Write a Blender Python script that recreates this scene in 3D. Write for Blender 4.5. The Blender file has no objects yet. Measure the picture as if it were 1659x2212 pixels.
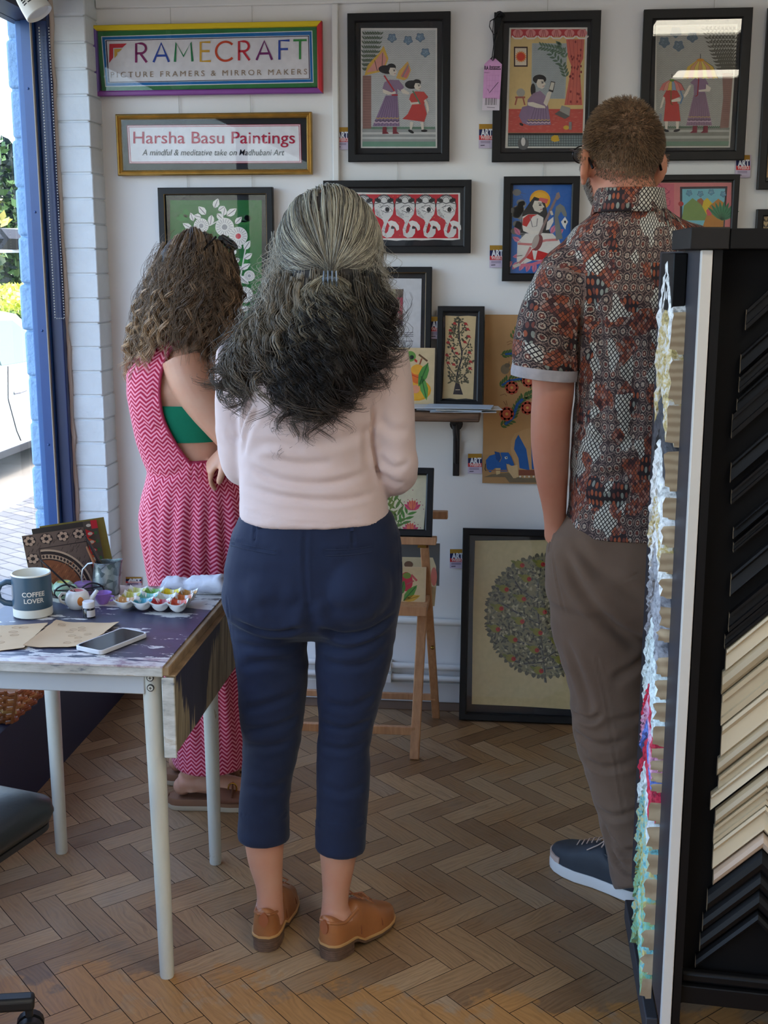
import bpy, math, random
import numpy as np
from mathutils import Vector, Matrix, noise as mnoise
C = bpy.context.scene.collection
rnd = random.Random(7)
PI = math.pi
# ---------------------------------------------------------------- camera
FPX, PITCH, YAW, EYE = 2600.0, math.radians(11.85), math.radians(6.0), 1.54
cam_data = bpy.data.cameras.new('camera'); cam = bpy.data.objects.new('camera', cam_data); C.objects.link(cam)
cam_data.sensor_fit = 'VERTICAL'; cam_data.sensor_height = 36.0; cam_data.lens = 36.0 * FPX / 2212.0
cam_data.clip_start = 0.05; cam_data.clip_end = 200
cam.location = (0, 0, EYE); cam.rotation_euler = (PI / 2 - PITCH, 0, YAW)
bpy.context.scene.camera = cam
# ---------------------------------------------------------------- view, sky, sun, daylight
sc = bpy.context.scene
sc.view_settings.view_transform = 'Standard'; sc.view_settings.look = 'None'
sc.view_settings.gamma = 1.0; sc.view_settings.use_curve_mapping = False
sc.view_settings.exposure = 0.30
sc.render.film_transparent = False
w = bpy.data.worlds.new('sky'); sc.world = w; w.use_nodes = True
nt = w.node_tree; nt.nodes.clear()
sky = nt.nodes.new('ShaderNodeTexSky'); sky.sky_type = 'NISHITA'; sky.sun_disc = False
sky.sun_elevation = math.radians(58); sky.sun_rotation = math.radians(90); sky.air_density = 1.0; sky.dust_density = 2.0
bg = nt.nodes.new('ShaderNodeBackground'); bg.inputs[1].default_value = 1.15
wo = nt.nodes.new('ShaderNodeOutputWorld')
nt.links.new(sky.outputs[0], bg.inputs[0]); nt.links.new(bg.outputs[0], wo.inputs[0])
sun_data = bpy.data.lights.new('sun', 'SUN'); sun_data.energy = 2.4; sun_data.angle = 0.01; sun_data.color = (1, .95, .86)
sun = bpy.data.objects.new('sun', sun_data); C.objects.link(sun)
SUN_DIR = Vector((-0.5, -0.10, -0.86)); sun.rotation_euler = SUN_DIR.to_track_quat('-Z', 'Y').to_euler()
sun.location = (3, 2, 8)
# daylight through the long shop window (soft light at the glass, shining into the room)
def area(name, loc, rot, sx, sy, e, col, spread=PI):
    d = bpy.data.lights.new(name, 'AREA'); d.shape = 'RECTANGLE'; d.size = sx; d.size_y = sy; d.energy = e; d.color = col; d.spread = spread
    o = bpy.data.objects.new(name, d); C.objects.link(o); o.location = loc; o.rotation_euler = rot
    return o
por = area('window_portal', (-1.62, 1.0, 1.35), (0, -PI / 2, 0), 2.1, 5.6, 1.0, (1, 1, 1))
por.data.cycles.is_portal = True
CEIL_E = 19.0
# ---------------------------------------------------------------- picture-plane helpers
def ray(x, y):
    a = (x - 829.5) / FPX; v = (y - 1106.0) / FPX
    F = math.cos(PITCH) - v * math.sin(PITCH); D = math.sin(PITCH) + v * math.cos(PITCH)
    return np.array([a * math.cos(YAW) - F * math.sin(YAW), a * math.sin(YAW) + F * math.cos(YAW), -D])
CAM = np.array([0, 0, EYE])
def ony(x, y, Y): r = ray(x, y); return CAM + r * (Y / r[1])
def onz(x, y, z): r = ray(x, y); return CAM + r * ((z - EYE) / r[2])
def onx(x, y, X): r = ray(x, y); return CAM + r * (X / r[0])
def lerp(a, b, t): return a + (b - a) * t
def interp(x, xs, ys): return float(np.interp(x, xs, ys))
# ---------------------------------------------------------------- materials
MATS = {}
def srgb(r, g, b):
    f = lambda c: (c / 255 / 12.92) if c / 255 <= .04045 else ((c / 255 + .055) / 1.055) ** 2.4
    return (f(r), f(g), f(b), 1)
class NT:
    def __init__(s, name):
        s.m = bpy.data.materials.new(name); s.m.use_nodes = True; s.t = s.m.node_tree; s.t.nodes.clear()
        s.out = s.t.nodes.new('ShaderNodeOutputMaterial')
    def n(s, typ, props=None, **inp):
        o = s.t.nodes.new(typ)
        for k, v in (props or {}).items(): setattr(o, k, v)
        for k, v in inp.items(): s.set(o, k, v)
        return o
    def set(s, o, k, v):
        key = int(k[1:]) if k[0] == 'i' and k[1:].isdigit() else k.replace('_', ' ')
        i = o.inputs[key]
        if isinstance(v, bpy.types.NodeSocket): s.t.links.new(v, i)
        elif isinstance(v, bpy.types.Node): s.t.links.new(v.outputs[0], i)
        else: i.default_value = v
    def math(s, op, a, b=0.0, c=0.0):
        o = s.n('ShaderNodeMath', {'operation': op}, i0=a, i1=b)
        if op in ('MULTIPLY_ADD', 'COMPARE', 'SMOOTH_MIN'): s.set(o, 'i2', c)
        return o.outputs[0]
    def mix(s, f, a, b):
        o = s.n('ShaderNodeMix', {'data_type': 'RGBA'})
        s.set(o, 'i0', f); s.set(o, 'i6', a); s.set(o, 'i7', b); return o.outputs[2]
    def ramp(s, f, stops, interp='LINEAR'):
        o = s.n('ShaderNodeValToRGB', i0=f); e = o.color_ramp; e.interpolation = interp
        while len(e.elements) > 1: e.elements.remove(e.elements[-1])
        e.elements[0].position = stops[0][0]; e.elements[0].color = stops[0][1]
        for p, c in stops[1:]: el = e.elements.new(p); el.color = c
        return o.outputs[0]
    def coord(s, kind='Object'): return s.n('ShaderNodeTexCoord').outputs[kind]
    def noise(s, vec, scale, detail=3, rough=.5, out=0, dist=0.0):
        return s.n('ShaderNodeTexNoise', Vector=vec, Scale=scale, Detail=detail, Roughness=rough, Distortion=dist).outputs[out]
    def mapv(s, vec, scale=(1, 1, 1), loc=(0, 0, 0), rot=(0, 0, 0)):
        return s.n('ShaderNodeMapping', Vector=vec, Scale=scale, Location=loc, Rotation=rot).outputs[0]
    def bump(s, h, strength=.3, dist=.002):
        return s.n('ShaderNodeBump', Height=h, Strength=strength, Distance=dist).outputs[0]
    def bsdf(s, col, rough=.5, metal=0.0, normal=None, **kw):
        b = s.n('ShaderNodeBsdfPrincipled', Base_Color=col, Roughness=rough, Metallic=metal, **kw)
        if normal is not None: s.set(b, 'Normal', normal)
        s.t.links.new(b.outputs[0], s.out.inputs[0]); return b
def mat(name, rgb, rough=.5, metal=0.0, var=.0, vscale=8, bump=0.0, bscale=200, bdist=.001, **kw):
    """plain material with slight tonal variation and a fine bump"""
    if name in MATS: return MATS[name]
    k = NT(name); c = srgb(*rgb); co = k.coord()
    col = c
    if var:
        nz = k.noise(co, vscale, 4)
        d = tuple(max(0, x * (1 - var)) for x in c[:3]) + (1,); l = tuple(min(1, x * (1 + var)) for x in c[:3]) + (1,)
        col = k.ramp(nz, [(.3, d), (.7, l)])
    nor = k.bump(k.noise(co, bscale, 3), bump, bdist) if bump else None
    k.bsdf(col, rough, metal, nor, **kw)
    MATS[name] = k.m; return k.m
def colmat(name, rough=.6, bump=0.0, bscale=300, spec=.3, grain=0.0):
    """takes its colours from the mesh's own 'Col' attribute (inks, pigments, printed sheets)"""
    if name in MATS: return MATS[name]
    k = NT(name); a = k.n('ShaderNodeAttribute', {'attribute_name': 'Col'}); co = k.coord()
    col = a.outputs[0]
    if grain:
        nz = k.noise(co, 60, 4); f = k.ramp(nz, [(.3, (1 - grain,) * 3 + (1,)), (.7, (1, 1, 1, 1))])
        o = k.n('ShaderNodeMix', {'data_type': 'RGBA', 'blend_type': 'MULTIPLY'}); k.set(o, 'i0', 1.0); k.set(o, 'i6', col); k.set(o, 'i7', f); col = o.outputs[2]
    nor = k.bump(k.noise(co, bscale, 3), bump, .001) if bump else None
    k.bsdf(col, rough, 0, nor, Specular_IOR_Level=spec)
    MATS[name] = k.m; return k.m
def glassmat(name='picture_glass', tint=(1, 1, 1, 1), ior=1.5):
    if name in MATS: return MATS[name]
    k = NT(name); fr = k.n('ShaderNodeFresnel', IOR=ior).outputs[0]; gm = k.n('ShaderNodeNewGeometry').outputs['Backfacing']
    f = k.math('MULTIPLY', fr, k.math('SUBTRACT', 1.0, gm))
    t = k.n('ShaderNodeBsdfTransparent', Color=tint); g = k.n('ShaderNodeBsdfGlossy', Roughness=.01)
    m = k.n('ShaderNodeMixShader', i0=f, i1=t, i2=g); k.t.links.new(m.outputs[0], k.out.inputs[0])
    MATS[name] = k.m; return k.m
# ---------------------------------------------------------------- mesh building
class MB:
    """collects shapes; build() links them as ONE mesh object"""
    def __init__(s): s.v = []; s.f = []; s.c = []; s.m = []
    def add(s, vs, fs, col=None, mi=0):
        o = len(s.v); s.v.extend([tuple(map(float, p)) for p in vs])
        for q in fs: s.f.append(tuple(o + i for i in q)); s.c.append(col); s.m.append(mi)
        return s
    def box(s, x0, x1, y0, y1, z0, z1, col=None, mi=0):
        v = [(x0, y0, z0), (x1, y0, z0), (x1, y1, z0), (x0, y1, z0), (x0, y0, z1), (x1, y0, z1), (x1, y1, z1), (x0, y1, z1)]
        return s.add(v, [(3, 2, 1, 0), (4, 5, 6, 7), (0, 1, 5, 4), (1, 2, 6, 5), (2, 3, 7, 6), (3, 0, 4, 7)], col, mi)
    def hexa(s, b, t, col=None, mi=0):
        n = len(b); v = list(b) + list(t)
        return s.add(v, [tuple(range(n))[::-1], tuple(range(n, 2 * n))] + [(i, (i + 1) % n, n + (i + 1) % n, n + i) for i in range(n)], col, mi)
    def bar(s, a, b, wx, wy, up=(0, 0, 1), col=None, mi=0):
        """rectangular bar from a to b; wx along side, wy along up"""
        a = Vector(a); b = Vector(b); d = (b - a).normalized(); u = Vector(up); x = d.cross(u).normalized(); y = x.cross(d).normalized()
        q = [x * sx * wx / 2 + y * sy * wy / 2 for sx, sy in ((-1, -1), (1, -1), (1, 1), (-1, 1))]
        return s.hexa([a + p for p in q], [b + p for p in q], col, mi)
    def rings(s, rs, cap0=True, cap1=True, closed=True, col=None, mi=0):
        n = len(rs[0]); v = [p for r in rs for p in r]; f = []
        for k in range(len(rs) - 1):
            for i in range(n if closed else n - 1):
                j = (i + 1) % n; f.append((k * n + i, k * n + j, (k + 1) * n + j, (k + 1) * n + i))
        if cap0: f.append(tuple(range(n))[::-1])
        if cap1: f.append(tuple((len(rs) - 1) * n + i for i in range(n)))
        return s.add(v, f, col, mi)
    def tube(s, pts, r, n=10, cap=True, col=None, mi=0, closed=False, flat=1.0, up=None):
        P = [Vector(p) for p in pts]; R = r if isinstance(r, (list, tuple)) else [r] * len(P)
        rs = []; prev = None
        for i, p in enumerate(P):
            if closed: d = (P[(i + 1) % len(P)] - P[i - 1]).normalized()
            else: d = (P[min(i + 1, len(P) - 1)] - P[max(i - 1, 0)]).normalized()
            if prev is None:
                u = Vector(up) if up else (Vector((0, 0, 1)) if abs(d.z) < .9 else Vector((1, 0, 0)))
            else: u = prev
            x = d.cross(u).normalized(); y = x.cross(d).normalized(); prev = y
            rs.append([p + x * math.cos(2 * PI * k / n) * R[i] + y * math.sin(2 * PI * k / n) * R[i] * flat for k in range(n)])
        if closed: rs.append(rs[0]); cap = False
        return s.rings(rs, cap, cap, True, col, mi)
    def lathe(s, prof, c=(0, 0, 0), n=32, col=None, mi=0, cap0=True, cap1=True, sx=1.0, sy=1.0):
        """prof: list of (radius, z)"""
        rs = [[(c[0] + r * math.cos(2 * PI * k / n) * sx, c[1] + r * math.sin(2 * PI * k / n) * sy, c[2] + z) for k in range(n)] for r, z in prof]
        return s.rings(rs, cap0, cap1, True, col, mi)
    def ball(s, c, rx, ry=None, rz=None, n=16, m=10, col=None, mi=0, M=None):
        ry = ry or rx; rz = rz or rx; c = Vector(c); rs = []
        for i in range(m + 1):
            t = PI * (i + .02) / (m + .04) if m else 0
            rr = [Vector((rx * math.sin(t) * math.cos(2 * PI * k / n), ry * math.sin(t) * math.sin(2 * PI * k / n), -rz * math.cos(t))) for k in range(n)]
            rs.append([c + (M @ q if M is not None else q) for q in rr])
        return s.rings(rs, True, True, True, col, mi)
    def build(s, name, material, parent=None, smooth=True, angle=38, bevel=0.0, seg=2):
        me = bpy.data.meshes.new(name)
        off = Vector(parent.location) if parent is not None and parent.parent is None else Vector((0, 0, 0))
        if parent is not None and parent.parent is not None: off = Vector(parent.location) + Vector(parent.parent.location)
        vs = [(x - off.x, y - off.y, z - off.z) for x, y, z in s.v]
        me.from_pydata(vs, [], s.f); me.update()
        for m_ in (material if isinstance(material, (list, tuple)) else [material]): me.materials.append(m_)
        if any(s.m): me.polygons.foreach_set('material_index', s.m)
        if any(c is not None for c in s.c):
            a = me.color_attributes.new('Col', 'FLOAT_COLOR', 'CORNER'); data = np.ones((len(me.loops), 4), 'f'); k = 0
            for f_, c_ in zip(s.f, s.c):
                data[k:k + len(f_)] = c_ if c_ is not None else (1, 1, 1, 1); k += len(f_)
            a.data.foreach_set('color', data.ravel())
        if smooth:
            me.polygons.foreach_set('use_smooth', [True] * len(me.polygons)); me.set_sharp_from_angle(angle=math.radians(angle))
        o = bpy.data.objects.new(name, me); C.objects.link(o)
        if parent is not None: o.parent = parent
        if bevel:
            b = o.modifiers.new('bevel', 'BEVEL'); b.width = bevel; b.segments = seg; b.limit_method = 'ANGLE'; b.angle_limit = math.radians(40)
        return o
def tag(o, label=None, cat=None, group=None, kind=None):
    if label: o['label'] = label
    if cat: o['category'] = cat
    if group: o['group'] = group
    if kind: o['kind'] = kind
    return o
def thing(name, label, cat, loc=(0, 0, 0), group=None):
    o = bpy.data.objects.new(name, None); C.objects.link(o); o.location = loc; o.empty_display_size = .05
    return tag(o, label, cat, group)
def struct(name, mb, m, **kw): return tag(mb.build(name, m, **kw), kind='structure')
def copy_thing(o, dloc, label, group=None):
    r = o.copy(); C.objects.link(r); r.location = Vector(o.location) + Vector(dloc); r['label'] = label
    if group: r['group'] = group
    for ch in list(o.children):
        c = ch.copy(); C.objects.link(c); c.parent = r
        for g in list(ch.children):
            d = g.copy(); C.objects.link(d); d.parent = c
    return r
def text_mesh(body, size, shear=0.0, spacing=1.0, bold=0.0, align='CENTER', extrude=0.0):
    """lettering as (verts2d, faces) in the local XY plane"""
    cu = bpy.data.curves.new('t', 'FONT'); cu.body = body; cu.size = size; cu.shear = shear; cu.space_character = spacing
    cu.align_x = align; cu.align_y = 'CENTER'; cu.offset = bold; cu.extrude = extrude; cu.resolution_u = 3
    o = bpy.data.objects.new('t', cu); C.objects.link(o)
    dg = bpy.context.evaluated_depsgraph_get(); dg.update()
    me = bpy.data.meshes.new_from_object(o.evaluated_get(dg))
    vs = [tuple(v.co) for v in me.vertices]; fs = [tuple(p.vertices) for p in me.polygons]
    bpy.data.objects.remove(o); bpy.data.curves.remove(cu); bpy.data.meshes.remove(me)
    return vs, fs
# ================================================================ THE SETTING
YW, XL, ZC = 4.045, -1.364, 2.78           # back wall, left wall, ceiling height
def wallmat(name, rgb, rough=.75, blot=.03, bump=.25):
    k = NT(name); co = k.coord(); c = srgb(*rgb)
    n1 = k.noise(co, 1.6, 5, .6); n2 = k.noise(co, 42, 4, .6)
    col = k.ramp(n1, [(.3, tuple(x * (1 - blot) for x in c[:3]) + (1,)), (.7, c)])
    k.bsdf(col, rough, 0, k.bump(n2, bump, .0025)); return k.m
M_WALL = wallmat('white_wall_paint', (234, 232, 229)); M_TRIM = mat('white_gloss_paint', (228, 226, 220), .35, bump=.1, bscale=60)
M_NAVY = mat('navy_paint', (25, 29, 58), .5, var=.12, vscale=3, bump=.15, bscale=90)
M_BLUE = mat('blue_gloss_paint', (32, 74, 134), .28, var=.08, vscale=6, bump=.12, bscale=40)
M_BLUED = mat('dark_blue_paint', (24, 46, 92), .35, var=.1, vscale=6, bump=.12, bscale=40)
M_PALE = mat('pale_blue_masonry_paint', (150, 182, 208), .85, var=.05, vscale=14, bump=.9, bscale=70, bdist=.006)
M_GLASS = glassmat('window_glass')
# ---- herringbone block floor: every block a face with its own tone, laid at 45 degrees over a dark bed
def wood_floor():
    k = NT('oak_parquet'); a = k.n('ShaderNodeAttribute', {'attribute_name': 'Col'}); uv = k.n('ShaderNodeUVMap', {'uv_map': 'grain'}).outputs[0]
    sep = k.n('ShaderNodeSeparateColor', i0=a.outputs[0])
    co = k.coord(); warp = k.noise(k.mapv(uv, (4, 12, 1)), 1.3, 3, .5, 1)
    vec = k.n('ShaderNodeMix', {'data_type': 'VECTOR'}); k.set(vec, 'i0', .06); k.set(vec, 'i4', uv); k.set(vec, 'i5', warp)
    fine = k.noise(k.mapv(vec.outputs[1], (6, 130, 1)), 2.2, 5, .65)
    rings = k.n('ShaderNodeTexWave', {'wave_type': 'BANDS', 'bands_direction': 'Y'}, Vector=k.mapv(vec.outputs[1], (2.5, 26, 1)), Scale=1.0, Distortion=5.5, Detail=3.0, Detail_Scale=1.2).outputs[0]
    g = k.math('ADD', k.math('MULTIPLY', fine, .86), k.math('MULTIPLY', rings, .10))
    base = k.ramp(sep.outputs[0], [(0, srgb(128, 95, 63)), (.3, srgb(153, 117, 79)), (.55, srgb(164, 128, 88)), (.75, srgb(178, 143, 103)), (1, srgb(160, 134, 106))])
    dark = k.ramp(g, [(.22, (.52, .46, .40, 1)), (.5, (.90, .88, .85, 1)), (.72, (1.10, 1.10, 1.10, 1))])
    mul = k.n('ShaderNodeMix', {'data_type': 'RGBA', 'blend_type': 'MULTIPLY'}); k.set(mul, 'i0', 1.0); k.set(mul, 'i6', base); k.set(mul, 'i7', dark)
    # worn grey film over the blocks, missing where the varnish is rubbed through to orange wood
    worn = k.noise(co, 2.3, 5, .6); fm = k.ramp(worn, [(.44, (0, 0, 0, 1)), (.60, (1, 1, 1, 1))])
    grey = k.mix(k.math('MULTIPLY', fm, .36), mul.outputs[2], srgb(150, 129, 102))
    sepc = k.n('ShaderNodeSeparateXYZ', Vector=co); near = k.n('ShaderNodeMapRange', i0=sepc.outputs[1], i1=2.44, i2=2.22, i3=-.12, i4=.27)
    rub = k.math('ADD', k.noise(co, 7.5, 5, .65), near.outputs[0]); rm = k.ramp(rub, [(.60, (0, 0, 0, 1)), (.68, (1, 1, 1, 1))])
    orange = k.n('ShaderNodeMix', {'data_type': 'RGBA', 'blend_type': 'MULTIPLY'}); k.set(orange, 'i0', .8); k.set(orange, 'i6', srgb(176, 124, 66)); k.set(orange, 'i7', dark)
    col = k.mix(k.math('MULTIPLY', rm, .85), grey, orange.outputs[2])
    spots = k.n('ShaderNodeTexVoronoi', Vector=co, Scale=6.0); sm = k.ramp(spots.outputs[0], [(.012, (1, 1, 1, 1)), (.03, (0, 0, 0, 1))])
    col = k.mix(k.math('MULTIPLY', sm, .5), col, srgb(58, 46, 44))
    ro = k.ramp(fine, [(.3, (.38, .38, .38, 1)), (.7, (.56, .56, .56, 1))])
    k.bsdf(col, ro, 0, k.bump(g, .25, .0012), Specular_IOR_Level=.42); return k.m
def parquet():
    L, W, gap = .1985, .0640, .0009; th = math.radians(43.1); e1 = Vector((math.cos(th), math.sin(th), 0)); n = Vector((-math.sin(th), math.cos(th), 0))
    O = Vector((-.1459, 2.5457, 0)); v, f, col, uv = [], [], [], []
    def blk(p, q, lp, lq, along):
        c = [(p + gap, q + gap), (p + lp - gap, q + gap), (p + lp - gap, q + lq - gap), (p + gap, q + lq - gap)]
        P = [O + e1 * a + n * b for a, b in c]; cx = sum((u.x for u in P)) / 4; cy = sum((u.y for u in P)) / 4
        if not (XL - .25 < cx < 2.78 and -2.66 < cy < YW - .03): return
        k = len(v); v.extend([tuple(u) for u in P]); f.append((k, k + 1, k + 2, k + 3)); t = rnd.random(); col.append((t, rnd.random(), 0, 1))
        ox, oy = rnd.uniform(0, 40), rnd.uniform(0, 40)
        a, b = (lp, lq) if along else (lq, lp)
        q4 = [(0, 0), (a, 0), (a, b), (0, b)] if along else [(0, 0), (0, b), (a, b), (a, 0)]
        uv.extend([(ox + s_, oy + t_) for s_, t_ in q4])
    for i in range(-75, 76):
        for j in range(-22, 23):
            p = i * W + j * L; q = -i * W + j * L
            blk(p, q, L, W, True); blk(p + L, q, W, L, False)
    me = bpy.data.meshes.new('floor'); me.from_pydata(v, [], f)
    ca = me.color_attributes.new('Col', 'FLOAT_COLOR', 'CORNER'); ca.data.foreach_set('color', np.repeat(np.array(col, 'f'), 4, 0).ravel())
    ul = me.uv_layers.new(name='grain'); ul.data.foreach_set('uv', np.array(uv, 'f').ravel())
    me.materials.append(wood_floor()); o = bpy.data.objects.new('floor', me); C.objects.link(o); return tag(o, kind='structure')
parquet()
struct('floor_bed', MB().box(XL - .0, 2.7, -2.6, YW, -.10, -.0025), mat('dark_floor_bed', (38, 27, 22), .9))
M_EDGE = mat('oak_border_board', (112, 84, 62), .5, var=.2, vscale=9, bump=.2, bscale=60)
struct('trim_1', MB().box(XL, 2.7, YW - .085, YW - .001, -.002, .003), M_EDGE)
# ---- shell
struct('wall_back', MB().box(XL - .02, 2.7, YW, YW + .15, 0, ZC), M_WALL)
struct('wall_right', MB().box(2.7, 2.85, -2.6, YW + .15, 0, ZC), M_WALL)
struct('wall_front', MB().box(XL - .4, 2.85, -2.75, -2.6, -.4, ZC), M_WALL)
struct('ceiling', MB().box(XL - .40, 2.85, -2.75, YW + .15, ZC, ZC + .12), mat('ceiling_paint', (222, 219, 212), .8))
YP = 3.93                                   # face of the painted brick pier that ends the window
# left side: plinth riser and display platform, the pier, the opening above it
struct('wall_left', MB().box(XL - .40, XL, -2.6, YW + .15, -.4, .27), M_NAVY)
struct('trim_2', MB().box(XL - .385, XL + .012, -2.6, YP, .27, .285), M_NAVY)
def brick_pier():
    m = MB(); z = .285; c = 0
    while z < ZC - .01:
        h = min(.0805, ZC - z); j = .004
        dx = rnd.uniform(-.002, .002); dy = rnd.uniform(-.0015, .0015)
        m.box(-1.482, XL + dx, YP + dy, YP + .125, z + j * .5, z + h - j * .5); z += h
    m.box(-1.480, XL - .006, YP + .004, YP + .12, .285, ZC); return m
struct('pillar', brick_pier(), mat('white_brick_paint', (218, 224, 226), .6, var=.05, vscale=10, bump=.55, bscale=36, bdist=.006), bevel=.004, seg=2)
struct('trim_3', MB().tube([(-1.478 + rnd.uniform(-.004, .004), YP - .004, z) for z in np.arange(.29, ZC, .06)], [rnd.uniform(.006, .011) for _ in np.arange(.29, ZC, .06)], 6), mat('old_filler', (196, 180, 166), .8))
# window frame (blue): jamb, reveal strip, head and sill; the pane itself; pale masonry beyond
jm = MB(); jm.box(-1.520, -1.478, YP - .035, YP + .10, .285, 2.36)
struct('window_1_reveal', jm, M_BLUED, bevel=.004)
jm = MB(); jm.box(-1.556, -1.524, YP - .060, YP + .10, .285, 2.36); jm.box(-1.526, -1.519, YP - .048, YP + .10, .285, 2.36)
for z in (.55, .93, 1.31, 1.69, 2.07): jm.ball((-1.541, YP - .061, z), .004, .003, .004, 8, 6)
struct('window_1_frame', jm, M_BLUE, bevel=.003)
jm = MB(); jm.box(-1.580, -1.558, YP - .045, YP + .10, .285, 2.36)
struct('window_1_beading', jm, mat('mid_blue_paint', (58, 100, 152), .3), bevel=.004)
struct('trim_4', MB().box(-1.5245, -1.5215, YP - .063, YP - .05, .30, 2.30), mat('bare_timber_gap', (170, 158, 140), .7))
struct('window_1_head', MB().box(-1.60, -1.480, -2.6, YP, 2.275, ZC), M_NAVY)
struct('window_1_sill', MB().box(-1.60, -1.545, -2.6, YP, .285, .335), M_BLUED)
struct('window_1_pane', MB().box(-1.572, -1.566, -2.6, YP - .04, .335, 2.275), M_GLASS)
struct('window_1_mullion', MB().box(-1.60, -1.545, .9, .96, .335, 2.275), M_BLUED)
def masonry():
    m = MB(); z = -.4
    while z < 3.0:
        h = .155; dx = rnd.uniform(-.006, .004)
        m.box(-1.640 + dx, -1.585, YP + .02 + rnd.uniform(-.004, .004), YP + .30, z + .002, z + h - .002); z += h
    m.box(-1.636, -1.585, YP + .03, YP + .29, -.4, 3.0); return m
struct('pillar_outside', masonry(), M_PALE, bevel=.012, seg=3)
struct('wall_outside', MB().box(-1.66, XL, -4.0, YW + 3.0, 2.80, 3.75).box(-1.585, XL - .02, YP + .13, YW + 3.0, -.4, 2.8), M_PALE)
# back wall details: picture rail, vertical batten, pipes
struct('trim_5', MB().box(XL, 2.7, YW - .016, YW, 2.335, 2.385).box(XL, 2.7, YW - .022, YW, 2.385, 2.40), M_TRIM, bevel=.004)
struct('trim_6', MB().box(-.592, -.570, YW - .018, YW, .0, 2.335), M_TRIM, bevel=.004)
pm = MB()
for z, r in ((.305, .0125), (.140, .0115), (.098, .0115)): pm.tube([(-1.2, YW - .03, z + .012), (.9, YW - .03, z - .012)], r, 12)
for x, zs in ((-.47, (.305,)), (-.405, (.140, .098)), (-.95, (.305, .14, .098))):
    for z in zs: pm.box(x - .010, x + .010, YW - .046, YW, z - .016, z + .016)
struct('pipe_trim', pm, M_TRIM, bevel=.002)
struct('baseboard_back', MB().box(-1.36, 2.7, YW - .012, YW, .003, .075), M_TRIM, bevel=.004)
# ---- ceiling lights (the two nearest the back wall mirror in the picture glass)
M_DIFF = NT('light_diffuser'); e_ = M_DIFF.n('ShaderNodeEmission', Color=(1, .93, .76, 1), Strength=CEIL_E); M_DIFF.t.links.new(e_.outputs[0], M_DIFF.out.inputs[0]); M_DIFF = M_DIFF.m
def ceiling_light(x0, x1, y0, y1, label):
    t = thing('ceiling_light', label, 'light', ((x0 + x1) / 2, (y0 + y1) / 2, ZC - .05), 'ceiling light panels')
    f = MB(); b = .02
    f.box(x0 - b, x1 + b, y0 - b, y0, ZC - .05, ZC).box(x0 - b, x1 + b, y1, y1 + b, ZC - .05, ZC).box(x0 - b, x0, y0, y1, ZC - .05, ZC).box(x1, x1 + b, y0, y1, ZC - .05, ZC)
    f.build('frame', M_TRIM, t); MB().box(x0, x1, y0, y1, ZC - .04, ZC - .02).build('diffuser', M_DIFF, t)
ceiling_light(.70, 1.18, .98, 1.46, 'white square ceiling light panel above the display stand')
ceiling_light(1.03, 1.46, -.66, -.28, 'white square ceiling light panel further from the picture wall')
ceiling_light(1.9, 2.38, -1.9, -1.42, 'added unseen ceiling light panel at the back of the shop')  # extra panel added for light, unseen and clear of the picture glass reflections
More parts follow.
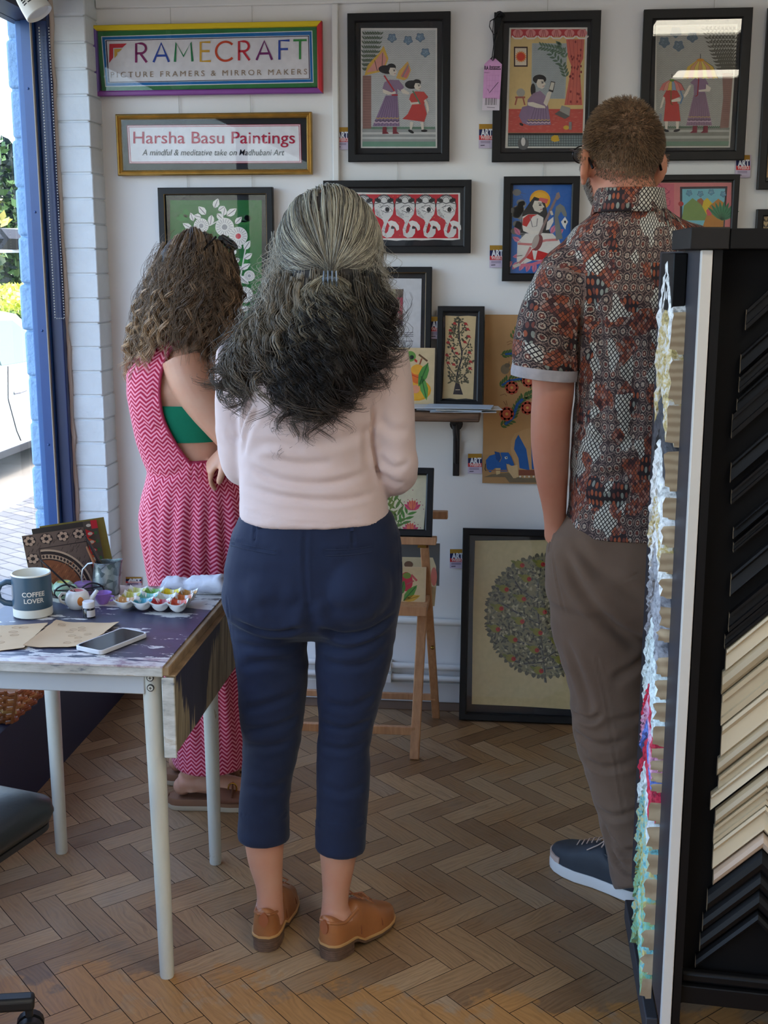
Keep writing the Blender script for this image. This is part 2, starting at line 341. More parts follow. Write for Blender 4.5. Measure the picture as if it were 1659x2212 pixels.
# ================================================================ PICTURES ON AND AGAINST THE WALL
class Plane:
    """a picture's own plane: bottom line at (Yb, zb), leaning back by s metres per metre of height"""
    def __init__(s, Yb, zb=0.0, lean=0.0): s.Yb = Yb; s.zb = zb; s.s = lean; k = math.hypot(1, lean); s.up = np.array([0, lean / k, 1 / k]); s.n = np.array([0, -1 / k, lean / k])
    def px(s, x, y):
        r = ray(x, y); t = (s.Yb + (EYE - s.zb) * s.s) / (r[1] - r[2] * s.s); P = CAM + r * t
        return P[0], (P[2] - s.zb) / s.up[2]
    def w(s, a, b, h=0.0): return np.array([a, s.Yb, s.zb]) + s.up * b + s.n * h
M_INK = colmat('picture_inks', .65, grain=.10)
class Art:
    def __init__(s, pl, h, T=(0, 0, 1)): s.pl = pl; s.h = h; s.T = T; s.mb = MB(); s.k = 0
    def P(s, x, y):
        ox, oy, k = s.T; return s.pl.px(ox + x / k, oy + y / k)
    def poly(s, pts, c, layer=True):
        if layer: s.k += 1
        q = [s.P(*p) for p in pts]
        s.mb.add([s.pl.w(a, b, s.h + s.k * .000022) for a, b in q], [tuple(range(len(q)))], srgb(*c)); return s
    def rect(s, x0, y0, x1, y1, c): return s.poly([(x0, y1), (x1, y1), (x1, y0), (x0, y0)], c)
    def ell(s, x, y, rx, ry=None, c=(0, 0, 0), n=18, rot=0, layer=True):
        ry = ry or rx; cr, sr = math.cos(rot), math.sin(rot)
        return s.poly([(x + rx * math.cos(-t) * cr - ry * math.sin(-t) * sr, y + rx * math.cos(-t) * sr + ry * math.sin(-t) * cr) for t in [2 * PI * i / n for i in range(n)]], c, layer)
    def line(s, pts, w_, c, layer=True):
        if layer: s.k += 1
        P = [np.array(p, float) for p in pts]; L = []; R = []
        for i in range(len(P)):
            d = P[min(i + 1, len(P) - 1)] - P[max(i - 1, 0)]; d = d / (np.hypot(*d) + 1e-9); nn = np.array([-d[1], d[0]]) * w_ / 2
            L.append(P[i] + nn); R.append(P[i] - nn)
        v = []
        for q in L + R: a, b = s.P(*q); v.append(s.pl.w(a, b, s.h + s.k * .000022))
        n = len(P); s.mb.add(v, [(i, i + 1, n + i + 1, n + i) for i in range(n - 1)], srgb(*c)); return s
    def leaf(s, x, y, ang, ln, wd, c, c2=None, layer=False):
        ca, sa = math.cos(ang), math.sin(ang); pr = [(0, 0), (.25, .42), (.55, .5), (.85, .22), (1, 0), (.85, -.22), (.55, -.5), (.25, -.42)]
        s.poly([(x + u * ln * ca - v * wd * sa, y + u * ln * sa + v * wd * ca) for u, v in pr], c, layer)
        if c2: s.k += 1; s.line([(x, y), (x + ln * .9 * ca, y + ln * .9 * sa)], max(wd * .12, 1), c2, False); s.k -= 1
        return s
    def waves(s, x0, y0, x1, y1, n, amp, wl, w_, c):
        s.k += 1
        for i in range(n):
            y = lerp(y0, y1, (i + .5) / n); ph = rnd.uniform(0, 6)
            s.line([(x, y + amp * math.sin(2 * PI * x / wl + ph * .15)) for x in np.arange(x0, x1 + wl / 6, wl / 6) if x <= x1], w_, c, False)
        return s
    def text(s, body, cx, cy, size, c, **kw):
        vs, fs = text_mesh(body, size, **kw); s.k += 1
        v = []
        for x, y, _ in vs: a, b = s.P(cx + x, cy - y); v.append(s.pl.w(a, b, s.h + s.k * .000022))
        s.mb.add(v, fs, srgb(*c)); return s
    def tagbox(s, x0, y0, x1, y1, th):
        a0, b1 = s.P(x0, y0); a1, b0 = s.P(x1, y1)
    def build(s, name, parent, m=None): return s.mb.build(name, m or M_INK, parent, smooth=False)
M_FRAME = mat('black_wood_frame', (13, 13, 15), .45, var=.15, vscale=40, bump=.08, bscale=120, Specular_IOR_Level=.35)
M_BOARD = mat('charcoal_mount_board', (34, 35, 38), .9, bump=.1)
M_FINE = mat('hanging_wire', (196, 192, 184), .4)
M_BACK = mat('picture_backing', (120, 100, 80), .8)
PGLASS = glassmat()
def frame_rings(pl, a0, a1, b0, b1, prof, mats, mb, cols=None):
    """mitred frame; prof = [(inset, height)] from the back outside to the back inside; mats per side"""
    def corner(i, ins, h):
        a, b = [(a0 + ins, b0 + ins), (a1 - ins, b0 + ins), (a1 - ins, b1 - ins), (a0 + ins, b1 - ins)][i]; return pl.w(a, b, h)
    for sd in range(4):
        j = (sd + 1) % 4
        for q in range(len(prof) - 1):
            (i0, h0), (i1, h1) = prof[q], prof[q + 1]
            mb.add([corner(sd, i0, h0), corner(j, i0, h0), corner(j, i1, h1), corner(sd, i1, h1)], [(3, 2, 1, 0)], None, mats[sd])
    return mb
def flat_prof(w_, d, lip=.003): return [(0, 0), (0, d - .002), (.002, d), (w_ - .004, d), (w_, d - lip), (w_, .002), (0, 0)]
def slab(pl, a0, a1, b0, b1, h0, h1, mb=None, col=None):
    mb = mb or MB()
    return mb.hexa([pl.w(a0, b0, h0), pl.w(a1, b0, h0), pl.w(a1, b0, h1), pl.w(a0, b0, h1)], [pl.w(a0, b1, h0), pl.w(a1, b1, h0), pl.w(a1, b1, h1), pl.w(a0, b1, h1)], col)
def picture(name, label, pl, rect, fw, depth=.024, cat='picture', group=None, board=M_BOARD, frame=None, prof=None, mats=(0, 0, 0, 0), wires=(), glass=True, fname='frame'):
    """rect = (a0, a1, b0, b1) in the plane; returns the thing"""
    a0, a1, b0, b1 = rect; base = pl.w((a0 + a1) / 2, b0, 0)
    t = thing(name, label, cat, tuple(base), group)
    frame_rings(pl, a0, a1, b0, b1, prof or flat_prof(fw, depth), mats, MB()).build(fname, frame or M_FRAME, t, angle=25)
    slab(pl, a0 + .004, a1 - .004, b0 + .004, b1 - .004, .001, .0065).build('mount_board', board, t, smooth=False)
    if glass: slab(pl, a0 + fw - .003, a1 - fw + .003, b0 + fw - .003, b1 - fw + .003, .0150, .0165).build('glass_pane', PGLASS, t, smooth=False)
    if wires:
        for x, z0, z1 in wires: MB().tube([(x, YW - .006, z0), (x, YW - .006, z1)], .0011, 6).build('hanging_wire', M_FINE, t)
    return t
WP = Plane(YW - .012)                       # pictures hang flat on the wall
def hung(name, label, x0, x1, z0, z1, fw, **kw): return picture(name, label, WP, (x0, x1, z0, z1), fw, **kw)
def leaf_spray(A, pts, n, ln, wd, c, c2=None, both=True, seed=0):
    """leaves along a curved stem"""
    P = [np.array(p, float) for p in pts]; A.k += 1
    for i in range(n):
        t = (i + .5) / n * (len(P) - 1); k = min(int(t), len(P) - 2); f = t - k; p = P[k] * (1 - f) + P[k + 1] * f; d = P[k + 1] - P[k]; a = math.atan2(d[1], d[0])
        for sg in ((-1, 1) if both else (1,)): A.leaf(p[0], p[1], a + sg * .75, ln, wd, c, c2)
    return A
BLK, WHT = (30, 28, 30), (226, 222, 214)
# ---- shop sign: four-coloured frame, stacked mounts, coloured capitals
M_4 = [mat('purple_frame_paint', (126, 58, 140), .4), mat('red_frame_paint', (190, 28, 38), .4), mat('yellow_frame_paint', (226, 196, 20), .4), mat('lilac_frame_paint', (104, 78, 150), .4)]
sign = hung('shop_sign', 'long shop sign in a yellow, red and purple frame with rainbow capital letters', -1.374, -.620, 2.063, 2.281, .016, cat='sign', frame=M_4, mats=(0, 1, 2, 3),
            wires=[(x, 2.281, 2.34) for x in (-1.118, -.850)])
A = Art(WP, .007, (0, 0, 2.2726))
A.poly([(505, 448), (1563, 428), (1556, 130), (476, 152)], (52, 122, 70)); A.poly([(520, 428), (1541, 408), (1535, 152), (500, 180)], (222, 226, 226)); A.poly([(524, 424), (1538, 404), (1531, 156), (504, 184)], (20, 108, 176))
A.poly([(533, 410), (1526, 391), (1520, 174), (518, 197)], (220, 224, 226)); A.poly([(535, 408), (1524, 389), (1518, 177), (521, 200)], (30, 30, 70)); A.poly([(541, 404), (1519, 386), (1514, 181), (527, 204)], (222, 219, 222))
A.build('mount_layers', sign)
A = Art(WP, .0085, (0, 0, 2.2726)); base = lambda x: -.0205 * (x - 590)
def stroke_letter(ch, x, y0, y1, c, wd=11):
    """geometric capitals: y0 top, y1 bottom"""
    h = y1 - y0; arc = lambda cx, cy, r, a0, a1, n=14: [(cx + r * math.cos(lerp(a0, a1, i / n)), cy + r * math.sin(lerp(a0, a1, i / n))) for i in range(n + 1)]
    S = {'R': [[(0, h), (0, 0), (22, 0)] + [(p[0], p[1]) for p in arc(24, 24, 24, -PI / 2, PI / 2)] + [(0, 48)], [(20, 48), (52, h)]],
         'A': [[(0, h), (38, 0), (76, h)], [(14, h * .66), (62, h * .66)]], 'M': [[(0, h), (6, 0), (42, h * .72), (78, 0), (86, h)]],
         'E': [[(48, 0), (0, 0), (0, h), (50, h)], [(0, h * .47), (44, h * .47)]], 'C': [arc(46, h / 2, h / 2, -.75, -2 * PI + .75, 26)],
         'F': [[(50, 0), (0, 0), (0, h)], [(0, h * .45), (42, h * .45)]], 'T': [[(-4, 0), (62, 0)], [(29, 0), (29, h)]]}[ch]
    for st in S: A.line([(x + px, y0 + py + base(x + px)) for px, py in st], wd, c)
yt, yb = 216, 308
for ch, x, c in (('R', 672, (128, 38, 96)), ('A', 757, (44, 74, 160)), ('M', 862, (40, 128, 78)), ('E', 988, (206, 160, 60)), ('C', 1064, (200, 72, 40)), ('R', 1176, (196, 46, 60)), ('A', 1262, (116, 40, 104)), ('F', 1374, (44, 74, 160)), ('T', 1446, (58, 140, 72))):
    stroke_letter(ch, x, yt + 2, yb + 3, c)
A.poly([(540, 312), (560, 285), (560, 238), (605, 236), (627, 216), (541, 218)], (196, 52, 62)); A.poly([(566, 288), (580, 272), (580, 258), (588, 257), (604, 241), (565, 243)], (206, 164, 66))
vs, fs = text_mesh('PICTURE FRAMERS & MIRROR MAKERS', 39, spacing=1.42); xs = [v[0] for v in vs]; w0, w1 = min(xs), max(xs); A.k += 1; v3 = []
for x, y, _ in vs:
    X = lerp(548, 1510, (x - w0) / (w1 - w0)); a_, b_ = A.P(X, 370 - y - .0165 * (X - 548) + 1); v3.append(WP.w(a_, b_, A.h + A.k * .000022))
A.mb.add(v3, fs, srgb(150, 128, 106)); A.build('lettering', sign)
# ---- painter's name sign: gold frame
M_GOLD = mat('gold_frame', (178, 140, 72), .32, .75, var=.15, vscale=30, bump=.15, bscale=90)
gp = [(0, 0), (0, .018), (.003, .022), (.007, .023), (.009, .019), (.013, .021), (.017, .017), (.019, .002), (0, 0)]
sign = hung('name_sign', 'gold framed name sign with red lettering and a black italic line', -1.308, -.657, 1.811, 2.006, .019, cat='sign', frame=M_GOLD, prof=gp, wires=[(x, 2.006, 2.07) for x in (-1.10, -.862)])
A = Art(WP, .007, (0, 0, 2.2726)); A.poly([(637, 804), (1483, 801), (1478, 610), (625, 616)], (164, 40, 62)); A.poly([(640, 801), (1480, 798), (1475, 613), (629, 619)], (226, 222, 224)); A.poly([(644, 798), (1476, 795), (1471, 617), (633, 623)], (176, 40, 62)); A.poly([(647, 795), (1473, 792), (1468, 620), (637, 626)], (230, 228, 230)); A.build('mount_layers', sign)
A = Art(WP, .0085, (0, 0, 2.2726))
def fit_text(A, body, x0, x1, cy, size, c, slope=0, **kw):
    vs, fs = text_mesh(body, size, **kw); xs = [v[0] for v in vs]; w0, w1 = min(xs), max(xs); A.k += 1; v3 = []
    for x, y, _ in vs:
        X = lerp(x0, x1, (x - w0) / (w1 - w0)); a_, b_ = A.P(X, cy - y + slope * (X - x0)); v3.append(A.pl.w(a_, b_, A.h + A.k * .000022))
    A.mb.add(v3, fs, srgb(*c))
fit_text(A, 'Harsha Basu Paintings', 658, 1450, 680, 84, (178, 28, 62), bold=.35); fit_text(A, 'A mindful & meditative take on Madhubani Art', 702, 1398, 751, 42, (36, 34, 40), shear=.22, bold=.1); A.build('lettering', sign)
# ---- green flower painting
M_BG = [M_FRAME, M_GOLD]
def two_tone(name, label, pl, rect, fw, **kw):
    a0, a1, b0, b1 = rect; t = picture(name, label, pl, rect, fw, **kw)
    frame_rings(pl, a0 + fw - .006, a1 - fw + .006, b0 + fw - .006, b1 - fw + .006, [(0, .012), (0, .0225), (.003, .0235), (.006, .020), (.006, .012)], (0,) * 4, MB()).build('gold_slip', M_GOLD, t, angle=25)
    return t
t = two_tone('flower_painting', 'green painting of white leaves and flowers in a black frame with gold inner edge', WP, (-1.174, -.789, 1.205, 1.772), .024, wires=[(x, 1.772, 1.815) for x in (-1.08, -.862)])
A = Art(WP, .008, (240, 380, 3.5684))
A.rect(460, 188, 1165, 1390, (24, 96, 36)); A.k += 1
for i in range(60): A.ell(rnd.uniform(490, 1130), rnd.uniform(215, 1360), rnd.uniform(20, 60), rnd.uniform(12, 40), (30 + rnd.randint(-10, 14), 104 + rnd.randint(-16, 22), 40), 10, layer=False)
def wflower(x, y, r, red=False):
    A.ell(x, y, r, r, (222, 216, 206), 22); A.k += 1
    for i in range(18): a = i * PI / 9; A.line([(x + r * .45 * math.cos(a), y + r * .45 * math.sin(a)), (x + r * .92 * math.cos(a), y + r * .92 * math.sin(a))], 3, (120, 112, 110), False)
    A.ell(x, y, r * .3, r * .3, (205, 70, 80) if red else (150, 146, 146), 14)
A.line([(1000, 1380), (960, 1240), (1010, 1000), (1005, 760), (1040, 560), (985, 430), (860, 330), (770, 380), (650, 400)], 10, (214, 208, 198))
for x, y, a, l, w_ in ((800, 250, -1.2, 80, 52), (830, 270, -.6, 62, 42), (735, 300, -2.3, 85, 56), (700, 320, -2.9, 60, 44), (870, 310, -1.4, 70, 44), (895, 310, -.65, 95, 56), (820, 290, .8, 75, 48), (780, 300, 1.7, 85, 50), (640, 350, -1.9, 70, 40), (630, 410, -2.6, 85, 44), (960, 370, -.8, 75, 44), (1030, 570, -1.0, 85, 50), (1010, 560, -2.4, 62, 40), (1030, 640, -.6, 75, 46), (1000, 720, -.5, 90, 46), (1010, 700, 2.6, 62, 40), (990, 770, .7, 100, 50), (1000, 640, 2.8, 66, 42), (960, 560, 1.9, 60, 40), (1000, 1030, -.2, 80, 46), (960, 1130, -2.6, 90, 50), (980, 1160, .3, 90, 48), (960, 1240, 2.6, 80, 46), (880, 1250, -2.4, 80, 46), (990, 1290, .2, 80, 44), (900, 1180, 2.2, 70, 40)):
    A.k += 1; A.leaf(x, y, a, l, w_, (226, 220, 210), (130, 118, 118)); A.k += 1
wflower(700, 385, 58); wflower(880, 395, 72); wflower(985, 465, 72, True); wflower(1070, 770, 42); wflower(1035, 915, 62); wflower(860, 1290, 60); wflower(960, 1330, 46)
A.build('artwork', t)
# ---- five elephant heads
t = hung('elephant_painting', 'wide red painting of a row of white elephant heads in a black frame', -.621, -.139, 1.560, 1.791, .024, wires=[(-.38, 1.791, 1.85)])
A = Art(WP, .008, (680, 360, 2.765))
A.poly([(120, 440)] + [(120 + i * 37, 440 + rnd.uniform(-4, 3)) for i in range(1, 20)] + [(866, 434), (870, 300), (869, 158), (600, 160), (340, 156), (118, 152)], (228, 222, 212)); A.rect(128, 166, 858, 428, (196, 30, 44)); A.k += 1
for i in range(70): A.ell(rnd.uniform(135, 850), rnd.uniform(170, 425), 2.5, 2.5, (226, 150, 60), 8, layer=False)
for i, cx in enumerate((170, 290, 415, 540, 662, 785)):
    A.poly([(cx - 52, 290)] + [(cx + 60 * math.cos(a), 235 + 66 * math.sin(a)) for a in np.linspace(PI * 1.05, PI * 2.02, 16)] + [(cx + 52, 285), (cx + 26, 320), (cx + 10, 360), (cx + 4, 392), (cx + 12, 400), (cx + 24, 386), (cx + 30, 358), (cx + 62, 360), (cx + 60, 398), (cx + 44, 420), (cx + 16, 426), (cx - 8, 412), (cx - 14, 376), (cx, 335), (cx - 8, 318)], (216, 212, 206))
    A.line([(cx + 60 * math.cos(a), 238 + 66 * math.sin(a)) for a in np.linspace(PI * 1.0, PI * 2.03, 16)], 4, BLK)
    for r_ in (18, 26, 34): A.line([(cx + r_ * 1.1 * math.cos(a), 200 + r_ * math.sin(a)) for a in np.linspace(PI, 2 * PI, 10)], 3.5, (70, 66, 66))
    A.ell(cx - 36, 202, 20, 12, (40, 38, 38), rot=.3); A.ell(cx + 38, 202, 20, 12, (40, 38, 38), rot=-.3); A.line([(cx - 54, 222), (cx - 20, 214), (cx, 222), (cx + 22, 214), (cx + 54, 222)], 6, (96, 92, 92))
    A.poly([(cx - 18, 262), (cx + 4, 240), (cx + 28, 240), (cx + 48, 268), (cx + 20, 276)], (236, 230, 224)); A.line([(cx - 26, 246), (cx - 6, 236), (cx + 22, 232), (cx + 50, 266), (cx + 18, 276), (cx - 18, 262)], 3, BLK); A.ell(cx + 20, 257, 13, 15, BLK)
    A.k += 1
    for q in range(9): A.line([(cx - 60 + q * 4, 262 + q * 6), (cx - 40 + q * 4, 258 + q * 6)], 2, (84, 80, 80), False)
    for q in range(26): A.ell(cx + rnd.uniform(-44, 42), rnd.uniform(226, 300), 2.4, 2.4, (110, 108, 108), 6, layer=False)
    for q in range(9): A.ell(cx + rnd.uniform(-8, 10), rnd.uniform(330, 415), 2.4, 2.4, (110, 108, 108), 6, layer=False)
    A.poly([(cx + 20, 330), (cx + 44, 322), (cx + 70, 330), (cx + 88, 352), (cx + 90, 376), (cx + 76, 384), (cx + 66, 362), (cx + 48, 352), (cx + 40, 366)], (226, 220, 212)); A.rect(cx + 42, 358, cx + 62, 372, (60, 56, 58))
A.rect(858, 160, 868, 434, (228, 222, 212)); A.build('artwork', t)
# ---- helper for little painted figures
SK = (214, 204, 188)
def clouds(A, L, c=(108, 132, 152), r=24):
    for x, y in L:
        A.poly([(x + r * (1 + .16 * math.sin(5 * a)) * math.cos(a), y + r * (1 + .16 * math.sin(5 * a)) * math.sin(a)) for a in np.linspace(2 * PI, 0, 24)[:-1]], (84, 104, 122)); A.poly([(x + .84 * r * (1 + .16 * math.sin(5 * a)) * math.cos(a), y + .84 * r * (1 + .16 * math.sin(5 * a)) * math.sin(a)) for a in np.linspace(2 * PI, 0, 24)[:-1]], c)
        A.k += 1
        for i in range(9): A.ell(x + rnd.uniform(-r, r) * .6, y + rnd.uniform(-r, r) * .6, 2, 2, (170, 186, 196), 6, layer=False)
def face(A, x, y, r, d=1):
    A.poly([(x - d * r * .5, y - r * .8), (x + d * r * .5, y - r * .75), (x + d * r * .75, y - r * .2), (x + d * r * 1.0, y + r * .15), (x + d * r * .72, y + r * .25), (x + d * r * .7, y + r * .7), (x + d * r * .3, y + r), (x - d * r * .5, y + r * .7), (x - d * r * .8, y)], SK)
    A.ell(x + d * r * .35, y - r * .15, r * .22, r * .12, BLK); A.line([(x + d * r * .05, y - r * .45), (x + d * r * .6, y - r * .4)], r * .1, BLK); A.line([(x + d * r * .35, y + r * .52), (x + d * r * .68, y + r * .45)], r * .1, (160, 60, 60))
def skirt(A, x0, x1, yt, X0, X1, yb, c, c2, n=9, band=True):
    A.poly([(x0, yt), (x1, yt), (X1, yb), (X0, yb)], c); A.k += 1
    for i in range(1, n): t = i / n; A.line([(lerp(x0, x1, t), yt), (lerp(X0, X1, t), yb)], 2.2, c2, False)
    if band:
        for f, cc, wd in ((.74, (190, 160, 90), 5), (.82, (70, 56, 70), 4), (.88, (206, 180, 190), 6)):
            y = lerp(yt, yb, f); a, b = lerp(x0, X0, f), lerp(x1, X1, f); A.line([(lerp(a, b, i / 12), y + (3 if i % 2 else -3)) for i in range(13)], wd, cc)
# ---- mother and daughter in the rain
ART_G = 'black framed figure paintings in the top row'
t = hung('figure_painting', 'black framed painting of a woman and girl walking with umbrellas under blue clouds', -.5385, -.212, 1.849, 2.301, .026, wires=[(-.375, 2.301, 2.34)], group=ART_G)
A = Art(WP, .008, (700, 0, 2.592)); A.rect(208, 160, 634, 830, (206, 204, 198)); A.rect(216, 170, 626, 822, (184, 186, 184)); A.waves(218, 176, 624, 720, 46, 3.5, 16, 1.3, (136, 138, 140))
A.rect(216, 722, 626, 822, (150, 152, 150)); A.rect(216, 742, 626, 754, (196, 196, 192)); A.rect(216, 768, 626, 780, (190, 192, 188)); A.rect(216, 794, 626, 822, (108, 146, 126)); A.waves(218, 712, 624, 724, 3, 3, 9, 3, (104, 138, 116))
A.rect(218, 425, 266, 722, (142, 106, 98)); A.k += 1
for i in range(20): A.line([(219, 432 + i * 15), (265, 432 + i * 15)], 1.5, (104, 76, 74), False)
for i in range(7): leaf_spray(A, [(232 + i * 7, 410), (226 + i * 12, 300), (232 + i * 14, 185)], 9, 26, 9, (92, 106, 88), (60, 70, 60))
clouds(A, [(382, 215), (472, 228), (540, 212), (568, 297)])
A.poly([(228, 425), (335, 400), (362, 330), (335, 258), (310, 300), (270, 340), (245, 370)], (204, 164, 70)); A.poly([(240, 408), (330, 392), (352, 335), (330, 290), (290, 340)], (204, 140, 130)); A.line([(300, 400), (285, 340)], 3, BLK); A.line([(325, 396), (330, 300)], 3, BLK)
A.poly([(405, 440), (420, 400), (470, 345), (488, 395), (470, 440), (450, 452)], (200, 160, 80)); A.poly([(430, 430), (470, 360), (482, 400), (462, 440)], (190, 110, 110)); A.line([(440, 435), (474, 365)], 4, (90, 140, 140))
A.ell(352, 392, 46, 24, BLK, rot=.1); A.ell(378, 378, 26, 20, BLK); face(A, 385, 402, 26)
A.poly([(340, 462), (370, 448), (420, 450), (450, 490), (430, 512), (412, 500), (410, 535), (350, 535), (350, 510), (328, 500)], (136, 112, 138)); A.poly([(330, 500), (350, 508), (380, 520), (400, 512), (404, 526), (360, 534), (332, 522)], SK); A.poly([(430, 505), (448, 500), (480, 522), (476, 532), (440, 524)], SK); A.line([(338, 425), (395, 512)], 8, (176, 44, 50)); A.line([(380, 534), (414, 534)], 8, (176, 44, 50))
skirt(A, 345, 412, 538, 274, 424, 708, (134, 110, 140), (88, 70, 96)); A.poly([(330, 712), (352, 712), (352, 738), (366, 750), (328, 752)], (120, 44, 54)); A.poly([(386, 712), (408, 712), (408, 738), (424, 750), (386, 752)], (120, 44, 54))
A.ell(492, 476, 38, 24, BLK); A.ell(520, 464, 24, 18, BLK); face(A, 524, 486, 23)
A.poly([(486, 530), (510, 514), (560, 516), (584, 545), (570, 560), (560, 590), (494, 590), (478, 560)], (188, 70, 64)); A.poly([(494, 588), (562, 588), (576, 640), (562, 684), (440, 668), (470, 640)], (188, 66, 62)); A.poly([(570, 556), (584, 580), (590, 620), (578, 640), (574, 600), (560, 566)], SK); A.poly([(480, 560), (490, 576), (530, 572), (534, 584), (486, 588)], SK); A.line([(498, 510), (540, 585)], 7, (86, 126, 96))
A.poly([(482, 684), (502, 686), (492, 728), (482, 728)], SK); A.poly([(540, 686), (558, 686), (560, 728), (548, 728)], SK); A.ell(488, 738, 18, 8, BLK, rot=.5); A.ell(562, 734, 18, 7, BLK); A.build('artwork', t)
# ---- girl with a telephone
t = hung('figure_painting', 'black framed painting of a woman sitting on a red carpet holding a phone', -.0755, .2545, 1.845, 2.295, .030, group=ART_G, wires=[(.09, 2.295, 2.34)])
A = Art(WP, .008, (700, 0, 2.592)); A.poly([(1014, 830), (1455, 830), (1474, 156), (1038, 158)], (206, 202, 192)); A.poly([(1028, 822), (1446, 822), (1462, 166), (1046, 166)], (206, 178, 120))
A.poly([(1160, 555), (1350, 555), (1362, 245), (1164, 244)], (160, 168, 168)); A.waves(1168, 250, 1345, 552, 30, 3, 14, 1.3, (122, 130, 134))
A.poly([(1030, 745), (1446, 745), (1450, 612), (1034, 612)], (190, 78, 68)); A.k += 1
for i in range(120): x, y = rnd.uniform(1038, 1430), rnd.uniform(618, 738); A.line([(x, y), (x + 14, y)], 1.4, (206, 124, 110), False)
A.poly([(1028, 822), (1448, 822), (1450, 755), (1030, 755)], (120, 134, 134)); A.k += 1
for i in range(30): A.line([(1032 + i * 14, 758), (1032 + i * 14, 820)], 2.5, (60, 66, 70), False)
for i in range(5): A.line([(1030, 762 + i * 14), (1446, 762 + i * 14)], 2.5, (60, 66, 70), False)
A.line([(1030, 752), (1448, 752)], 12, BLK); A.ell(1115, 806, 32, 34, (92, 92, 92)); A.ell(1115, 795, 12, 24, (206, 200, 194)); A.poly([(1272, 768), (1288, 758), (1310, 760), (1318, 790), (1290, 796), (1270, 788)], (206, 164, 40))
A.poly([(1046, 212), (1462, 208), (1464, 166), (1048, 166)], (176, 50, 56)); A.k += 1
for i in range(6): A.ell(1085 + i * 72, 188, 28, 22, (206, 130, 126), 14, layer=False); A.line([(1052 + i * 72, 204), (1068 + i * 72, 218), (1104 + i * 72, 218), (1120 + i * 72, 204)], 8, (216, 208, 200), False)
A.k += 1
for i in range(6):
    for q in (-12, 0, 12): A.line([(1085 + i * 72 + q * .4, 170), (1085 + i * 72 + q, 208)], 3, (150, 44, 50), False)
A.poly([(1355, 222), (1456, 222), (1450, 330), (1430, 375), (1445, 590), (1345, 590), (1385, 375), (1365, 320)], (196, 98, 84)); A.k += 1
for i in range(26): A.ell(rnd.uniform(1372, 1440), rnd.uniform(235, 575), 5, 8, (130, 44, 48), 8, layer=False)
for i in range(4): A.line([(1370 + i * 24, 226), (1390 + i * 14, 375), (1362 + i * 24, 586)], 2, (150, 60, 56), False)
leaf_spray(A, [(1360, 300), (1290, 275), (1215, 262)], 9, 34, 13, (92, 116, 96), (60, 76, 62)); leaf_spray(A, [(1358, 440), (1335, 370), (1270, 300)], 8, 34, 13, (86, 110, 90), (60, 76, 62)); leaf_spray(A, [(1355, 340), (1330, 260), (1310, 255)], 5, 30, 12, (100, 124, 100))
A.rect(1063, 264, 1140, 376, (52, 24, 26)); A.rect(1070, 272, 1133, 368, (212, 200, 178)); A.poly([(1102 + (34 if i % 2 else 25) * math.cos(-i * PI / 16), 320 + (34 if i % 2 else 25) * math.sin(-i * PI / 16)) for i in range(32)], (214, 120, 50)); A.ell(1102, 320, 22, 22, (204, 58, 34))
A.ell(1101, 521, 24, 24, (158, 156, 146)); A.rect(1070, 542, 1126, 552, (160, 88, 70)); A.line([(1080, 550), (1070, 590)], 8, (160, 88, 70)); A.line([(1114, 550), (1124, 590)], 8, (160, 88, 70))
A.ell(1170, 505, 14, 36, BLK); A.ell(1206, 446, 38, 26, BLK); face(A, 1212, 470, 30)
A.poly([(1140, 560), (1170, 525), (1210, 510), (1240, 540), (1255, 600), (1250, 640), (1160, 640), (1136, 600)], (140, 116, 140)); A.poly([(1090, 650), (1110, 600), (1160, 590), (1255, 600), (1262, 650), (1270, 700), (1150, 705), (1110, 690)], (134, 110, 138)); skirt(A, 1170, 1250, 600, 1130, 1268, 700, (138, 114, 142), (92, 74, 98), 7)
A.poly([(1228, 580), (1250, 520), (1262, 512), (1274, 520), (1262, 560), (1246, 598)], SK); A.poly([(1270, 456), (1294, 462), (1282, 520), (1256, 512)], (60, 56, 56)); A.poly([(1272, 462), (1290, 466), (1280, 508), (1260, 502)], (200, 196, 180)); A.poly([(1140, 575), (1170, 574), (1236, 596), (1240, 608), (1190, 606), (1142, 592)], SK)
A.poly([(1290, 640), (1316, 622), (1376, 652), (1348, 668)], (96, 92, 92)); A.poly([(1318, 622), (1330, 592), (1378, 606), (1374, 652)], (150, 148, 142)); A.ell(1355, 716, 16, 12, (206, 164, 60)); A.rect(1370, 684, 1386, 728, (140, 134, 132)); A.ell(1105, 698, 12, 7, BLK, rot=.5); A.build('artwork', t)
# ---- umbrellas from behind
t = hung('figure_painting', 'black framed painting of a woman and child seen from behind under umbrellas', .385, .7125, 1.845, 2.294, .030, group=ART_G, wires=[(.60, 2.294, 2.34)])
A = Art(WP, .008, (1220, 0, 3.779)); A.poly([(722, 1208), (1345, 1206), (1408, 200), (742, 210)], (196, 192, 180)); A.poly([(738, 1198), (1332, 1196), (1392, 212), (752, 224)], (168, 166, 156)); A.waves(745, 235, 1300, 1030, 52, 5, 26, 1.8, (112, 112, 110))
A.poly([(745, 1198), (1332, 1196), (1342, 1045), (750, 1045)], (128, 128, 118)); A.poly([(748, 1082), (1338, 1080), (1339, 1062), (749, 1062)], (170, 168, 158)); A.poly([(748, 1135), (1336, 1132), (1338, 1110), (748, 1112)], (168, 166, 156)); A.poly([(746, 1192), (1333, 1190), (1336, 1155), (747, 1158)], (104, 128, 108)); A.waves(750, 1034, 1270, 1046, 3, 4, 16, 4, (84, 108, 86))
A.poly([(1262, 1048), (1334, 1044), (1370, 600), (1282, 600), (1290, 800)], (138, 104, 94)); A.k += 1
for i in range(26): A.line([(1286, 625 + i * 16), (1352 - i * .6, 622 + i * 16)], 2, (104, 78, 72), False)
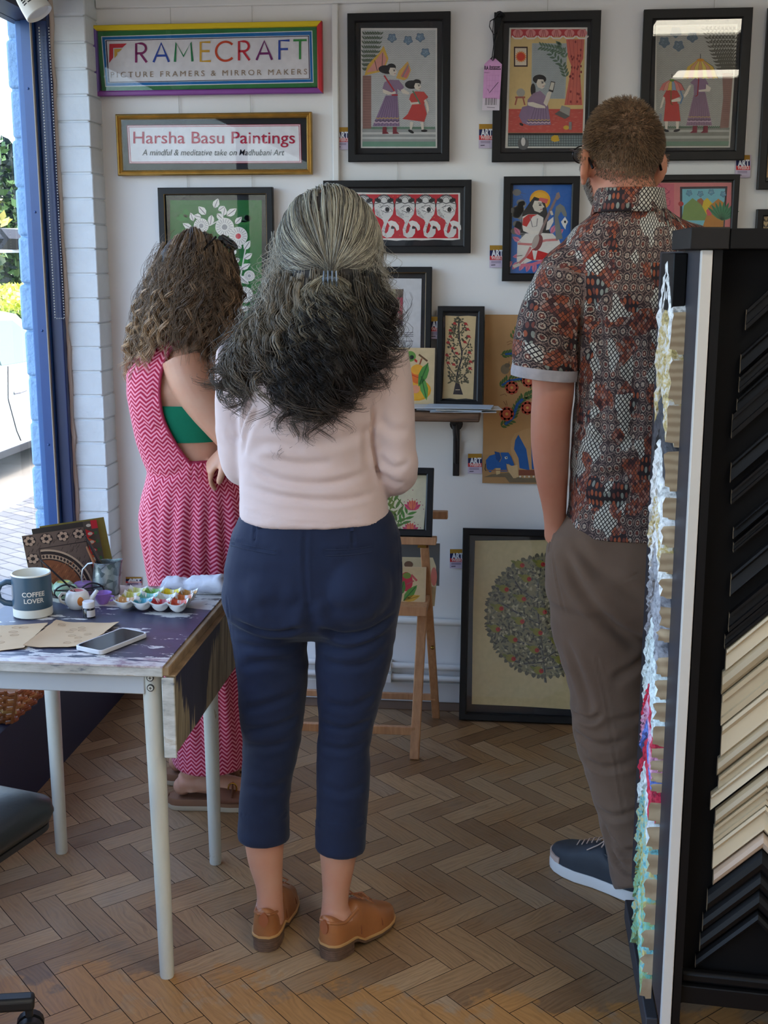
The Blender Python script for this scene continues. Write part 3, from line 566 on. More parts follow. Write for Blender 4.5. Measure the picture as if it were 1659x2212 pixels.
for i in range(9): leaf_spray(A, [(1275 + i * 12, 590), (1210 + i * 20, 430), (1140 + i * 32, 235)], 11, 44, 13, (92, 90, 78), (60, 58, 52))
clouds(A, [(810, 348), (926, 378), (902, 268), (1038, 305)], (92, 108, 118), 42)
def brolly(cx, yt, w2, h, cols, band):
    n = len(cols)
    for i in range(n):
        a0, a1 = -1 + 2 * i / n, -1 + 2 * (i + 1) / n; f = lambda q, s_: (cx + q * w2 * s_, yt + h * (1 - math.sqrt(max(0, 1 - (s_ * .98) ** 2))) if s_ < 1 else yt + h)
        A.poly([(cx + a0 * w2 * .12, yt), (cx + a0 * w2 * .72, yt + h * .38), (cx + a0 * w2, yt + h), (cx + (a0 + a1) / 2 * w2, yt + h * .93), (cx + a1 * w2, yt + h), (cx + a1 * w2 * .72, yt + h * .38), (cx + a1 * w2 * .12, yt)], cols[i]); A.line([(cx + a1 * w2 * .12, yt), (cx + a1 * w2 * .72, yt + h * .38), (cx + a1 * w2, yt + h)], 3, BLK)
    A.line([(cx, yt - 44), (cx, yt)], 5, BLK); A.ell(cx, yt + 6, w2 * .2, 12, band)
A.poly([(1020, 680), (1060, 640), (1140, 640), (1170, 690), (1150, 700), (1140, 770), (1050, 770), (1050, 700)], (134, 106, 130)); A.poly([(1012, 700), (1030, 700), (1000, 770), (974, 800), (968, 780)], SK); A.poly([(1150, 690), (1190, 720), (1180, 750), (1090, 752), (1090, 738), (1150, 730)], SK); skirt(A, 1052, 1146, 762, 988, 1198, 1026, (140, 112, 130), (92, 74, 88), 10); brolly(1104, 488, 145, 160, [(206, 170, 70), (206, 150, 110), (212, 186, 90), (200, 150, 100), (212, 190, 90), (206, 150, 110), (206, 170, 70)], (206, 140, 40)); A.line([(1090, 640), (1080, 780), (1062, 790)], 8, (150, 30, 40))
A.poly([(800, 790), (830, 735), (910, 735), (940, 790), (920, 800), (915, 850), (820, 850), (815, 800)], (178, 66, 60)); A.poly([(818, 848), (926, 848), (942, 992), (804, 992)], (184, 66, 60)); A.poly([(800, 790), (815, 800), (790, 880), (772, 890)], SK); A.poly([(920, 800), (945, 810), (940, 830), (870, 836), (866, 820)], SK); A.rect(768, 930, 790, 990, (140, 146, 152)); A.line([(940, 740), (960, 800), (940, 850)], 12, (100, 130, 160)); brolly(872, 652, 105, 92, [(200, 110, 104), (206, 140, 120), (206, 176, 80), (130, 150, 170), (206, 130, 120), (200, 110, 104)], (96, 130, 60)); A.line([(864, 740), (864, 850), (880, 860)], 8, (110, 96, 50))
for x in (825, 915): A.poly([(x - 12, 994), (x + 14, 994), (x + 10, 1060), (x - 8, 1060)], SK); A.ell(x - 4, 1068, 28, 11, BLK, rot=.25 if x < 880 else -.25)
for x in (1058, 1145): A.poly([(x - 16, 1030), (x + 20, 1030), (x + 18, 1086), (x - 42, 1088), (x - 20, 1070)], (120, 40, 54))
A.build('artwork', t)
# ---- sitar player
t = hung('figure_painting', 'black framed blue painting of a seated figure playing a long stringed instrument', -.036, .2065, 1.4705, 1.800, .0255, board=M_FRAME, wires=[(.09, 1.80, 1.85)])
A = Art(WP, .008, (680, 360, 2.765)); A.poly([(1168, 642), (1515, 640), (1540, 100), (1186, 104)], (52, 104, 178)); A.k += 1
for i in range(20): A.ell(1218 + rnd.uniform(-26, 40), rnd.uniform(150, 450), 26, 20, (124, 124, 122), 12, layer=False)
for i in range(20): A.line([(1200 + rnd.uniform(0, 60), 150 + i * 15), (1225 + rnd.uniform(0, 40), 165 + i * 15)], 2, (84, 84, 84), False)
A.ell(1345, 200, 62, 60, (226, 158, 24)); A.ell(1345, 200, 50, 48, (234, 174, 40))
A.poly([(1228, 395), (1240, 280), (1280, 220), (1310, 180), (1370, 200), (1388, 270), (1400, 380), (1412, 410), (1300, 400)], BLK); A.poly([(1345, 185), (1395, 195), (1385, 222), (1335, 205)], (206, 90, 90)); face(A, 1332, 236, 40)
A.k += 1
for x, y, a in [(1180 + i * 34, 610 - abs(i - 5) * 3, PI / 2 + (5 - i) * .16) for i in range(11)] + [(1230, 480, 3.7), (1225, 440, 4.1), (1410, 430, 5.2), (1440, 440, 5.6), (1240, 560, 3.0)]: A.leaf(x, y - 30, a, 58, 30, (206, 122, 148), (170, 80, 110))
A.poly([(1205, 600), (1210, 450), (1260, 400), (1330, 395), (1420, 400), (1460, 440), (1470, 470), (1400, 560), (1300, 560)], (222, 216, 206)); A.line([(1212, 460), (1290, 465), (1380, 440), (1452, 436)], 14, (206, 124, 120)); A.line([(1205, 590), (1260, 540), (1290, 480)], 14, (190, 110, 110)); A.poly([(1262, 545), (1300, 490), (1400, 520), (1360, 555), (1300, 560)], (196, 36, 34)); A.poly([(1298, 500), (1330, 500), (1318, 555), (1308, 555)], (224, 218, 208)); A.line([(1230, 590), (1300, 584), (1370, 560)], 18, (206, 110, 130))
A.poly([(1240, 300), (1275, 285), (1330, 285), (1365, 305), (1360, 390), (1290, 400), (1268, 370), (1240, 360)], (222, 214, 204)); A.poly([(1240, 350), (1244, 310), (1275, 286), (1330, 286), (1300, 300), (1265, 360)], (196, 44, 40)); A.line([(1285, 300), (1300, 360), (1325, 355), (1330, 310)], 5, (120, 116, 116)); A.poly([(1240, 362), (1262, 362), (1300, 382), (1345, 386), (1344, 400), (1290, 404), (1245, 384)], (226, 218, 206)); A.poly([(1388, 330), (1425, 300), (1425, 330), (1400, 375), (1380, 380)], (222, 214, 204))
A.line([(1322, 455), (1380, 320), (1452, 165)], 15, (140, 116, 110)); A.poly([(1442, 160), (1458, 152), (1466, 182), (1450, 200), (1436, 190)], (150, 128, 118)); A.ell(1332, 455, 26, 50, (120, 50, 52), rot=.35); A.ell(1318, 448, 18, 44, (176, 160, 150), rot=.35); A.line([(1410, 265), (1418, 290)], 14, SK)
A.poly([(1430, 300), (1440, 240), (1465, 222), (1490, 240), (1504, 280), (1504, 300), (1486, 296), (1470, 268), (1452, 300), (1470, 380), (1480, 430), (1440, 440)], (126, 128, 122)); A.poly([(1470, 330), (1494, 300), (1512, 330), (1500, 352), (1496, 376), (1480, 352)], (230, 226, 218)); A.ell(1494, 330, 6, 8, BLK); A.poly([(1180, 590), (1222, 574), (1226, 590), (1190, 606)], SK); A.build('artwork', t)
# ---- pink landscape picture behind the man
t = hung('landscape_painting', 'black framed pink picture of green and yellow hills, beside the man', .395, .703, 1.42, 1.802, .020, board=M_FRAME)
A = Art(WP, .008, (1220, 0, 3.779)); A.poly([(690, 2250), (1345, 2250), (1358, 1492), (690, 1492)], (206, 116, 116)); A.rect(760, 1500, 890, 2200, (200, 96, 110)); A.k += 1
for i in range(16): A.line([(765 + (i % 3) * 45, 1505 + i * 26), (815 + (i % 2) * 40, 1545 + i * 26), (770, 1575 + i * 26)], 5, (140, 36, 80), False)
A.poly([(938, 1870), (1300, 1870), (1324, 1522), (938, 1526)], (50, 40, 50)); A.poly([(956, 1860), (1290, 1860), (1306, 1540), (956, 1544)], (112, 178, 190)); clouds(A, [(1012, 1578), (1104, 1584), (1192, 1570), (1290, 1586)], (84, 142, 164), 24)
A.poly([(1060, 1700), (1080, 1630), (1110, 1616), (1150, 1660), (1180, 1720)], (150, 84, 50)); A.poly([(1100, 1760), (1130, 1640), (1160, 1616), (1200, 1660), (1230, 1740)], (206, 178, 30)); A.poly([(950, 1800), (970, 1680), (1040, 1618), (1110, 1670), (1180, 1800)], (116, 142, 74)); A.poly([(1120, 1860), (1180, 1680), (1250, 1622), (1300, 1660), (1290, 1860)], (176, 116, 40)); A.poly([(1150, 1720), (1170, 1700), (1200, 1720), (1190, 1760), (1160, 1760)], (206, 80, 90))
for a in np.linspace(-2.4, -.5, 9): A.k += 1; A.leaf(1280, 1800, a, 160, 34, (56, 128, 86), (30, 84, 56))
A.ell(945, 1665, 22, 20, (170, 50, 54)); A.build('artwork', t)
# ---- picture cut by the photo's edge, and the small one under it
t = hung('elephant_picture', 'black framed picture on brown paper at the right end of the top row', .758, 1.10, 1.755, 2.293, .026, board=M_FRAME, wires=[(.93, 2.293, 2.34)])
A = Art(WP, .008, (1220, 0, 3.779)); A.poly([(1618, 1450), (1900, 1450), (1900, 500), (1700, 500), (1655, 1000), (1640, 1300)], (190, 150, 96)); A.ell(1760, 1100, 60, 90, (90, 70, 52)); A.line([(1660, 1400), (1720, 1200), (1700, 900)], 16, (80, 62, 48)); A.build('artwork', t)
t = hung('leaf_picture', 'small black framed drawing of leaves on cream paper above the stand', .762, 1.0, 1.42, 1.695, .022, board=M_FRAME)
A = Art(WP, .008, (1220, 0, 3.779)); A.poly([(1598, 2300), (1900, 2300), (1900, 1768), (1606, 1768)], (204, 178, 126))
for i in range(6): leaf_spray(A, [(1640 + i * 40, 2250), (1630 + i * 44, 2000), (1640 + i * 40, 1790)], 9, 46, 16, (70, 60, 40))
A.build('artwork', t)
# ================================================================ THE STREET OUTSIDE THE WINDOW
GZ = -.35
def paving():
    k = NT('brick_paving'); co = k.coord()
    b = k.n('ShaderNodeTexBrick', {'offset': .5}, Vector=k.mapv(co, rot=(0, 0, .62)), Color1=srgb(122, 119, 115), Color2=srgb(104, 103, 102), Mortar=srgb(66, 64, 62), Scale=1.0, Mortar_Size=.006, Brick_Width=.21, Row_Height=.105, Bias=0.0)
    n = k.noise(co, 3, 4); m = k.n('ShaderNodeMix', {'data_type': 'RGBA', 'blend_type': 'MULTIPLY'}); k.set(m, 'i0', .5); k.set(m, 'i6', b.outputs[0]); k.set(m, 'i7', k.ramp(n, [(.3, (.75, .75, .75, 1)), (.7, (1.1, 1.1, 1.1, 1))]))
    k.bsdf(m.outputs[2], .8); return k.m
struct('pavement', MB().box(-3.86, XL - .30, -12, 30, GZ - .2, GZ), paving())
struct('kerb', MB().box(-4.02, -3.86, -12, 30, GZ - .2, GZ + .0), mat('kerb_stone', (160, 154, 142), .8, var=.1, vscale=3))
struct('road', MB().box(-30, -4.02, -12, 40, GZ - .25, GZ - .02), mat('pale_tarmac', (140, 134, 122), .9, var=.12, vscale=2, bump=.4, bscale=80))
def leaves(n, fn, size, cols, seed):
    r = random.Random(seed); m = MB()
    for _ in range(n):
        p = Vector(fn(r)); a = Vector((r.gauss(0, 1), r.gauss(0, 1), r.gauss(0, 1))).normalized(); b = a.cross(Vector((r.gauss(0, 1), r.gauss(0, 1), r.gauss(0, 1)))).normalized(); s = size * r.uniform(.6, 1.3)
        m.add([p - a * s, p + b * s * .5, p + a * s, p - b * s * .5], [(0, 1, 2, 3)], srgb(*r.choice(cols)))
    return m
M_LEAF = colmat('outdoor_leaves', .6, spec=.3)
M_BARK = mat('bark', (84, 70, 58), .9, bump=.5, bscale=30)
hd = thing('hedge', 'clipped green hedge across the street with sunlight coloured yellow into its top', 'hedge', (-7.0, 13, GZ))
MB().box(-7.4, -6.6, 12.4, 30, GZ, .80).build('hedge_core', mat('hedge_shade', (30, 44, 24), .9), hd)
G1 = [(52, 82, 36), (74, 104, 44), (40, 64, 32), (96, 124, 60), (120, 140, 84)]
leaves(5200, lambda r: (-6.57 + r.uniform(-.12, .06), r.uniform(12.4, 19), r.uniform(GZ, .86)), .055, G1, 3).build('hedge_face', M_LEAF, hd, smooth=False)
leaves(3800, lambda r: (r.uniform(-7.4, -6.55), r.uniform(12.4, 19), r.uniform(.78, 1.20)), .05, [(206, 214, 84), (186, 198, 70), (222, 226, 120)], 4).build('hedge_top', M_LEAF, hd, smooth=False)  # sunlight on the hedge top put into the yellow leaf colours
def tree(x, y, h, r0, label, seed, cols):
    t = thing('tree', label, 'tree', (x, y, GZ), 'trees across the street')
    MB().tube([(x, y, GZ), (x + .1, y, h * .3), (x + .05, y + .1, h * .6)], [.16, .12, .06], 10).build('trunk', M_BARK, t)
    def fn(r):
        while True:
            p = Vector((r.uniform(-1, 1), r.uniform(-1, 1), r.uniform(-1, 1)))
            if .35 < p.length < 1: return (x + p.x * r0, y + p.y * r0, GZ + h * .62 + p.z * h * .42)
    leaves(5200, fn, .14, cols, seed).build('crown', M_LEAF, t, smooth=False)
tree(-10.6, 21.0, 4.0, 1.6, 'leafy green tree with yellow leaves seen through the shop window', 5, G1 + [(214, 206, 96), (230, 214, 120)])
tree(-11.6, 25.5, 4.4, 2.0, 'darker tree standing behind the yellow-leaved tree outside', 6, [(38, 50, 44), (58, 84, 46), (80, 110, 60)])
# ---- cars
M_CAR = mat('white_car_paint', (186, 194, 190), .18, Coat_Weight=.6)
M_CGLASS = NT('car_window'); M_CGLASS.bsdf(srgb(70, 92, 88), .06, 0, None, Specular_IOR_Level=.8); M_CGLASS = M_CGLASS.m
M_RUB = mat('black_rubber', (22, 22, 24), .7); M_CHR = mat('bright_metal', (210, 210, 212), .2, 1.0)
def car(x, y, label):
    """drives along +y; x is its kerb side"""
    t = thing('car', label, 'car', (x - .87, y, GZ), 'parked cars'); w = 1.74
    def shell(prof, ins):
        m = MB(); rs = []
        for f_, k_ in ((0, 0), (.06, .5), (.16, .85), (.5, 1), (.84, .85), (.94, .5), (1, 0)):
            rs.append([(x - w * f_, y + yy * (1 - (1 - k_) * .03), GZ + zz - (1 - k_) * ins * (zz - .2)) for yy, zz in prof])
        return m.rings(rs)
    shell([(-2.0, .22), (2.0, .22), (2.08, .55), (1.9, .78), (1.05, .92), (.6, .97), (-1.6, .99), (-2.02, .90), (-2.1, .5)], .06).build('body', M_CAR, t, angle=50)
    gh = [(-1.75, .95), (1.02, .93), (.28, 1.40), (-.3, 1.47), (-1.1, 1.44), (-1.5, 1.36)]
    m = MB(); cx = x - w / 2
    for s_ in (1,):
        rs = []
        for f_ in (-1, -.9, -.5, .5, .9, 1):
            k_ = 1 - .03 * (abs(f_) > .95); rs.append([(cx + f_ * (w / 2 - .03 - .16 * (zz - .93) / .5), y + yy * k_, GZ + zz) for yy, zz in gh])
        m.rings(rs)
    m.build('cabin', M_CAR, t, angle=30)
    sx = lambda z: x - .024 - .16 * (z - .93) / .5
    win = MB()
    for q in ([(-1.45, 1.0), (-.52, .99), (-.50, 1.37), (-1.0, 1.36), (-1.35, 1.28)], [(-.44, .99), (.72, .97), (.34, 1.24), (.12, 1.35), (-.44, 1.375)]):
        win.hexa([(sx(zz) - .02, y + yy, GZ + zz) for yy, zz in q], [(sx(zz) + .008, y + yy, GZ + zz) for yy, zz in q])
    win.build('side_window', M_CGLASS, t, smooth=False)
    for yy in (-1.3, 1.28):
        wh = MB(); wh.rings([[(x - .20 + dx, y + yy + r_ * math.cos(a), GZ + .31 + r_ * math.sin(a)) for a in np.linspace(0, 2 * PI, 25)[:-1]] for dx, r_ in ((0, .30), (.19, .31), (.206, .29), (.206, .2))]); wb = wh.build('wheel', M_RUB, t)
        hb = MB(); hb.rings([[(x - .0 + dx, y + yy + r_ * math.cos(a), GZ + .31 + r_ * math.sin(a)) for a in np.linspace(0, 2 * PI, 25)[:-1]] for dx, r_ in ((0, .2), (.012, .19), (.012, .03))]); hb.build('hub', M_CHR, wb)
    d = MB()
    for path in ([(-.40, .98), (-.44, .7), (-.30, .40), (-.22, .30)], [(.62, .95), (.72, .7), (.70, .32)], [(-1.5, .98), (-1.32, .72), (-.86, .5), (-.8, .3)]):
        d.tube([(x + .003, y + yy, GZ + zz) for yy, zz in path], .005, 6)
    d.build('door_seam', M_RUB, t)
    for yy in (-.28, -1.2): MB().tube([(x + .004, y + yy - .02, GZ + .735), (x + .04, y + yy, GZ + .74), (x + .04, y + yy + .14, GZ + .745), (x + .004, y + yy + .17, GZ + .745)], .016, 8).build('door_handle', M_CHR, t)
    MB().box(x - w, x + .004, y - 1.9, y + 1.9, GZ + .20, GZ + .27).build('sill_strip', M_RUB, t, bevel=.01)
    for s_ in (.1, w - .34): MB().box(x - s_ - .24, x - s_, y - 2.1, y - 2.02, GZ + .6, GZ + .72).build('tail_light', mat('red_lamp', (170, 24, 28), .2), t, bevel=.01)
    return t
car(-4.36, 10.52, 'white car parked at the kerb outside the shop window')
car(-7.95, 17.6, 'white car further away beyond the clipped hedge')
sg = thing('road_sign', 'white chevron road sign outside beyond the trees edge', 'sign', (-8.0, 19.9, GZ))
MB().box(-9.0, -7.95, 19.9, 19.92, 1.65, 2.05).build('sign_board', mat('sign_white', (235, 235, 235), .4), sg)
MB().tube([(-8.0, 19.93, GZ), (-8.0, 19.93, 2.0)], .03, 10).build('post', mat('grey_post', (120, 122, 124), .5), sg)
m = MB()
for x in (-8.36, -8.06, -7.8): m.hexa([(x, 17.995, 1.70), (x + .08, 17.995, 1.70), (x + .2, 17.995, 1.85), (x + .08, 17.995, 2.0), (x, 17.995, 2.0), (x + .12, 17.995, 1.85)], [(x, 19.9, 1.70), (x + .08, 19.9, 1.70), (x + .2, 19.9, 1.85), (x + .08, 19.9, 2.0), (x, 19.9, 2.0), (x + .12, 19.9, 1.85)])
m.build('chevron_mark', M_RUB, sg, smooth=False)
# ================================================================ SHELF, EASEL, FLOOR PICTURE, TAGS
M_OAKS = NT('rough_shelf_wood'); _c = M_OAKS.coord(); _n = M_OAKS.noise(M_OAKS.mapv(_c, (2, 20, 26)), 3, 5, .65)
M_OAKS.bsdf(M_OAKS.ramp(_n, [(.3, srgb(62, 44, 32)), (.55, srgb(112, 82, 58)), (.75, srgb(136, 104, 78))]), .6, 0, M_OAKS.bump(_n, .5, .002)); M_OAKS = M_OAKS.m
M_IRON = mat('dark_cast_iron', (44, 40, 40), .5, .6, var=.2, vscale=30, bump=.4, bscale=80)
SY, SZ = 3.80, 1.065
sx1 = ony(1036, 895, SY)[0]; sb = ony(990, 912, SY)[2]
sh = thing('wall_shelf', 'rough brown wooden shelf on an iron bracket under the small framed tree', 'shelf', (-.45, YW, SZ))
MB().box(-.86, sx1, SY, YW - .001, sb, SZ).build('board', M_OAKS, sh, bevel=.004)
def bracket(x):
    m = MB(); m.bar((x, YW - .008, sb), (x, YW - .008, sb - .215), .022, .010, (0, 1, 0)).bar((x, YW, sb - .006), (x, SY + .03, sb - .006), .022, .010)
    m.tube([(x, YW - .012, sb - .17), (x, YW - .06, sb - .085), (x, SY + .09, sb - .03), (x, SY + .05, sb - .012)], .008, 8)
    m.lathe([(.001, -.006), (.022, -.006), (.022, .006), (.001, .006)], (0, 0, 0), 16); k = len(m.v) - 4 * 16
    m.v[k:] = [(x + a, YW - .03 + c, sb - .035 + b) for a, b, c in m.v[k:]]
    m.build('bracket', M_IRON, sh, bevel=.002)
bracket(ony(986, 960, YW)[0]); bracket(-.72)
# leaning plane that rests on the shelf
def on_shelf(yb, top): return Plane(yb, SZ, (YW - .012 - yb) / top)
pl = on_shelf(3.975, .46); x0, _ = pl.px(703, 700); x1, h1 = pl.px(934, 578)
t = two_tone('framed_notice', 'framed page about the painter with a small photo, standing behind the parrot card', pl, (x0, x1, 0, h1), .022, cat='picture')
A = Art(pl, .008, (780, 560, 4.1475)); A.poly([(-225, 1290), (522, 1290), (545, 176), (-215, 170)], (208, 206, 204)); A.rect(118, 226, 200, 238, (130, 126, 124))
A.poly([(20, 602), (374, 602), (382, 270), (24, 268)], (112, 84, 82)); A.rect(212, 272, 250, 352, (112, 118, 84)); A.rect(256, 272, 312, 358, (168, 160, 120)); A.rect(318, 272, 376, 360, (104, 90, 76)); A.rect(325, 345, 374, 470, (170, 70, 86)); A.rect(212, 362, 350, 470, (150, 124, 108)); A.poly([(220, 600), (374, 600), (374, 550), (260, 530)], (96, 90, 130)); A.rect(226, 466, 300, 545, (186, 62, 84)); A.rect(300, 466, 370, 540, (160, 50, 70)); A.ell(330, 505, 18, 26, (214, 200, 190)); A.ell(165, 330, 46, 56, (178, 112, 92)); A.ell(160, 290, 44, 26, (60, 44, 40))
fit_text(A, 'ou', 236, 292, 490, 60, (222, 210, 205))
A.k += 1
for y, a, b in ((632, 200, 320), (658, 100, 470), (676, 100, 470), (692, 100, 470), (735, 100, 470), (750, 100, 400)): A.line([(a, y), (b, y)], 7, (138, 136, 138), False)
A.build('artwork', t)
pl = on_shelf(3.955, .36); x0, _ = pl.px(943.5, 800); x1, h1 = pl.px(1047, 664)
t = picture('tree_painting', 'small black framed painting of a slim tree with red birds on the shelf', pl, (x0, x1, 0, h1), .020)
A = Art(pl, .008, (780, 560, 4.1475)); q = [(728, 1252), (800, 1248), (860, 1256), (940, 1250), (1004, 1258), (1014, 1000), (1018, 760), (1032, 516), (960, 510), (880, 514), (756, 508), (756, 760), (742, 1000)]; A.poly(q, (212, 184, 136))
A.poly([(825, 1212), (914, 1216), (880, 1110), (862, 1060), (850, 1060), (846, 1110)], (40, 34, 42)); A.line([(846, 1172), (886, 1172)], 6, (206, 186, 150)); A.line([(858, 1080), (868, 1000), (900, 900), (905, 830), (880, 720), (875, 640), (878, 560)], 15, (44, 38, 44))
for p in ([(862, 1070), (800, 990), (770, 930)], [(866, 1000), (900, 980), (960, 870), (980, 820)], [(870, 1090), (930, 1040), (990, 970)], [(895, 910), (840, 860), (800, 780), (775, 710)], [(905, 830), (950, 780), (975, 720)], [(880, 730), (840, 660), (830, 600)], [(878, 680), (920, 620), (945, 580)]): A.line(p, 7, (44, 38, 44))
A.k += 1; r_ = random.Random(4)
for i in range(230):
    u, v = r_.uniform(-1, 1), r_.uniform(-1, 1); y = 820 + v * 288; wd = 122 * math.sqrt(max(0, 1 - ((v - .12) / 1.15) ** 2)) * (.62 + .38 * min(1, (v + 1) * 1.2)); A.leaf(878 + u * wd, y, r_.uniform(0, 6.3), 27, 15, r_.choice([(98, 92, 62), (82, 78, 56), (112, 104, 70)]), (50, 44, 40))
A.k += 1
for x, y in ((838, 578), (938, 582), (800, 640), (955, 630), (800, 695), (965, 695), (780, 748), (930, 745), (822, 800), (970, 838), (770, 862), (858, 845), (780, 930), (980, 920), (830, 945), (975, 980)): A.ell(x, y, 15, 12, (184, 50, 46), 10, layer=False); A.leaf(x, y, .6, 30, 10, (170, 44, 40))
A.build('artwork', t)
pl = on_shelf(3.915, .40); x0, _ = pl.px(806, 800); x1, h1 = pl.px(940, 752)
t = thing('parrot_card', 'unframed cream card with a green parrot and orange mangoes leaning on the shelf', 'card', tuple(pl.w((x0 + x1) / 2, 0)))
slab(pl, x0, x1, 0, h1, 0, .0025).build('card', mat('kraft_card', (206, 180, 140), .9), t, smooth=False)
A = Art(pl, .0028, (780, 560, 4.1475)); A.poly([(110, 1318), (640, 1318), (655, 800), (120, 794)], (212, 186, 142)); A.ell(500, 1175, 128, 95, (226, 158, 36)); A.ell(495, 1170, 118, 86, (232, 170, 48)); A.ell(505, 1030, 66, 88, (222, 108, 40)); A.ell(505, 990, 58, 46, (232, 164, 52)); A.line([(440, 1030), (505, 1060), (565, 1040)], 8, (190, 70, 40)); A.line([(525, 945), (545, 890)], 14, (150, 84, 56)); A.line([(518, 855), (595, 915)], 16, (104, 74, 48))
A.poly([(395, 1020), (440, 1010), (440, 930), (410, 900), (390, 940)], (116, 130, 70)); A.ell(440, 872, 52, 48, (106, 148, 66)); A.ell(455, 880, 20, 20, (40, 60, 40)); A.ell(457, 880, 11, 11, BLK); A.poly([(480, 890), (506, 910), (500, 930), (478, 912)], (190, 50, 46)); A.ell(488, 1165, 38, 38, (226, 150, 110))
A.leaf(600, 930, 1.95, 230, 80, (84, 140, 62), (50, 96, 44)); A.leaf(540, 1050, 1.35, 220, 70, (96, 152, 70), (50, 96, 44)); A.rect(440, 1308, 492, 1322, (70, 130, 50)); A.build('artwork', t)
lf = 0
for i, (px, dy, ang, lab) in enumerate(((1000, 0, .04, 'lowest'), (975, .01, -.14, 'second'), (1010, .005, .16, 'third'), (950, .012, .02, 'fourth'), (992, .0, -.07, 'topmost'))):
    cx = ony(px, 887, SY + .03)[0]; z = SZ + .001 + i * .0032; c, s_ = math.cos(ang), math.sin(ang); cy = SY + .045 + dy
    f = lambda u, v: (cx + u * c - v * s_, cy + u * s_ + v * c)
    q = [f(-.105, -.05), f(.105, -.05), f(.105, .05), f(-.105, .05)]
    tag(MB().hexa([(a, b, z) for a, b in q], [(a, b, z + .0016 + .001 * (i % 2)) for a, b in q]).build('leaflet', mat('leaflet_paper_%d' % (i % 3), [(206, 210, 214), (190, 204, 218), (218, 214, 204)][i % 3], .5), smooth=False),
        f'{lab} leaflet of the loose pile on the wooden shelf', 'leaflet', 'leaflets on the shelf')
# ---- long paper painting with elephants
LP = Plane(YW - .010)
x0 = -.0885; x1 = .19; z0, z1 = .797, 1.362
t = thing('paper_painting', 'long unframed brown paper painting with red flowers and blue elephants', 'painting', ((x0 + x1) / 2, YW - .01, z0))
slab(LP, x0, x1, z0, z1, 0, .002).build('sheet', mat('brown_paper', (176, 134, 86), .7, var=.12, vscale=6, bump=.2, bscale=60), t, smooth=False)
A = Art(LP, .0024, (780, 560, 4.1475)); GLF, RF, BE = (86, 110, 58), (176, 74, 54), (40, 92, 158)
A.line([(1250, 855), (1340, 830), (1440, 840), (1560, 800)], 8, GLF); leaf_spray(A, [(1250, 860), (1340, 840), (1440, 845), (1600, 800)], 11, 52, 22, GLF, (50, 70, 40)); A.line([(1290, 850), (1420, 838)], 18, BE); leaf_spray(A, [(1340, 720), (1390, 640), (1440, 600), (1520, 590)], 8, 46, 20, GLF); leaf_spray(A, [(1240, 1150), (1310, 1080), (1420, 1060), (1520, 1120)], 12, 54, 22, GLF, (50, 70, 40)); A.line([(1260, 1130), (1330, 1085), (1440, 1070)], 18, BE); leaf_spray(A, [(1240, 1500), (1350, 1440), (1390, 1330), (1450, 1240), (1540, 1200)], 16, 56, 24, GLF, (50, 70, 40)); A.line([(1290, 1480), (1360, 1420), (1400, 1300), (1450, 1250)], 26, BE)
def rosette(x, y, r):
    A.k += 1
    for i in range(8): A.ell(x + r * .55 * math.cos(i * PI / 4), y + r * .55 * math.sin(i * PI / 4), r * .46, r * .46, RF, 10, layer=False)
    A.ell(x, y, r * .62, r * .62, (192, 88, 62)); A.ell(x, y, r * .2, r * .2, (206, 160, 80))
for x, y, r in ((1350, 1150, 62), (1305, 1385, 66), (1490, 1330, 62), (1500, 1090, 60), (1410, 690, 50), (1600, 1480, 60), (1640, 900, 60)): rosette(x, y, r)
for pts in ([(1305, 745), (1340, 730), (1370, 750)], [(1310, 768), (1350, 750)], [(1245, 1220), (1290, 1205), (1305, 1225)], [(1275, 1270), (1300, 1310)], [(1300, 1265), (1310, 1310)]): A.line(pts, 5, (130, 90, 60))
A.ell(1290, 985, 40, 44, (128, 112, 88)); A.ell(1310, 950, 26, 20, (110, 98, 80)); A.line([(1325, 915), (1325, 950)], 5, (90, 80, 70)); A.line([(1330, 990), (1360, 970)], 8, (128, 112, 88))
A.poly([(1100, 1950), (1170, 1925), (1330, 1910), (1450, 1960), (1800, 1950), (1800, 2000), (1330, 2000), (1290, 1950)], (122, 106, 82))
A.poly([(1340, 1700), (1345, 1620), (1380, 1560), (1460, 1525), (1560, 1500), (1760, 1520), (1800, 1940), (1500, 1900), (1500, 1960), (1410, 1950), (1405, 1880), (1390, 1960), (1360, 1960), (1385, 1840), (1350, 1760)], (190, 150, 104)); A.poly([(1370, 1700), (1380, 1620), (1410, 1570), (1480, 1700), (1510, 1890), (1420, 1870), (1410, 1780)], BE); A.poly([(1520, 1560), (1760, 1560), (1780, 1880), (1530, 1880)], BE); A.rect(1412, 1885, 1790, 1935, (130, 74, 54)); A.k += 1
for i in range(9): A.ell(1425 + i * 40, 1946, 9, 9, (224, 212, 190), 8, layer=False)
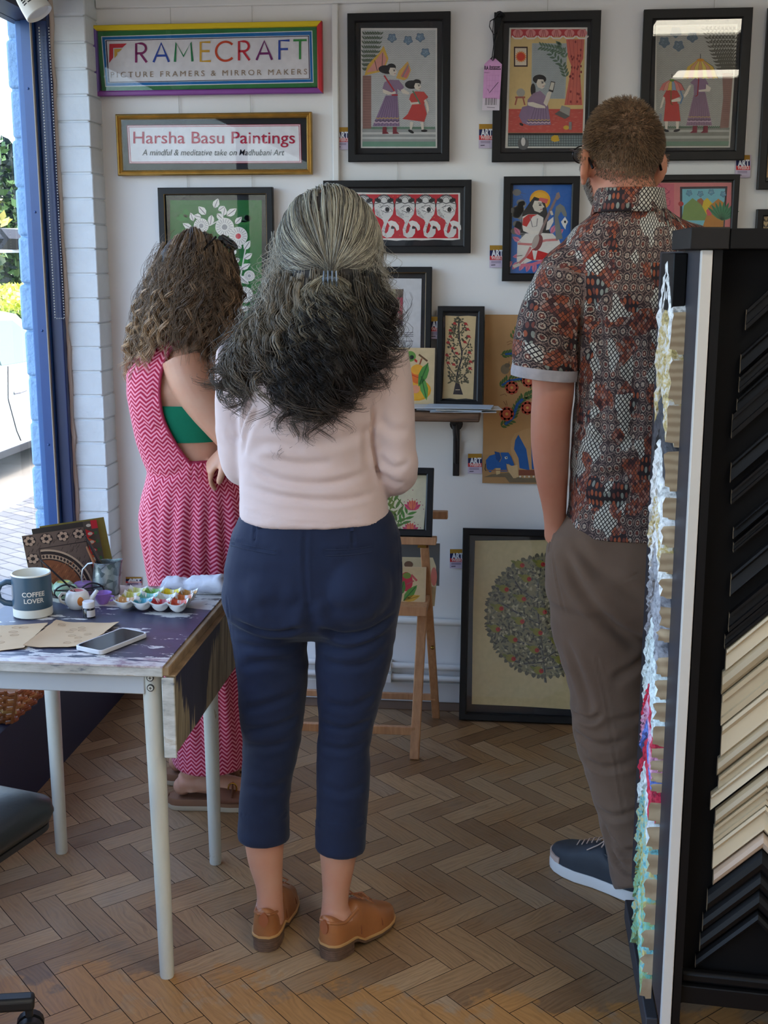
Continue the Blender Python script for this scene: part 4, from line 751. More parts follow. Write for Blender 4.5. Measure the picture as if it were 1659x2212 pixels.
A.poly([(1118, 1800), (1150, 1760), (1200, 1745), (1260, 1730), (1320, 1730), (1345, 1770), (1372, 1840), (1372, 1865), (1345, 1850), (1320, 1830), (1300, 1850), (1310, 1900), (1250, 1900), (1240, 1870), (1200, 1870), (1160, 1905), (1150, 1905), (1125, 1870)], BE); A.poly([(1195, 1720), (1240, 1730), (1262, 1780), (1240, 1820), (1210, 1790)], (34, 74, 132)); A.line([(1245, 1735), (1258, 1780), (1240, 1815)], 7, (150, 120, 90)); A.poly([(1285, 1770), (1310, 1765), (1312, 1785), (1292, 1790)], (220, 216, 206)); A.ell(1302, 1776, 6, 6, BLK); A.line([(1115, 1830), (1110, 1880), (1120, 1895)], 6, BLK); A.poly([(1205, 1870), (1250, 1870), (1245, 1920), (1212, 1930)], (206, 176, 126)); A.line([(1130, 1890), (1330, 1890)], 8, (150, 110, 80)); A.poly([(1350, 1850), (1400, 1840), (1410, 1950), (1365, 1960), (1320, 1900), (1300, 1830)], (206, 174, 128))
A.build('artwork', t)
# ---- big round tree picture standing on the floor
FP = Plane(3.900, .001, (YW - .03 - 3.900) / .66); fx0, _ = FP.px(992, 1553); fx1 = fx0 + .588; _, fh = FP.px(1003, 1140)
t = picture('round_tree_painting', 'large black framed painting of a round leafy tree full of birds standing on the floor', FP, (fx0, fx1, 0, fh), .024, depth=.030)
A = Art(FP, .008, (640, 980, 2.676)); A.poly([(1015, 1445), (1300, 1458), (1620, 1478), (1960, 1490), (1970, 500), (1500, 498), (1034, 502), (1022, 900)], (212, 192, 142)); cx, cy, R = 1450, 936, 362
A.ell(cx, cy, R - 12, R - 12, (146, 138, 104), 48); r_ = random.Random(9)
for p in ([(1440, 1320), (1420, 1130), (1400, 980), (1390, 850), (1400, 700), (1420, 610)], [(1420, 1130), (1300, 1090), (1200, 1060), (1130, 1000)], [(1400, 980), (1280, 920), (1180, 860)], [(1430, 1180), (1560, 1100), (1680, 1000)], [(1390, 850), (1290, 780), (1240, 700)], [(1400, 900), (1520, 820), (1600, 700)], [(1430, 1200), (1320, 1210), (1240, 1190)], [(1440, 1240), (1560, 1220), (1640, 1180)]): A.line(p, 15, (122, 118, 106)); A.line([(a + 4, b + 3) for a, b in p], 5, (44, 40, 40))
for lay in range(3):
    A.k += 1
    for i in range(560):
        a, d = r_.uniform(0, 2 * PI), math.sqrt(r_.random()) * (R - 14); A.leaf(cx + d * math.cos(a), cy + d * math.sin(a), r_.uniform(0, 6.28), r_.uniform(20, 30), r_.uniform(9, 13), r_.choice([(92, 88, 70), (112, 108, 86), (74, 70, 58), (196, 184, 146), (128, 124, 98)]))
A.k += 1
for i in range(110): a = i * 2 * PI / 110; A.leaf(cx + (R - 22) * math.cos(a), cy + (R - 22) * math.sin(a), a + .5 * math.sin(i * 9), 28, 15, (104, 98, 78))
for x, y in ((1330, 720), (1200, 780), (1300, 835), (1170, 890), (1290, 965), (1150, 1010), (1420, 910), (1395, 1030), (1250, 1070), (1375, 1130), (1240, 1180), (1400, 1250), (1520, 1190), (1500, 1080), (1410, 635), (1560, 900), (1620, 1000), (1660, 860), (1600, 760), (1500, 740), (1640, 1120), (1290, 640)): A.ell(x, y, 30, 22, (146, 140, 60), 14, rot=.4); A.leaf(x - 14, y - 6, 3.6, 42, 16, (120, 122, 54)); A.k += 1; A.ell(x + 16, y + 4, 13, 13, (184, 48, 42), 12); A.ell(x + 20, y + 1, 3, 3, BLK, 6)
A.build('artwork', t)
# ---- wooden display easel with two ledges
M_BEECH = NT('beech_wood'); _c = M_BEECH.coord(); _n = M_BEECH.noise(M_BEECH.mapv(_c, (30, 30, 3)), 3, 4, .55)
M_BEECH.bsdf(M_BEECH.ramp(_n, [(.3, srgb(170, 122, 84)), (.7, srgb(196, 148, 106))]), .5, 0, M_BEECH.bump(_n, .12, .001)); M_BEECH = M_BEECH.m
ez = thing('display_easel', 'folding beech wood display easel with two ledges of prints', 'easel', (-.45, 3.6, 0))
fr = onz(895, 1640, 0); rr_ = onz(942, 1549, 0); fl = np.array([fr[0] - .50, fr[1], 0]); rl = np.array([rr_[0] - .52, rr_[1], 0])
tR = ony(917, 1180, 3.60)
for nm, a, b, wx, wy in (('rear_leg', rr_, tR, .026, .022), ('rear_leg', rl, tR - np.array([.50, 0, 0]), .026, .022), ('front_leg', fr, ony(913, 1310, 3.66), .030, .022), ('front_leg', fl, ony(913, 1310, 3.66) - np.array([.50, 0, 0]), .030, .022)):
    MB().bar(a, b, wx, wy, (0, 1, 0)).build(nm, M_BEECH, ez, bevel=.003)
LED1 = ony(942, 1168, 3.575); LED2 = ony(921, 1320, 3.50)
MB().box(LED1[0] - .53, LED1[0], 3.575, 3.625, LED1[2] - .014, LED1[2] + .004).box(LED1[0] - .53, LED1[0], 3.570, 3.578, LED1[2] - .014, LED1[2] + .010).build('upper_ledge', M_BEECH, ez, bevel=.002)
MB().box(LED2[0] - .50, LED2[0], 3.50, 3.80, LED2[2] - .014, LED2[2] + .004).box(LED2[0] - .50, LED2[0], 3.494, 3.502, LED2[2] - .016, LED2[2] + .014).build('lower_ledge', M_BEECH, ez, bevel=.002)
MB().box(LED1[0] - .40, ony(967, 1110, 3.76)[0], 3.76, 3.785, ony(950, 1122, 3.76)[2], ony(950, 1105, 3.76)[2]).build('back_rail', M_BEECH, ez, bevel=.003)
MB().box(fl[0], fr[0], fr[1] + .012, fr[1] + .030, ony(850, 1588, fr[1] + .01)[2], ony(850, 1571, fr[1] + .01)[2]).build('front_stretcher', M_BEECH, ez, bevel=.002)
MB().box(rl[0], rr_[0], rr_[1] - .05, rr_[1] - .035, ony(880, 1512, rr_[1] - .05)[2], ony(880, 1499, rr_[1] - .05)[2]).build('rear_stretcher', M_BEECH, ez, bevel=.002)
MB().ball((tR[0] + .018, 3.75, .30), .007, .007, .007, 10, 8).build('knob', mat('brass', (150, 120, 60), .3, .9), ez)
MB().box(tR[0] - .02, tR[0] + .006, 3.585, 3.60, LED1[2] - .026, LED1[2] - .014).build('hinge', mat('brass', (150, 120, 60), .3, .9), ez)
def lotus(A, x, y, s):
    for a in (-2.5, -2.1, -.6, -1.0): A.k += 1; A.leaf(x, y + s * .3, a, s * .95, s * .42, (214, 86, 108), (150, 50, 90))
    for a in (-1.85, -1.3, -1.57): A.k += 1; A.leaf(x, y + s * .3, a, s, s * .40, (226, 120, 86), (190, 70, 90))
    A.k += 1
    for i in range(9): a = PI + i * PI / 8; A.ell(x + s * 1.05 * math.cos(a), y + s * .2 + s * .95 * math.sin(a), 3, 3, (150, 60, 90), 6, layer=False)
pl = Plane(3.600, LED1[2] + .004, .34); x1 = pl.px(938, 1013)[0]; x0 = x1 - .42; h = pl.px(935, 1013)[1]
t = picture('lotus_painting', 'black framed painting of pink lotus flowers on the easel top ledge', pl, (x0, x1, 0, h), .022, glass=False)
A = Art(pl, .008, (640, 980, 2.676)); A.poly([(250, 478), (735, 476), (742, 380), (748, 300), (752, 200), (758, 120), (500, 116), (300, 118)], (214, 204, 170))
A.line([(560, 480), (600, 380), (620, 300), (560, 230)], 7, (96, 120, 60)); leaf_spray(A, [(540, 470), (590, 380), (560, 260)], 6, 66, 18, (104, 130, 66), (70, 96, 50)); leaf_spray(A, [(520, 420), (540, 330), (520, 260)], 5, 70, 16, (120, 132, 66)); leaf_spray(A, [(600, 420), (650, 340)], 3, 60, 16, (84, 130, 60)); lotus(A, 672, 310, 62); lotus(A, 660, 440, 60); lotus(A, 610, 200, 62); lotus(A, 420, 300, 60); lotus(A, 400, 430, 60); A.build('artwork', t)
pl = Plane(3.775, LED2[2] + .005, .12); x1 = pl.px(950, 1200)[0]; h = pl.px(955, 1174)[1]
t = thing('mounted_print', 'grey mounted print of a pink flower standing at the back of the easel lower ledge', 'print', tuple(pl.w(x1 - .15, 0)))
slab(pl, x1 - .33, x1, 0, h, 0, .003).build('mount_board', mat('grey_mount_card', (92, 92, 92), .8), t, smooth=False)
A = Art(pl, .0034, (640, 980, 2.676)); A.poly([(350, 880), (800, 880), (810, 760), (808, 650), (790, 600), (360, 590)], (212, 196, 158)); A.ell(796, 710, 18, 54, (206, 122, 108)); A.ell(650, 640, 26, 20, (120, 90, 70)); A.build('artwork', t)
pl = Plane(3.585, LED2[2] + .005, .30); x1 = pl.px(919, 1300)[0]; h = pl.px(916, 1225)[1]
t = thing("fruit_print", "small cream print of a red fruit and leaves on the easel lower ledge", 'print', tuple(pl.w(x1 - .09, 0)))
slab(pl, x1 - .22, x1, 0, h, 0, .002).build('card', mat('kraft_card', (206, 180, 140), .9), t, smooth=False)
A = Art(pl, .0024, (640, 980, 2.676)); A.poly([(500, 876), (742, 876), (740, 662), (510, 662)], (208, 182, 138)); A.ell(636, 740, 38, 56, (190, 56, 70)); A.ell(640, 705, 24, 18, (120, 140, 60)); A.line([(640, 755), (680, 735)], 8, (170, 84, 80)); A.line([(665, 700), (698, 735)], 12, (190, 90, 84)); A.leaf(620, 850, -.85, 120, 46, (92, 140, 60), (54, 96, 44)); A.leaf(622, 850, -.3, 100, 36, (204, 160, 60), (150, 110, 40)); A.leaf(600, 820, -1.3, 90, 40, (84, 124, 60), (54, 96, 44)); A.build('artwork', t)
# ---- price tags
def art_tag(x0, y0, x1, y1, label, Y=YW - .006, full=30):
    pl = Plane(Y); w_ = max(x1 - x0, full); a0, b1 = pl.px(x0, y0); a1, b0 = pl.px(x0 + w_, y1)
    c = slab(pl, a0, a1, b0, b1, 0, .0010).build('price_tag', mat('tag_card', (200, 186, 206), .6), None, smooth=False); tag(c, label, 'price tag', 'price tags on the picture wall')
    A = Art(pl, .0013); H_ = y1 - y0; W = w_
    A.poly([(x0, y0 + H_ * .25), (x0 + W, y0 + H_ * .25), (x0 + W, y0), (x0, y0)], (176, 132, 44)); A.poly([(x0, y0 + H_ * .62), (x0 + W, y0 + H_ * .62), (x0 + W, y0 + H_ * .22), (x0, y0 + H_ * .22)], (32, 38, 84)); A.poly([(x0, y0 + H_ * .66), (x0 + W, y0 + H_ * .66), (x0 + W, y0 + H_ * .47), (x0, y0 + H_ * .47)], (206, 60, 60))
    fit_text(A, 'ART', x0 + W * .12, x0 + W * .96, y0 + H_ * .37, H_ * .40, (232, 232, 236), bold=.8); fit_text(A, 'WEEKS', x0 + W * .10, x0 + W * .95, y0 + H_ * .57, H_ * .18, (236, 200, 196), bold=.4)
    A.k += 1
    for f in (.72, .78): A.line([(x0 + W * .1, y0 + H_ * f), (x0 + W * .8, y0 + H_ * f)], 1.2, (120, 104, 130), False)
    A.line([(x0 + W * .1, y0 + H_ * .89), (x0 + W * .4, y0 + H_ * .88)], 2, (96, 86, 104)); A.build('lettering', c)
P_ = 'small colour-banded price tag '
art_tag(724, 275, 752, 323, P_ + 'tucked beside the top picture of walking figures')
art_tag(1035, 268, 1062, 320, P_ + 'beside the picture of the woman on the red carpet')
art_tag(1590, 335, 1620, 384, P_ + 'below the seen-from-behind umbrella picture')
art_tag(1058, 530, 1086, 578, P_ + 'beside the blue picture of the musician')
art_tag(929, 684, 944, 732, P_ + 'half hidden behind the framed slim tree', Y=4.005)
art_tag(1011, 980, 1040, 1023, P_ + 'below the shelf bracket, beside the brown paper painting')
art_tag(972, 1186, 1002, 1228, P_ + 'above the floor beside the round tree picture')
art_tag(272, 1246, 306, 1266, P_ + 'curled on the wall behind the paint table', full=34)
# ---- pink exhibition ticket on a black ribbon
pl = Plane(YW - .048); t = thing('exhibition_ticket', 'pink exhibition ticket hanging on a black ribbon from a frame corner', 'ticket', tuple(pl.w(*pl.px(1062, 236))))
A = Art(pl, 0, (700, 0, 2.592)); A.poly([(886, 610), (980, 618), (996, 360), (958, 326), (930, 328), (897, 360)], (214, 160, 206)); A.poly([(884, 617), (982, 618), (984, 556), (888, 550)], (214, 204, 214)); A.k += 1
for i in range(13): A.line([(902 + i * 5.2, 588), (904 + i * 5.2, 548)], [2, 3.4, 1.4][i % 3], (60, 56, 60), False)
for i in range(5): A.line([(912 + i * 16, 420), (908 + i * 16, 530)], .8, (180, 120, 176), False)
for y in (420, 450, 480, 510): A.line([(908, y), (982, y + 2)], .8, (180, 120, 176), False)
A.line([(916, 498), (926, 520), (976, 460)], 3, (50, 40, 50)); fit_text(A, 'RA', 898, 921, 381, 30, (34, 26, 34), bold=1.2); fit_text(A, 'Summer', 926, 988, 374, 15, (34, 26, 34), bold=.6); fit_text(A, 'Exhibition', 926, 990, 386, 15, (34, 26, 34), bold=.6); fit_text(A, 'Week 1', 897, 928, 407, 10, (60, 40, 60)); A.line([(912, 600), (956, 603)], 3, (110, 100, 110))
A.build('card', t)
m = MB(); rb = lambda pts: [tuple(pl.w(*pl.px(700 + x / 2.592, y / 2.592), .003)) for x, y in pts]
for pts in ([(985, 68), (1000, 90), (985, 130), (975, 180), (960, 240), (948, 330)], [(980, 75), (950, 110), (945, 170), (950, 250), (940, 330)], [(975, 90), (930, 120), (926, 150), (950, 195), (972, 180)], [(968, 70), (985, 64), (1012, 78), (1000, 100), (975, 96)], [(945, 318), (932, 330), (945, 340), (955, 328)], [(985, 90), (1015, 88)]): m.tube(rb(pts), .0042, 6, flat=.35)
m.build('ribbon', mat('black_ribbon', (24, 24, 28), .4), t)
# ---- spotlight and blind chain by the window
sp = thing('spotlight', 'white slotted spotlight hanging by the blue window head', 'spotlight', tuple(ony(70, -30, 3.3)))
a, b = Vector(ony(50, -25, 3.3)), Vector(ony(86, 31, 3.3)); d = (b - a); L_ = d.length; q = d.to_track_quat('Z', 'Y').to_matrix()
m = MB(); m.lathe([(.012, -.02), (.030, 0), (.0335, .02), (.0365, L_ * .6), (.038, L_ * .98), (.036, L_), (.030, L_ - .006)], n=28); m.v = [tuple(a + q @ Vector(v)) for v in m.v]; m.build('lamp_body', mat('white_lamp_enamel', (222, 222, 216), .35), sp)
m = MB()
lc_ = q.inverted() @ (Vector(CAM) - a); an0 = math.atan2(lc_.y, lc_.x)
for j in (-1, 0, 1):
    for k in range(5):
        an = an0 + .1 + j * .42; z = L_ * .28 + k * L_ * .085; r_ = .0355
        m.box(-.0055, .0055, -.001, .001, -.0016, .0016); n0 = len(m.v) - 8
        for i in range(n0, len(m.v)): x_, y_, z_ = m.v[i]; p = Vector((math.cos(an) * (r_ + y_) - math.sin(an) * x_, math.sin(an) * (r_ + y_) + math.cos(an) * x_, z + z_)); m.v[i] = tuple(a + q @ p)
m.build('vent_slots', M_RUB, sp, smooth=False)
m = MB(); m.tube([a, a + Vector((-.01, .0, .14)), (a.x - .01, a.y, 2.6)], .010, 8); m.build('arm', mat('white_lamp_enamel', (222, 222, 216), .35), sp)
m = MB(); x_, y_ = -1.498, YP - .05
zb = ony(128, 686, y_)[2]; n_ = int((2.27 - zb) / .009)
for i in range(n_): m.ball((x_, y_, zb + i * .009), .0026, .0026, .0030, 6, 4)
for i in range(n_): m.ball((x_ + .030, y_ + .004, zb + i * .009), .0022, .0022, .0026, 6, 4)
for i in range(4): m.ball((x_ + .006 + i * .007, y_ + .002, zb - .003), .0026, .0026, .0026, 6, 4)
tag(m.build('blind_chain', mat('beaded_chain', (170, 168, 164), .35, .5)), 'beaded roller blind chain hanging down the dark blue window frame', 'blind chain')
# ================================================================ PAINT TABLE AND WHAT IS ON IT
TZ, TX0, TX1, TY0, TY1 = .72, -1.205, -.700, 2.298, 2.905
M_CREAM = NT('cream_leg_paint'); _c = M_CREAM.coord(); _n = M_CREAM.noise(M_CREAM.mapv(_c, (26, 26, 9)), 1, 5, .65)
M_CREAM.bsdf(M_CREAM.ramp(_n, [(.3, srgb(198, 200, 190)), (.66, srgb(208, 208, 196)), (.70, srgb(170, 160, 136)), (.76, srgb(112, 100, 84))]), .4, 0, M_CREAM.bump(_n, .1, .001)); M_CREAM = M_CREAM.m
M_APRON = mat('pale_grey_apron_paint', (192, 200, 206), .4, var=.03)
def worn_top(name, front_white=True):
    k = NT(name); co = k.coord(); sep = k.n('ShaderNodeSeparateXYZ', Vector=co)
    n1 = k.noise(k.mapv(co, (9, 22, 10)), 1.0, 6, .65); n2 = k.noise(k.mapv(co, (3.2, 5, 5)), 1.0, 4, .6); n3 = k.noise(k.mapv(co, (30, 60, 30)), 1, 4, .6); n4 = k.noise(k.mapv(co, (5, 40, 10)), 1, 4, .6)
    base = k.ramp(n2, [(.35, srgb(58, 58, 78)), (.5, srgb(68, 68, 92)), (.65, srgb(56, 62, 74))])
    chips = k.ramp(n1, [(.560, (0, 0, 0, 1)), (.572, (1, 1, 1, 1))])
    col = k.mix(chips, base, srgb(212, 210, 206))
    # bare white undercoat along the front edge and right end, where the dark paint has worn off in streaks
    edge = k.math('MULTIPLY_ADD', sep.outputs[1], -9.0, 9.0 * (TY0 - 2.6 + .10)); wv = k.math('ADD', edge, k.math('MULTIPLY', k.math('SUBTRACT', n4, .5), 2.6))
    em = k.ramp(wv, [(.40, (0, 0, 0, 1)), (.46, (1, 1, 1, 1))]); col = k.mix(em, col, k.ramp(n3, [(.35, srgb(150, 126, 136)), (.5, srgb(208, 200, 196)), (.7, srgb(222, 218, 212))]))
    bk = k.math('ADD', k.math('MULTIPLY_ADD', sep.outputs[1], 9.0, -9.0 * (TY0 - 2.6 + .43)), k.math('MULTIPLY', k.math('SUBTRACT', n2, .5), 3.0)); bm = k.ramp(bk, [(.1, (0, 0, 0, 1)), (.2, (1, 1, 1, 1))]); col = k.mix(bm, col, k.ramp(n1, [(.4, srgb(198, 188, 174)), (.56, srgb(206, 200, 190)), (.6, srgb(84, 70, 66))]))
    dk = k.ramp(n3, [(.66, (0, 0, 0, 1)), (.70, (1, 1, 1, 1))]); col = k.mix(k.math('MULTIPLY', dk, .5), col, srgb(36, 40, 52))
    k.bsdf(col, .38, 0, k.bump(n1, .2, .0015)); return k.m
def weathered():
    k = NT('weathered_flap_wood'); co = k.coord(); sep = k.n('ShaderNodeSeparateXYZ', Vector=co)
    g = k.noise(k.mapv(co, (40, 46, 3.0)), 1, 5, .65); n = k.noise(k.mapv(co, (6, 5, 2.2)), 1, 5, .6); st = k.noise(k.mapv(co, (5, 36, 1.1)), 1, 4, .7)
    wood = k.ramp(g, [(.25, srgb(66, 58, 46)), (.45, srgb(124, 112, 90)), (.62, srgb(160, 148, 122)), (.8, srgb(110, 100, 82))])
    # dark paint left in the middle of the panel, running down in drips
    cy = k.math('MULTIPLY', k.math('ABSOLUTE', k.math('SUBTRACT', sep.outputs[1], -.08)), -4.0); cz = k.math('MULTIPLY', k.math('ADD', sep.outputs[2], -.60), 3.2)
    v = k.math('ADD', k.math('ADD', cy, cz), k.math('ADD', st, k.math('MULTIPLY', n, .55))); pm = k.ramp(v, [(.34, (0, 0, 0, 1)), (.37, (1, 1, 1, 1))])
    k.bsdf(k.mix(pm, wood, srgb(44, 46, 66)), .7, 0, k.bump(g, .5, .002)); return k.m
M_FLAP = weathered(); M_EDGEW = mat('raw_plywood_edge', (146, 120, 88), .7, var=.3, vscale=26, bump=.3, bscale=70)
M_CHIPW = NT('chipped_white_edge'); _c = M_CHIPW.coord(); _n = M_CHIPW.noise(M_CHIPW.mapv(_c, (7, 10, 26)), 1, 5, .65)
M_CHIPW.bsdf(M_CHIPW.ramp(_n, [(.36, srgb(70, 82, 104)), (.43, srgb(176, 176, 168)), (.6, srgb(214, 214, 208)), (.72, srgb(168, 150, 120))]), .5); M_CHIPW = M_CHIPW.m
tb = thing('drop_leaf_table', 'paint-splashed drop leaf table with cream tapered legs beside the window', 'table', (-.95, 2.6, 0))
MB().box(TX0, TX1, TY0, TY1, TZ - .004, TZ).build('table_top', worn_top('worn_table_paint'), tb, smooth=False)
MB().box(TX0, TX1 - .001, TY0 + .001, TY1 - .001, TZ - .024, TZ - .004).build('top_edge', [M_CHIPW], tb, bevel=.002)
m = MB(); m.box(TX1 - .002, TX1 + .012, TY0 + .004, TY1, TZ - .022, TZ - .003); m.build('hinge_edge', M_EDGEW, tb, bevel=.002)
m = MB(); m.hexa([(TX1 - .006, TY0 + .008, .515), (TX1 + .014, TY0 + .008, .515), (TX1 + .014, TY1 - .02, .515), (TX1 - .006, TY1 - .02, .515)], [(TX1 + .002, TY0 + .008, TZ - .026), (TX1 + .022, TY0 + .008, TZ - .026), (TX1 + .022, TY1 - .02, TZ - .026), (TX1 + .002, TY1 - .02, TZ - .026)])
fl_ = m.build('flap', M_FLAP, tb, bevel=.003)
MB().box(TX1 - .005, TX1 + .022, TY0 + .004, TY0 + .0095, .517, TZ - .026).build('flap_edge', M_CHIPW, fl_, bevel=.002)
MB().box(TX1 + .0, TX1 + .024, TY0 + .01, TY1 - .02, TZ - .0255, TZ - .0215).build('flap_top_edge', M_EDGEW, fl_, bevel=.001)
MB().box(TX0 + .03, TX1 - .045, TY0 + .016, TY0 + .036, .652, TZ - .024).box(TX0 + .03, TX1 - .045, TY1 - .045, TY1 - .025, .652, TZ - .024).box(TX0 + .03, TX0 + .05, TY0 + .03, TY1 - .04, .652, TZ - .024).box(TX1 - .06, TX1 - .042, TY0 + .03, TY1 - .04, .652, TZ - .024).build('apron', M_APRON, tb, bevel=.002)
for (xb, yb, xt, yt) in ((-.722, 2.315, -.733, 2.335), (-.738, 2.822, -.742, 2.835), (-1.158, 2.836, -1.160, 2.84), (-1.165, 2.315, -1.170, 2.335)):
    MB().tube([(xb, yb, 0), (xb, yb, .004), (lerp(xb, xt, .5), lerp(yb, yt, .5), .34), (xt, yt, .64), (xt, yt, TZ - .025)], [.0145, .0155, .0185, .0215, .0225], 20).build('leg', M_CREAM, tb)
for z in (.690, .668):
    so_ = MB().tube([(-.731, 2.3125, z), (-.731, 2.3095, z)], .0078, 16).build('screw_hole', mat('dark_screw', (50, 48, 46), .6), tb); MB().tube([(-.731, 2.311, z), (-.731, 2.3088, z)], .0058, 14).build('screw_head', M_CREAM, so_); MB().box(-.734, -.728, 2.3082, 2.3090, z - .0007, z + .0007).box(-.7317, -.7303, 2.3082, 2.3090, z - .003, z + .003).build('screw_cross', mat('dark_screw', (50, 48, 46), .6), so_)
# ---- mug
mx, my = -1.108, 2.628
M_MUG = mat('slate_blue_glaze', (62, 86, 102), .30); M_CER = mat('cream_ceramic', (224, 222, 208), .3)
mg = thing('mug', 'slate blue COFFEE LOVER mug with a cream base band on the paint table', 'mug', (mx, my, TZ))
R = .0455
MB().lathe([(R - .006, .0), (R, .003), (R, .022), (R, .0225)], (mx, my, TZ), 40, cap1=False).build('base_band', M_CER, mg)
MB().lathe([(R + .0003, .0223), (R + .0003, .099), (R, .101)], (mx, my, TZ), 40, cap0=False, cap1=False).build('body', M_MUG, mg)
MB().lathe([(R + .0002, .1005), (R - .001, .1035), (R - .003, .1035), (R - .0042, .100), (R - .0045, .012), (0.001, .010)], (mx, my, TZ), 40, cap0=False, cap1=True).build('rim_and_inside', M_CER, mg)
hd_ = Vector((-.93, -.36, 0)).normalized(); C0 = Vector((mx, my, TZ))
MB().tube([C0 + hd_ * r + Vector((0, 0, z)) for r, z in ((.043, .082), (.056, .084), (.070, .078), (.077, .062), (.074, .044), (.062, .034), (.043, .030))], [.0075, .007, .0065, .006, .0065, .007, .0075], 12, flat=1.0).build('handle', M_MUG, mg)
m = MB()
def wrap_text(m, body, z, size, facing, Rr, c, **kw):
    vs, fs = text_mesh(body, size, **kw); o = []
    for x, y, _ in vs: a = facing + x / Rr; o.append((mx + Rr * math.cos(a), my + Rr * math.sin(a), TZ + z + y))
    m.add(o, fs, srgb(*c))
fa = math.atan2(-my, -mx) + .06
wrap_text(m, 'COFFEE', .060, .0155, fa, R + .0009, (226, 222, 212), bold=.0003); wrap_text(m, 'LOVER', .0445, .0155, fa, R + .0009, (226, 222, 212), bold=.0003)
m.build('lettering', M_INK, mg, smooth=False)
# ---- little teapots, jar, cup, jug
M_WCER = mat('white_glazed_ceramic', (226, 226, 222), .22)
def teapot(x, y, s, ang, label, body_m, inner_m, patch=None):
    t = thing('toy_teapot', label, 'teapot', (x, y, TZ), 'little teapots of paint'); c, s_ = math.cos(ang), math.sin(ang); L = lambda a, z, b=0: (x + (a * c - b * s_) * s, y + (a * s_ + b * c) * s, TZ + z * s)
    MB().lathe([(.017 * s, 0), (.020 * s, .002 * s), (.028 * s, .014 * s), (.0295 * s, .026 * s), (.026 * s, .038 * s), (.019 * s, .045 * s), (.017 * s, .0455 * s), (.017 * s, .043 * s), (.022 * s, .036 * s)], (x, y, TZ), 28, cap1=False).build('body', body_m, t)
    MB().lathe([(.001, .0405 * s), (.010 * s, .0415 * s), (.0185 * s, .0430 * s), (.0186 * s, .0405 * s)], (x, y, TZ), 24, cap0=True).build('paint_inside', inner_m, t)
    MB().tube([L(.022, .018), L(.034, .024), L(.042, .036), L(.048, .044)], [.0085 * s, .0065 * s, .005 * s, .0045 * s], 12).build('spout', body_m, t)
    MB().tube([L(-.024, .036), L(-.036, .038), L(-.043, .029), L(-.040, .018), L(-.026, .010)], .0036 * s, 10).build('handle', body_m, t)
    if patch:
        m = MB(); r_ = .0302 * s; a0 = ang - PI / 2 + .45
        rs = []
        for k in range(5): f = k / 4; rs.append([(x + (.0297 + .0004) * s * math.cos(a0 + f * .26 * math.cos(q)) * (1 - .08 * (abs(math.sin(q)) * f) ** 2), y + (.0297 + .0004) * s * math.sin(a0 + f * .26 * math.cos(q)) * (1 - .08 * (abs(math.sin(q)) * f) ** 2), TZ + .024 * s + f * .011 * s * math.sin(q)) for q in np.linspace(0, 2 * PI, 17)[:-1]])
        m.rings(rs, False, False).build('orange_blot', mat('orange_paint', (206, 122, 52), .4), t)
    return t
M_REDP = mat('red_watercolour', (196, 96, 96), .35, var=.3, vscale=60); M_YELP = mat('yellow_paint', (214, 206, 110), .4, var=.2, vscale=60)
teapot(-1.022, 2.690, 1.0, .15, 'small white toy teapot with an orange blot and red paint inside', M_WCER, M_REDP, True)
teapot(-1.088, 2.775, .92, 2.9, 'small green toy teapot with yellow paint behind the white one', mat('green_glazed_ceramic', (150, 182, 152), .3, var=.2, vscale=40), M_YELP)
jx, jy = -.970, 2.622
j = thing('paint_jar', 'tiny dark glass paint jar with a white cap and label', 'jar', (jx, jy, TZ))
MB().lathe([(.0125, 0), (.0145, .002), (.0145, .021), (.0125, .024)], (jx, jy, TZ), 24).build('body', mat('dark_jar_glass', (28, 26, 34), .15), j)
MB().lathe([(.0135, .0242), (.0140, .0255), (.0140, .0375), (.0128, .039)], (jx, jy, TZ), 24).build('cap', mat('white_plastic', (226, 226, 228), .35), j)
m = MB(); fa2 = math.atan2(-jy, -jx)
m.rings([[(jx + .0148 * math.cos(a), jy + .0148 * math.sin(a), TZ + z) for a in np.linspace(fa2 - .35, fa2 + 1.25, 12)] for z in (.0035, .0195)], False, False, closed=False).build('label_strip', mat('jar_label', (206, 204, 208), .5), j)
cx_, cy_ = -.975, 2.735
cp = thing('paint_cup', 'little purple cup of paint behind the paint jar', 'cup', (cx_, cy_, TZ)); M_PUR = mat('purple_glaze', (150, 110, 186), .3, var=.12, vscale=40)
MB().lathe([(.010, 0), (.012, .002), (.019, .014), (.0225, .028), (.0215, .0285), (.018, .015), (.004, .006)], (cx_, cy_, TZ), 24).build('body', M_PUR, cp)
MB().tube([(cx_ + .020, cy_ - .004, TZ + .022), (cx_ + .030, cy_ - .006, TZ + .021), (cx_ + .031, cy_ - .006, TZ + .013), (cx_ + .019, cy_ - .004, TZ + .009)], .0022, 8).build('handle', M_PUR, cp)
gx, gy = -.997, 2.825
M_GALV = NT('galvanised_steel'); _c = M_GALV.coord(); _v = M_GALV.n('ShaderNodeTexVoronoi', Vector=_c, Scale=85.0)
M_GALV.bsdf(M_GALV.ramp(_v.outputs[1], [(.2, srgb(104, 116, 116)), (.6, srgb(142, 154, 154)), (.9, srgb(176, 186, 186))]), .38, .75); M_GALV = M_GALV.m
jg = thing('metal_jug', 'small galvanised metal jug of paintbrushes on the paint table', 'jug', (gx, gy, TZ))
prof = [(.034, 0), (.0345, .004), (.0335, .03), (.0295, .06), (.0275, .080), (.0285, .082), (.0268, .0825), (.0262, .078), (.032, .008), (.002, .006)]
rs = []
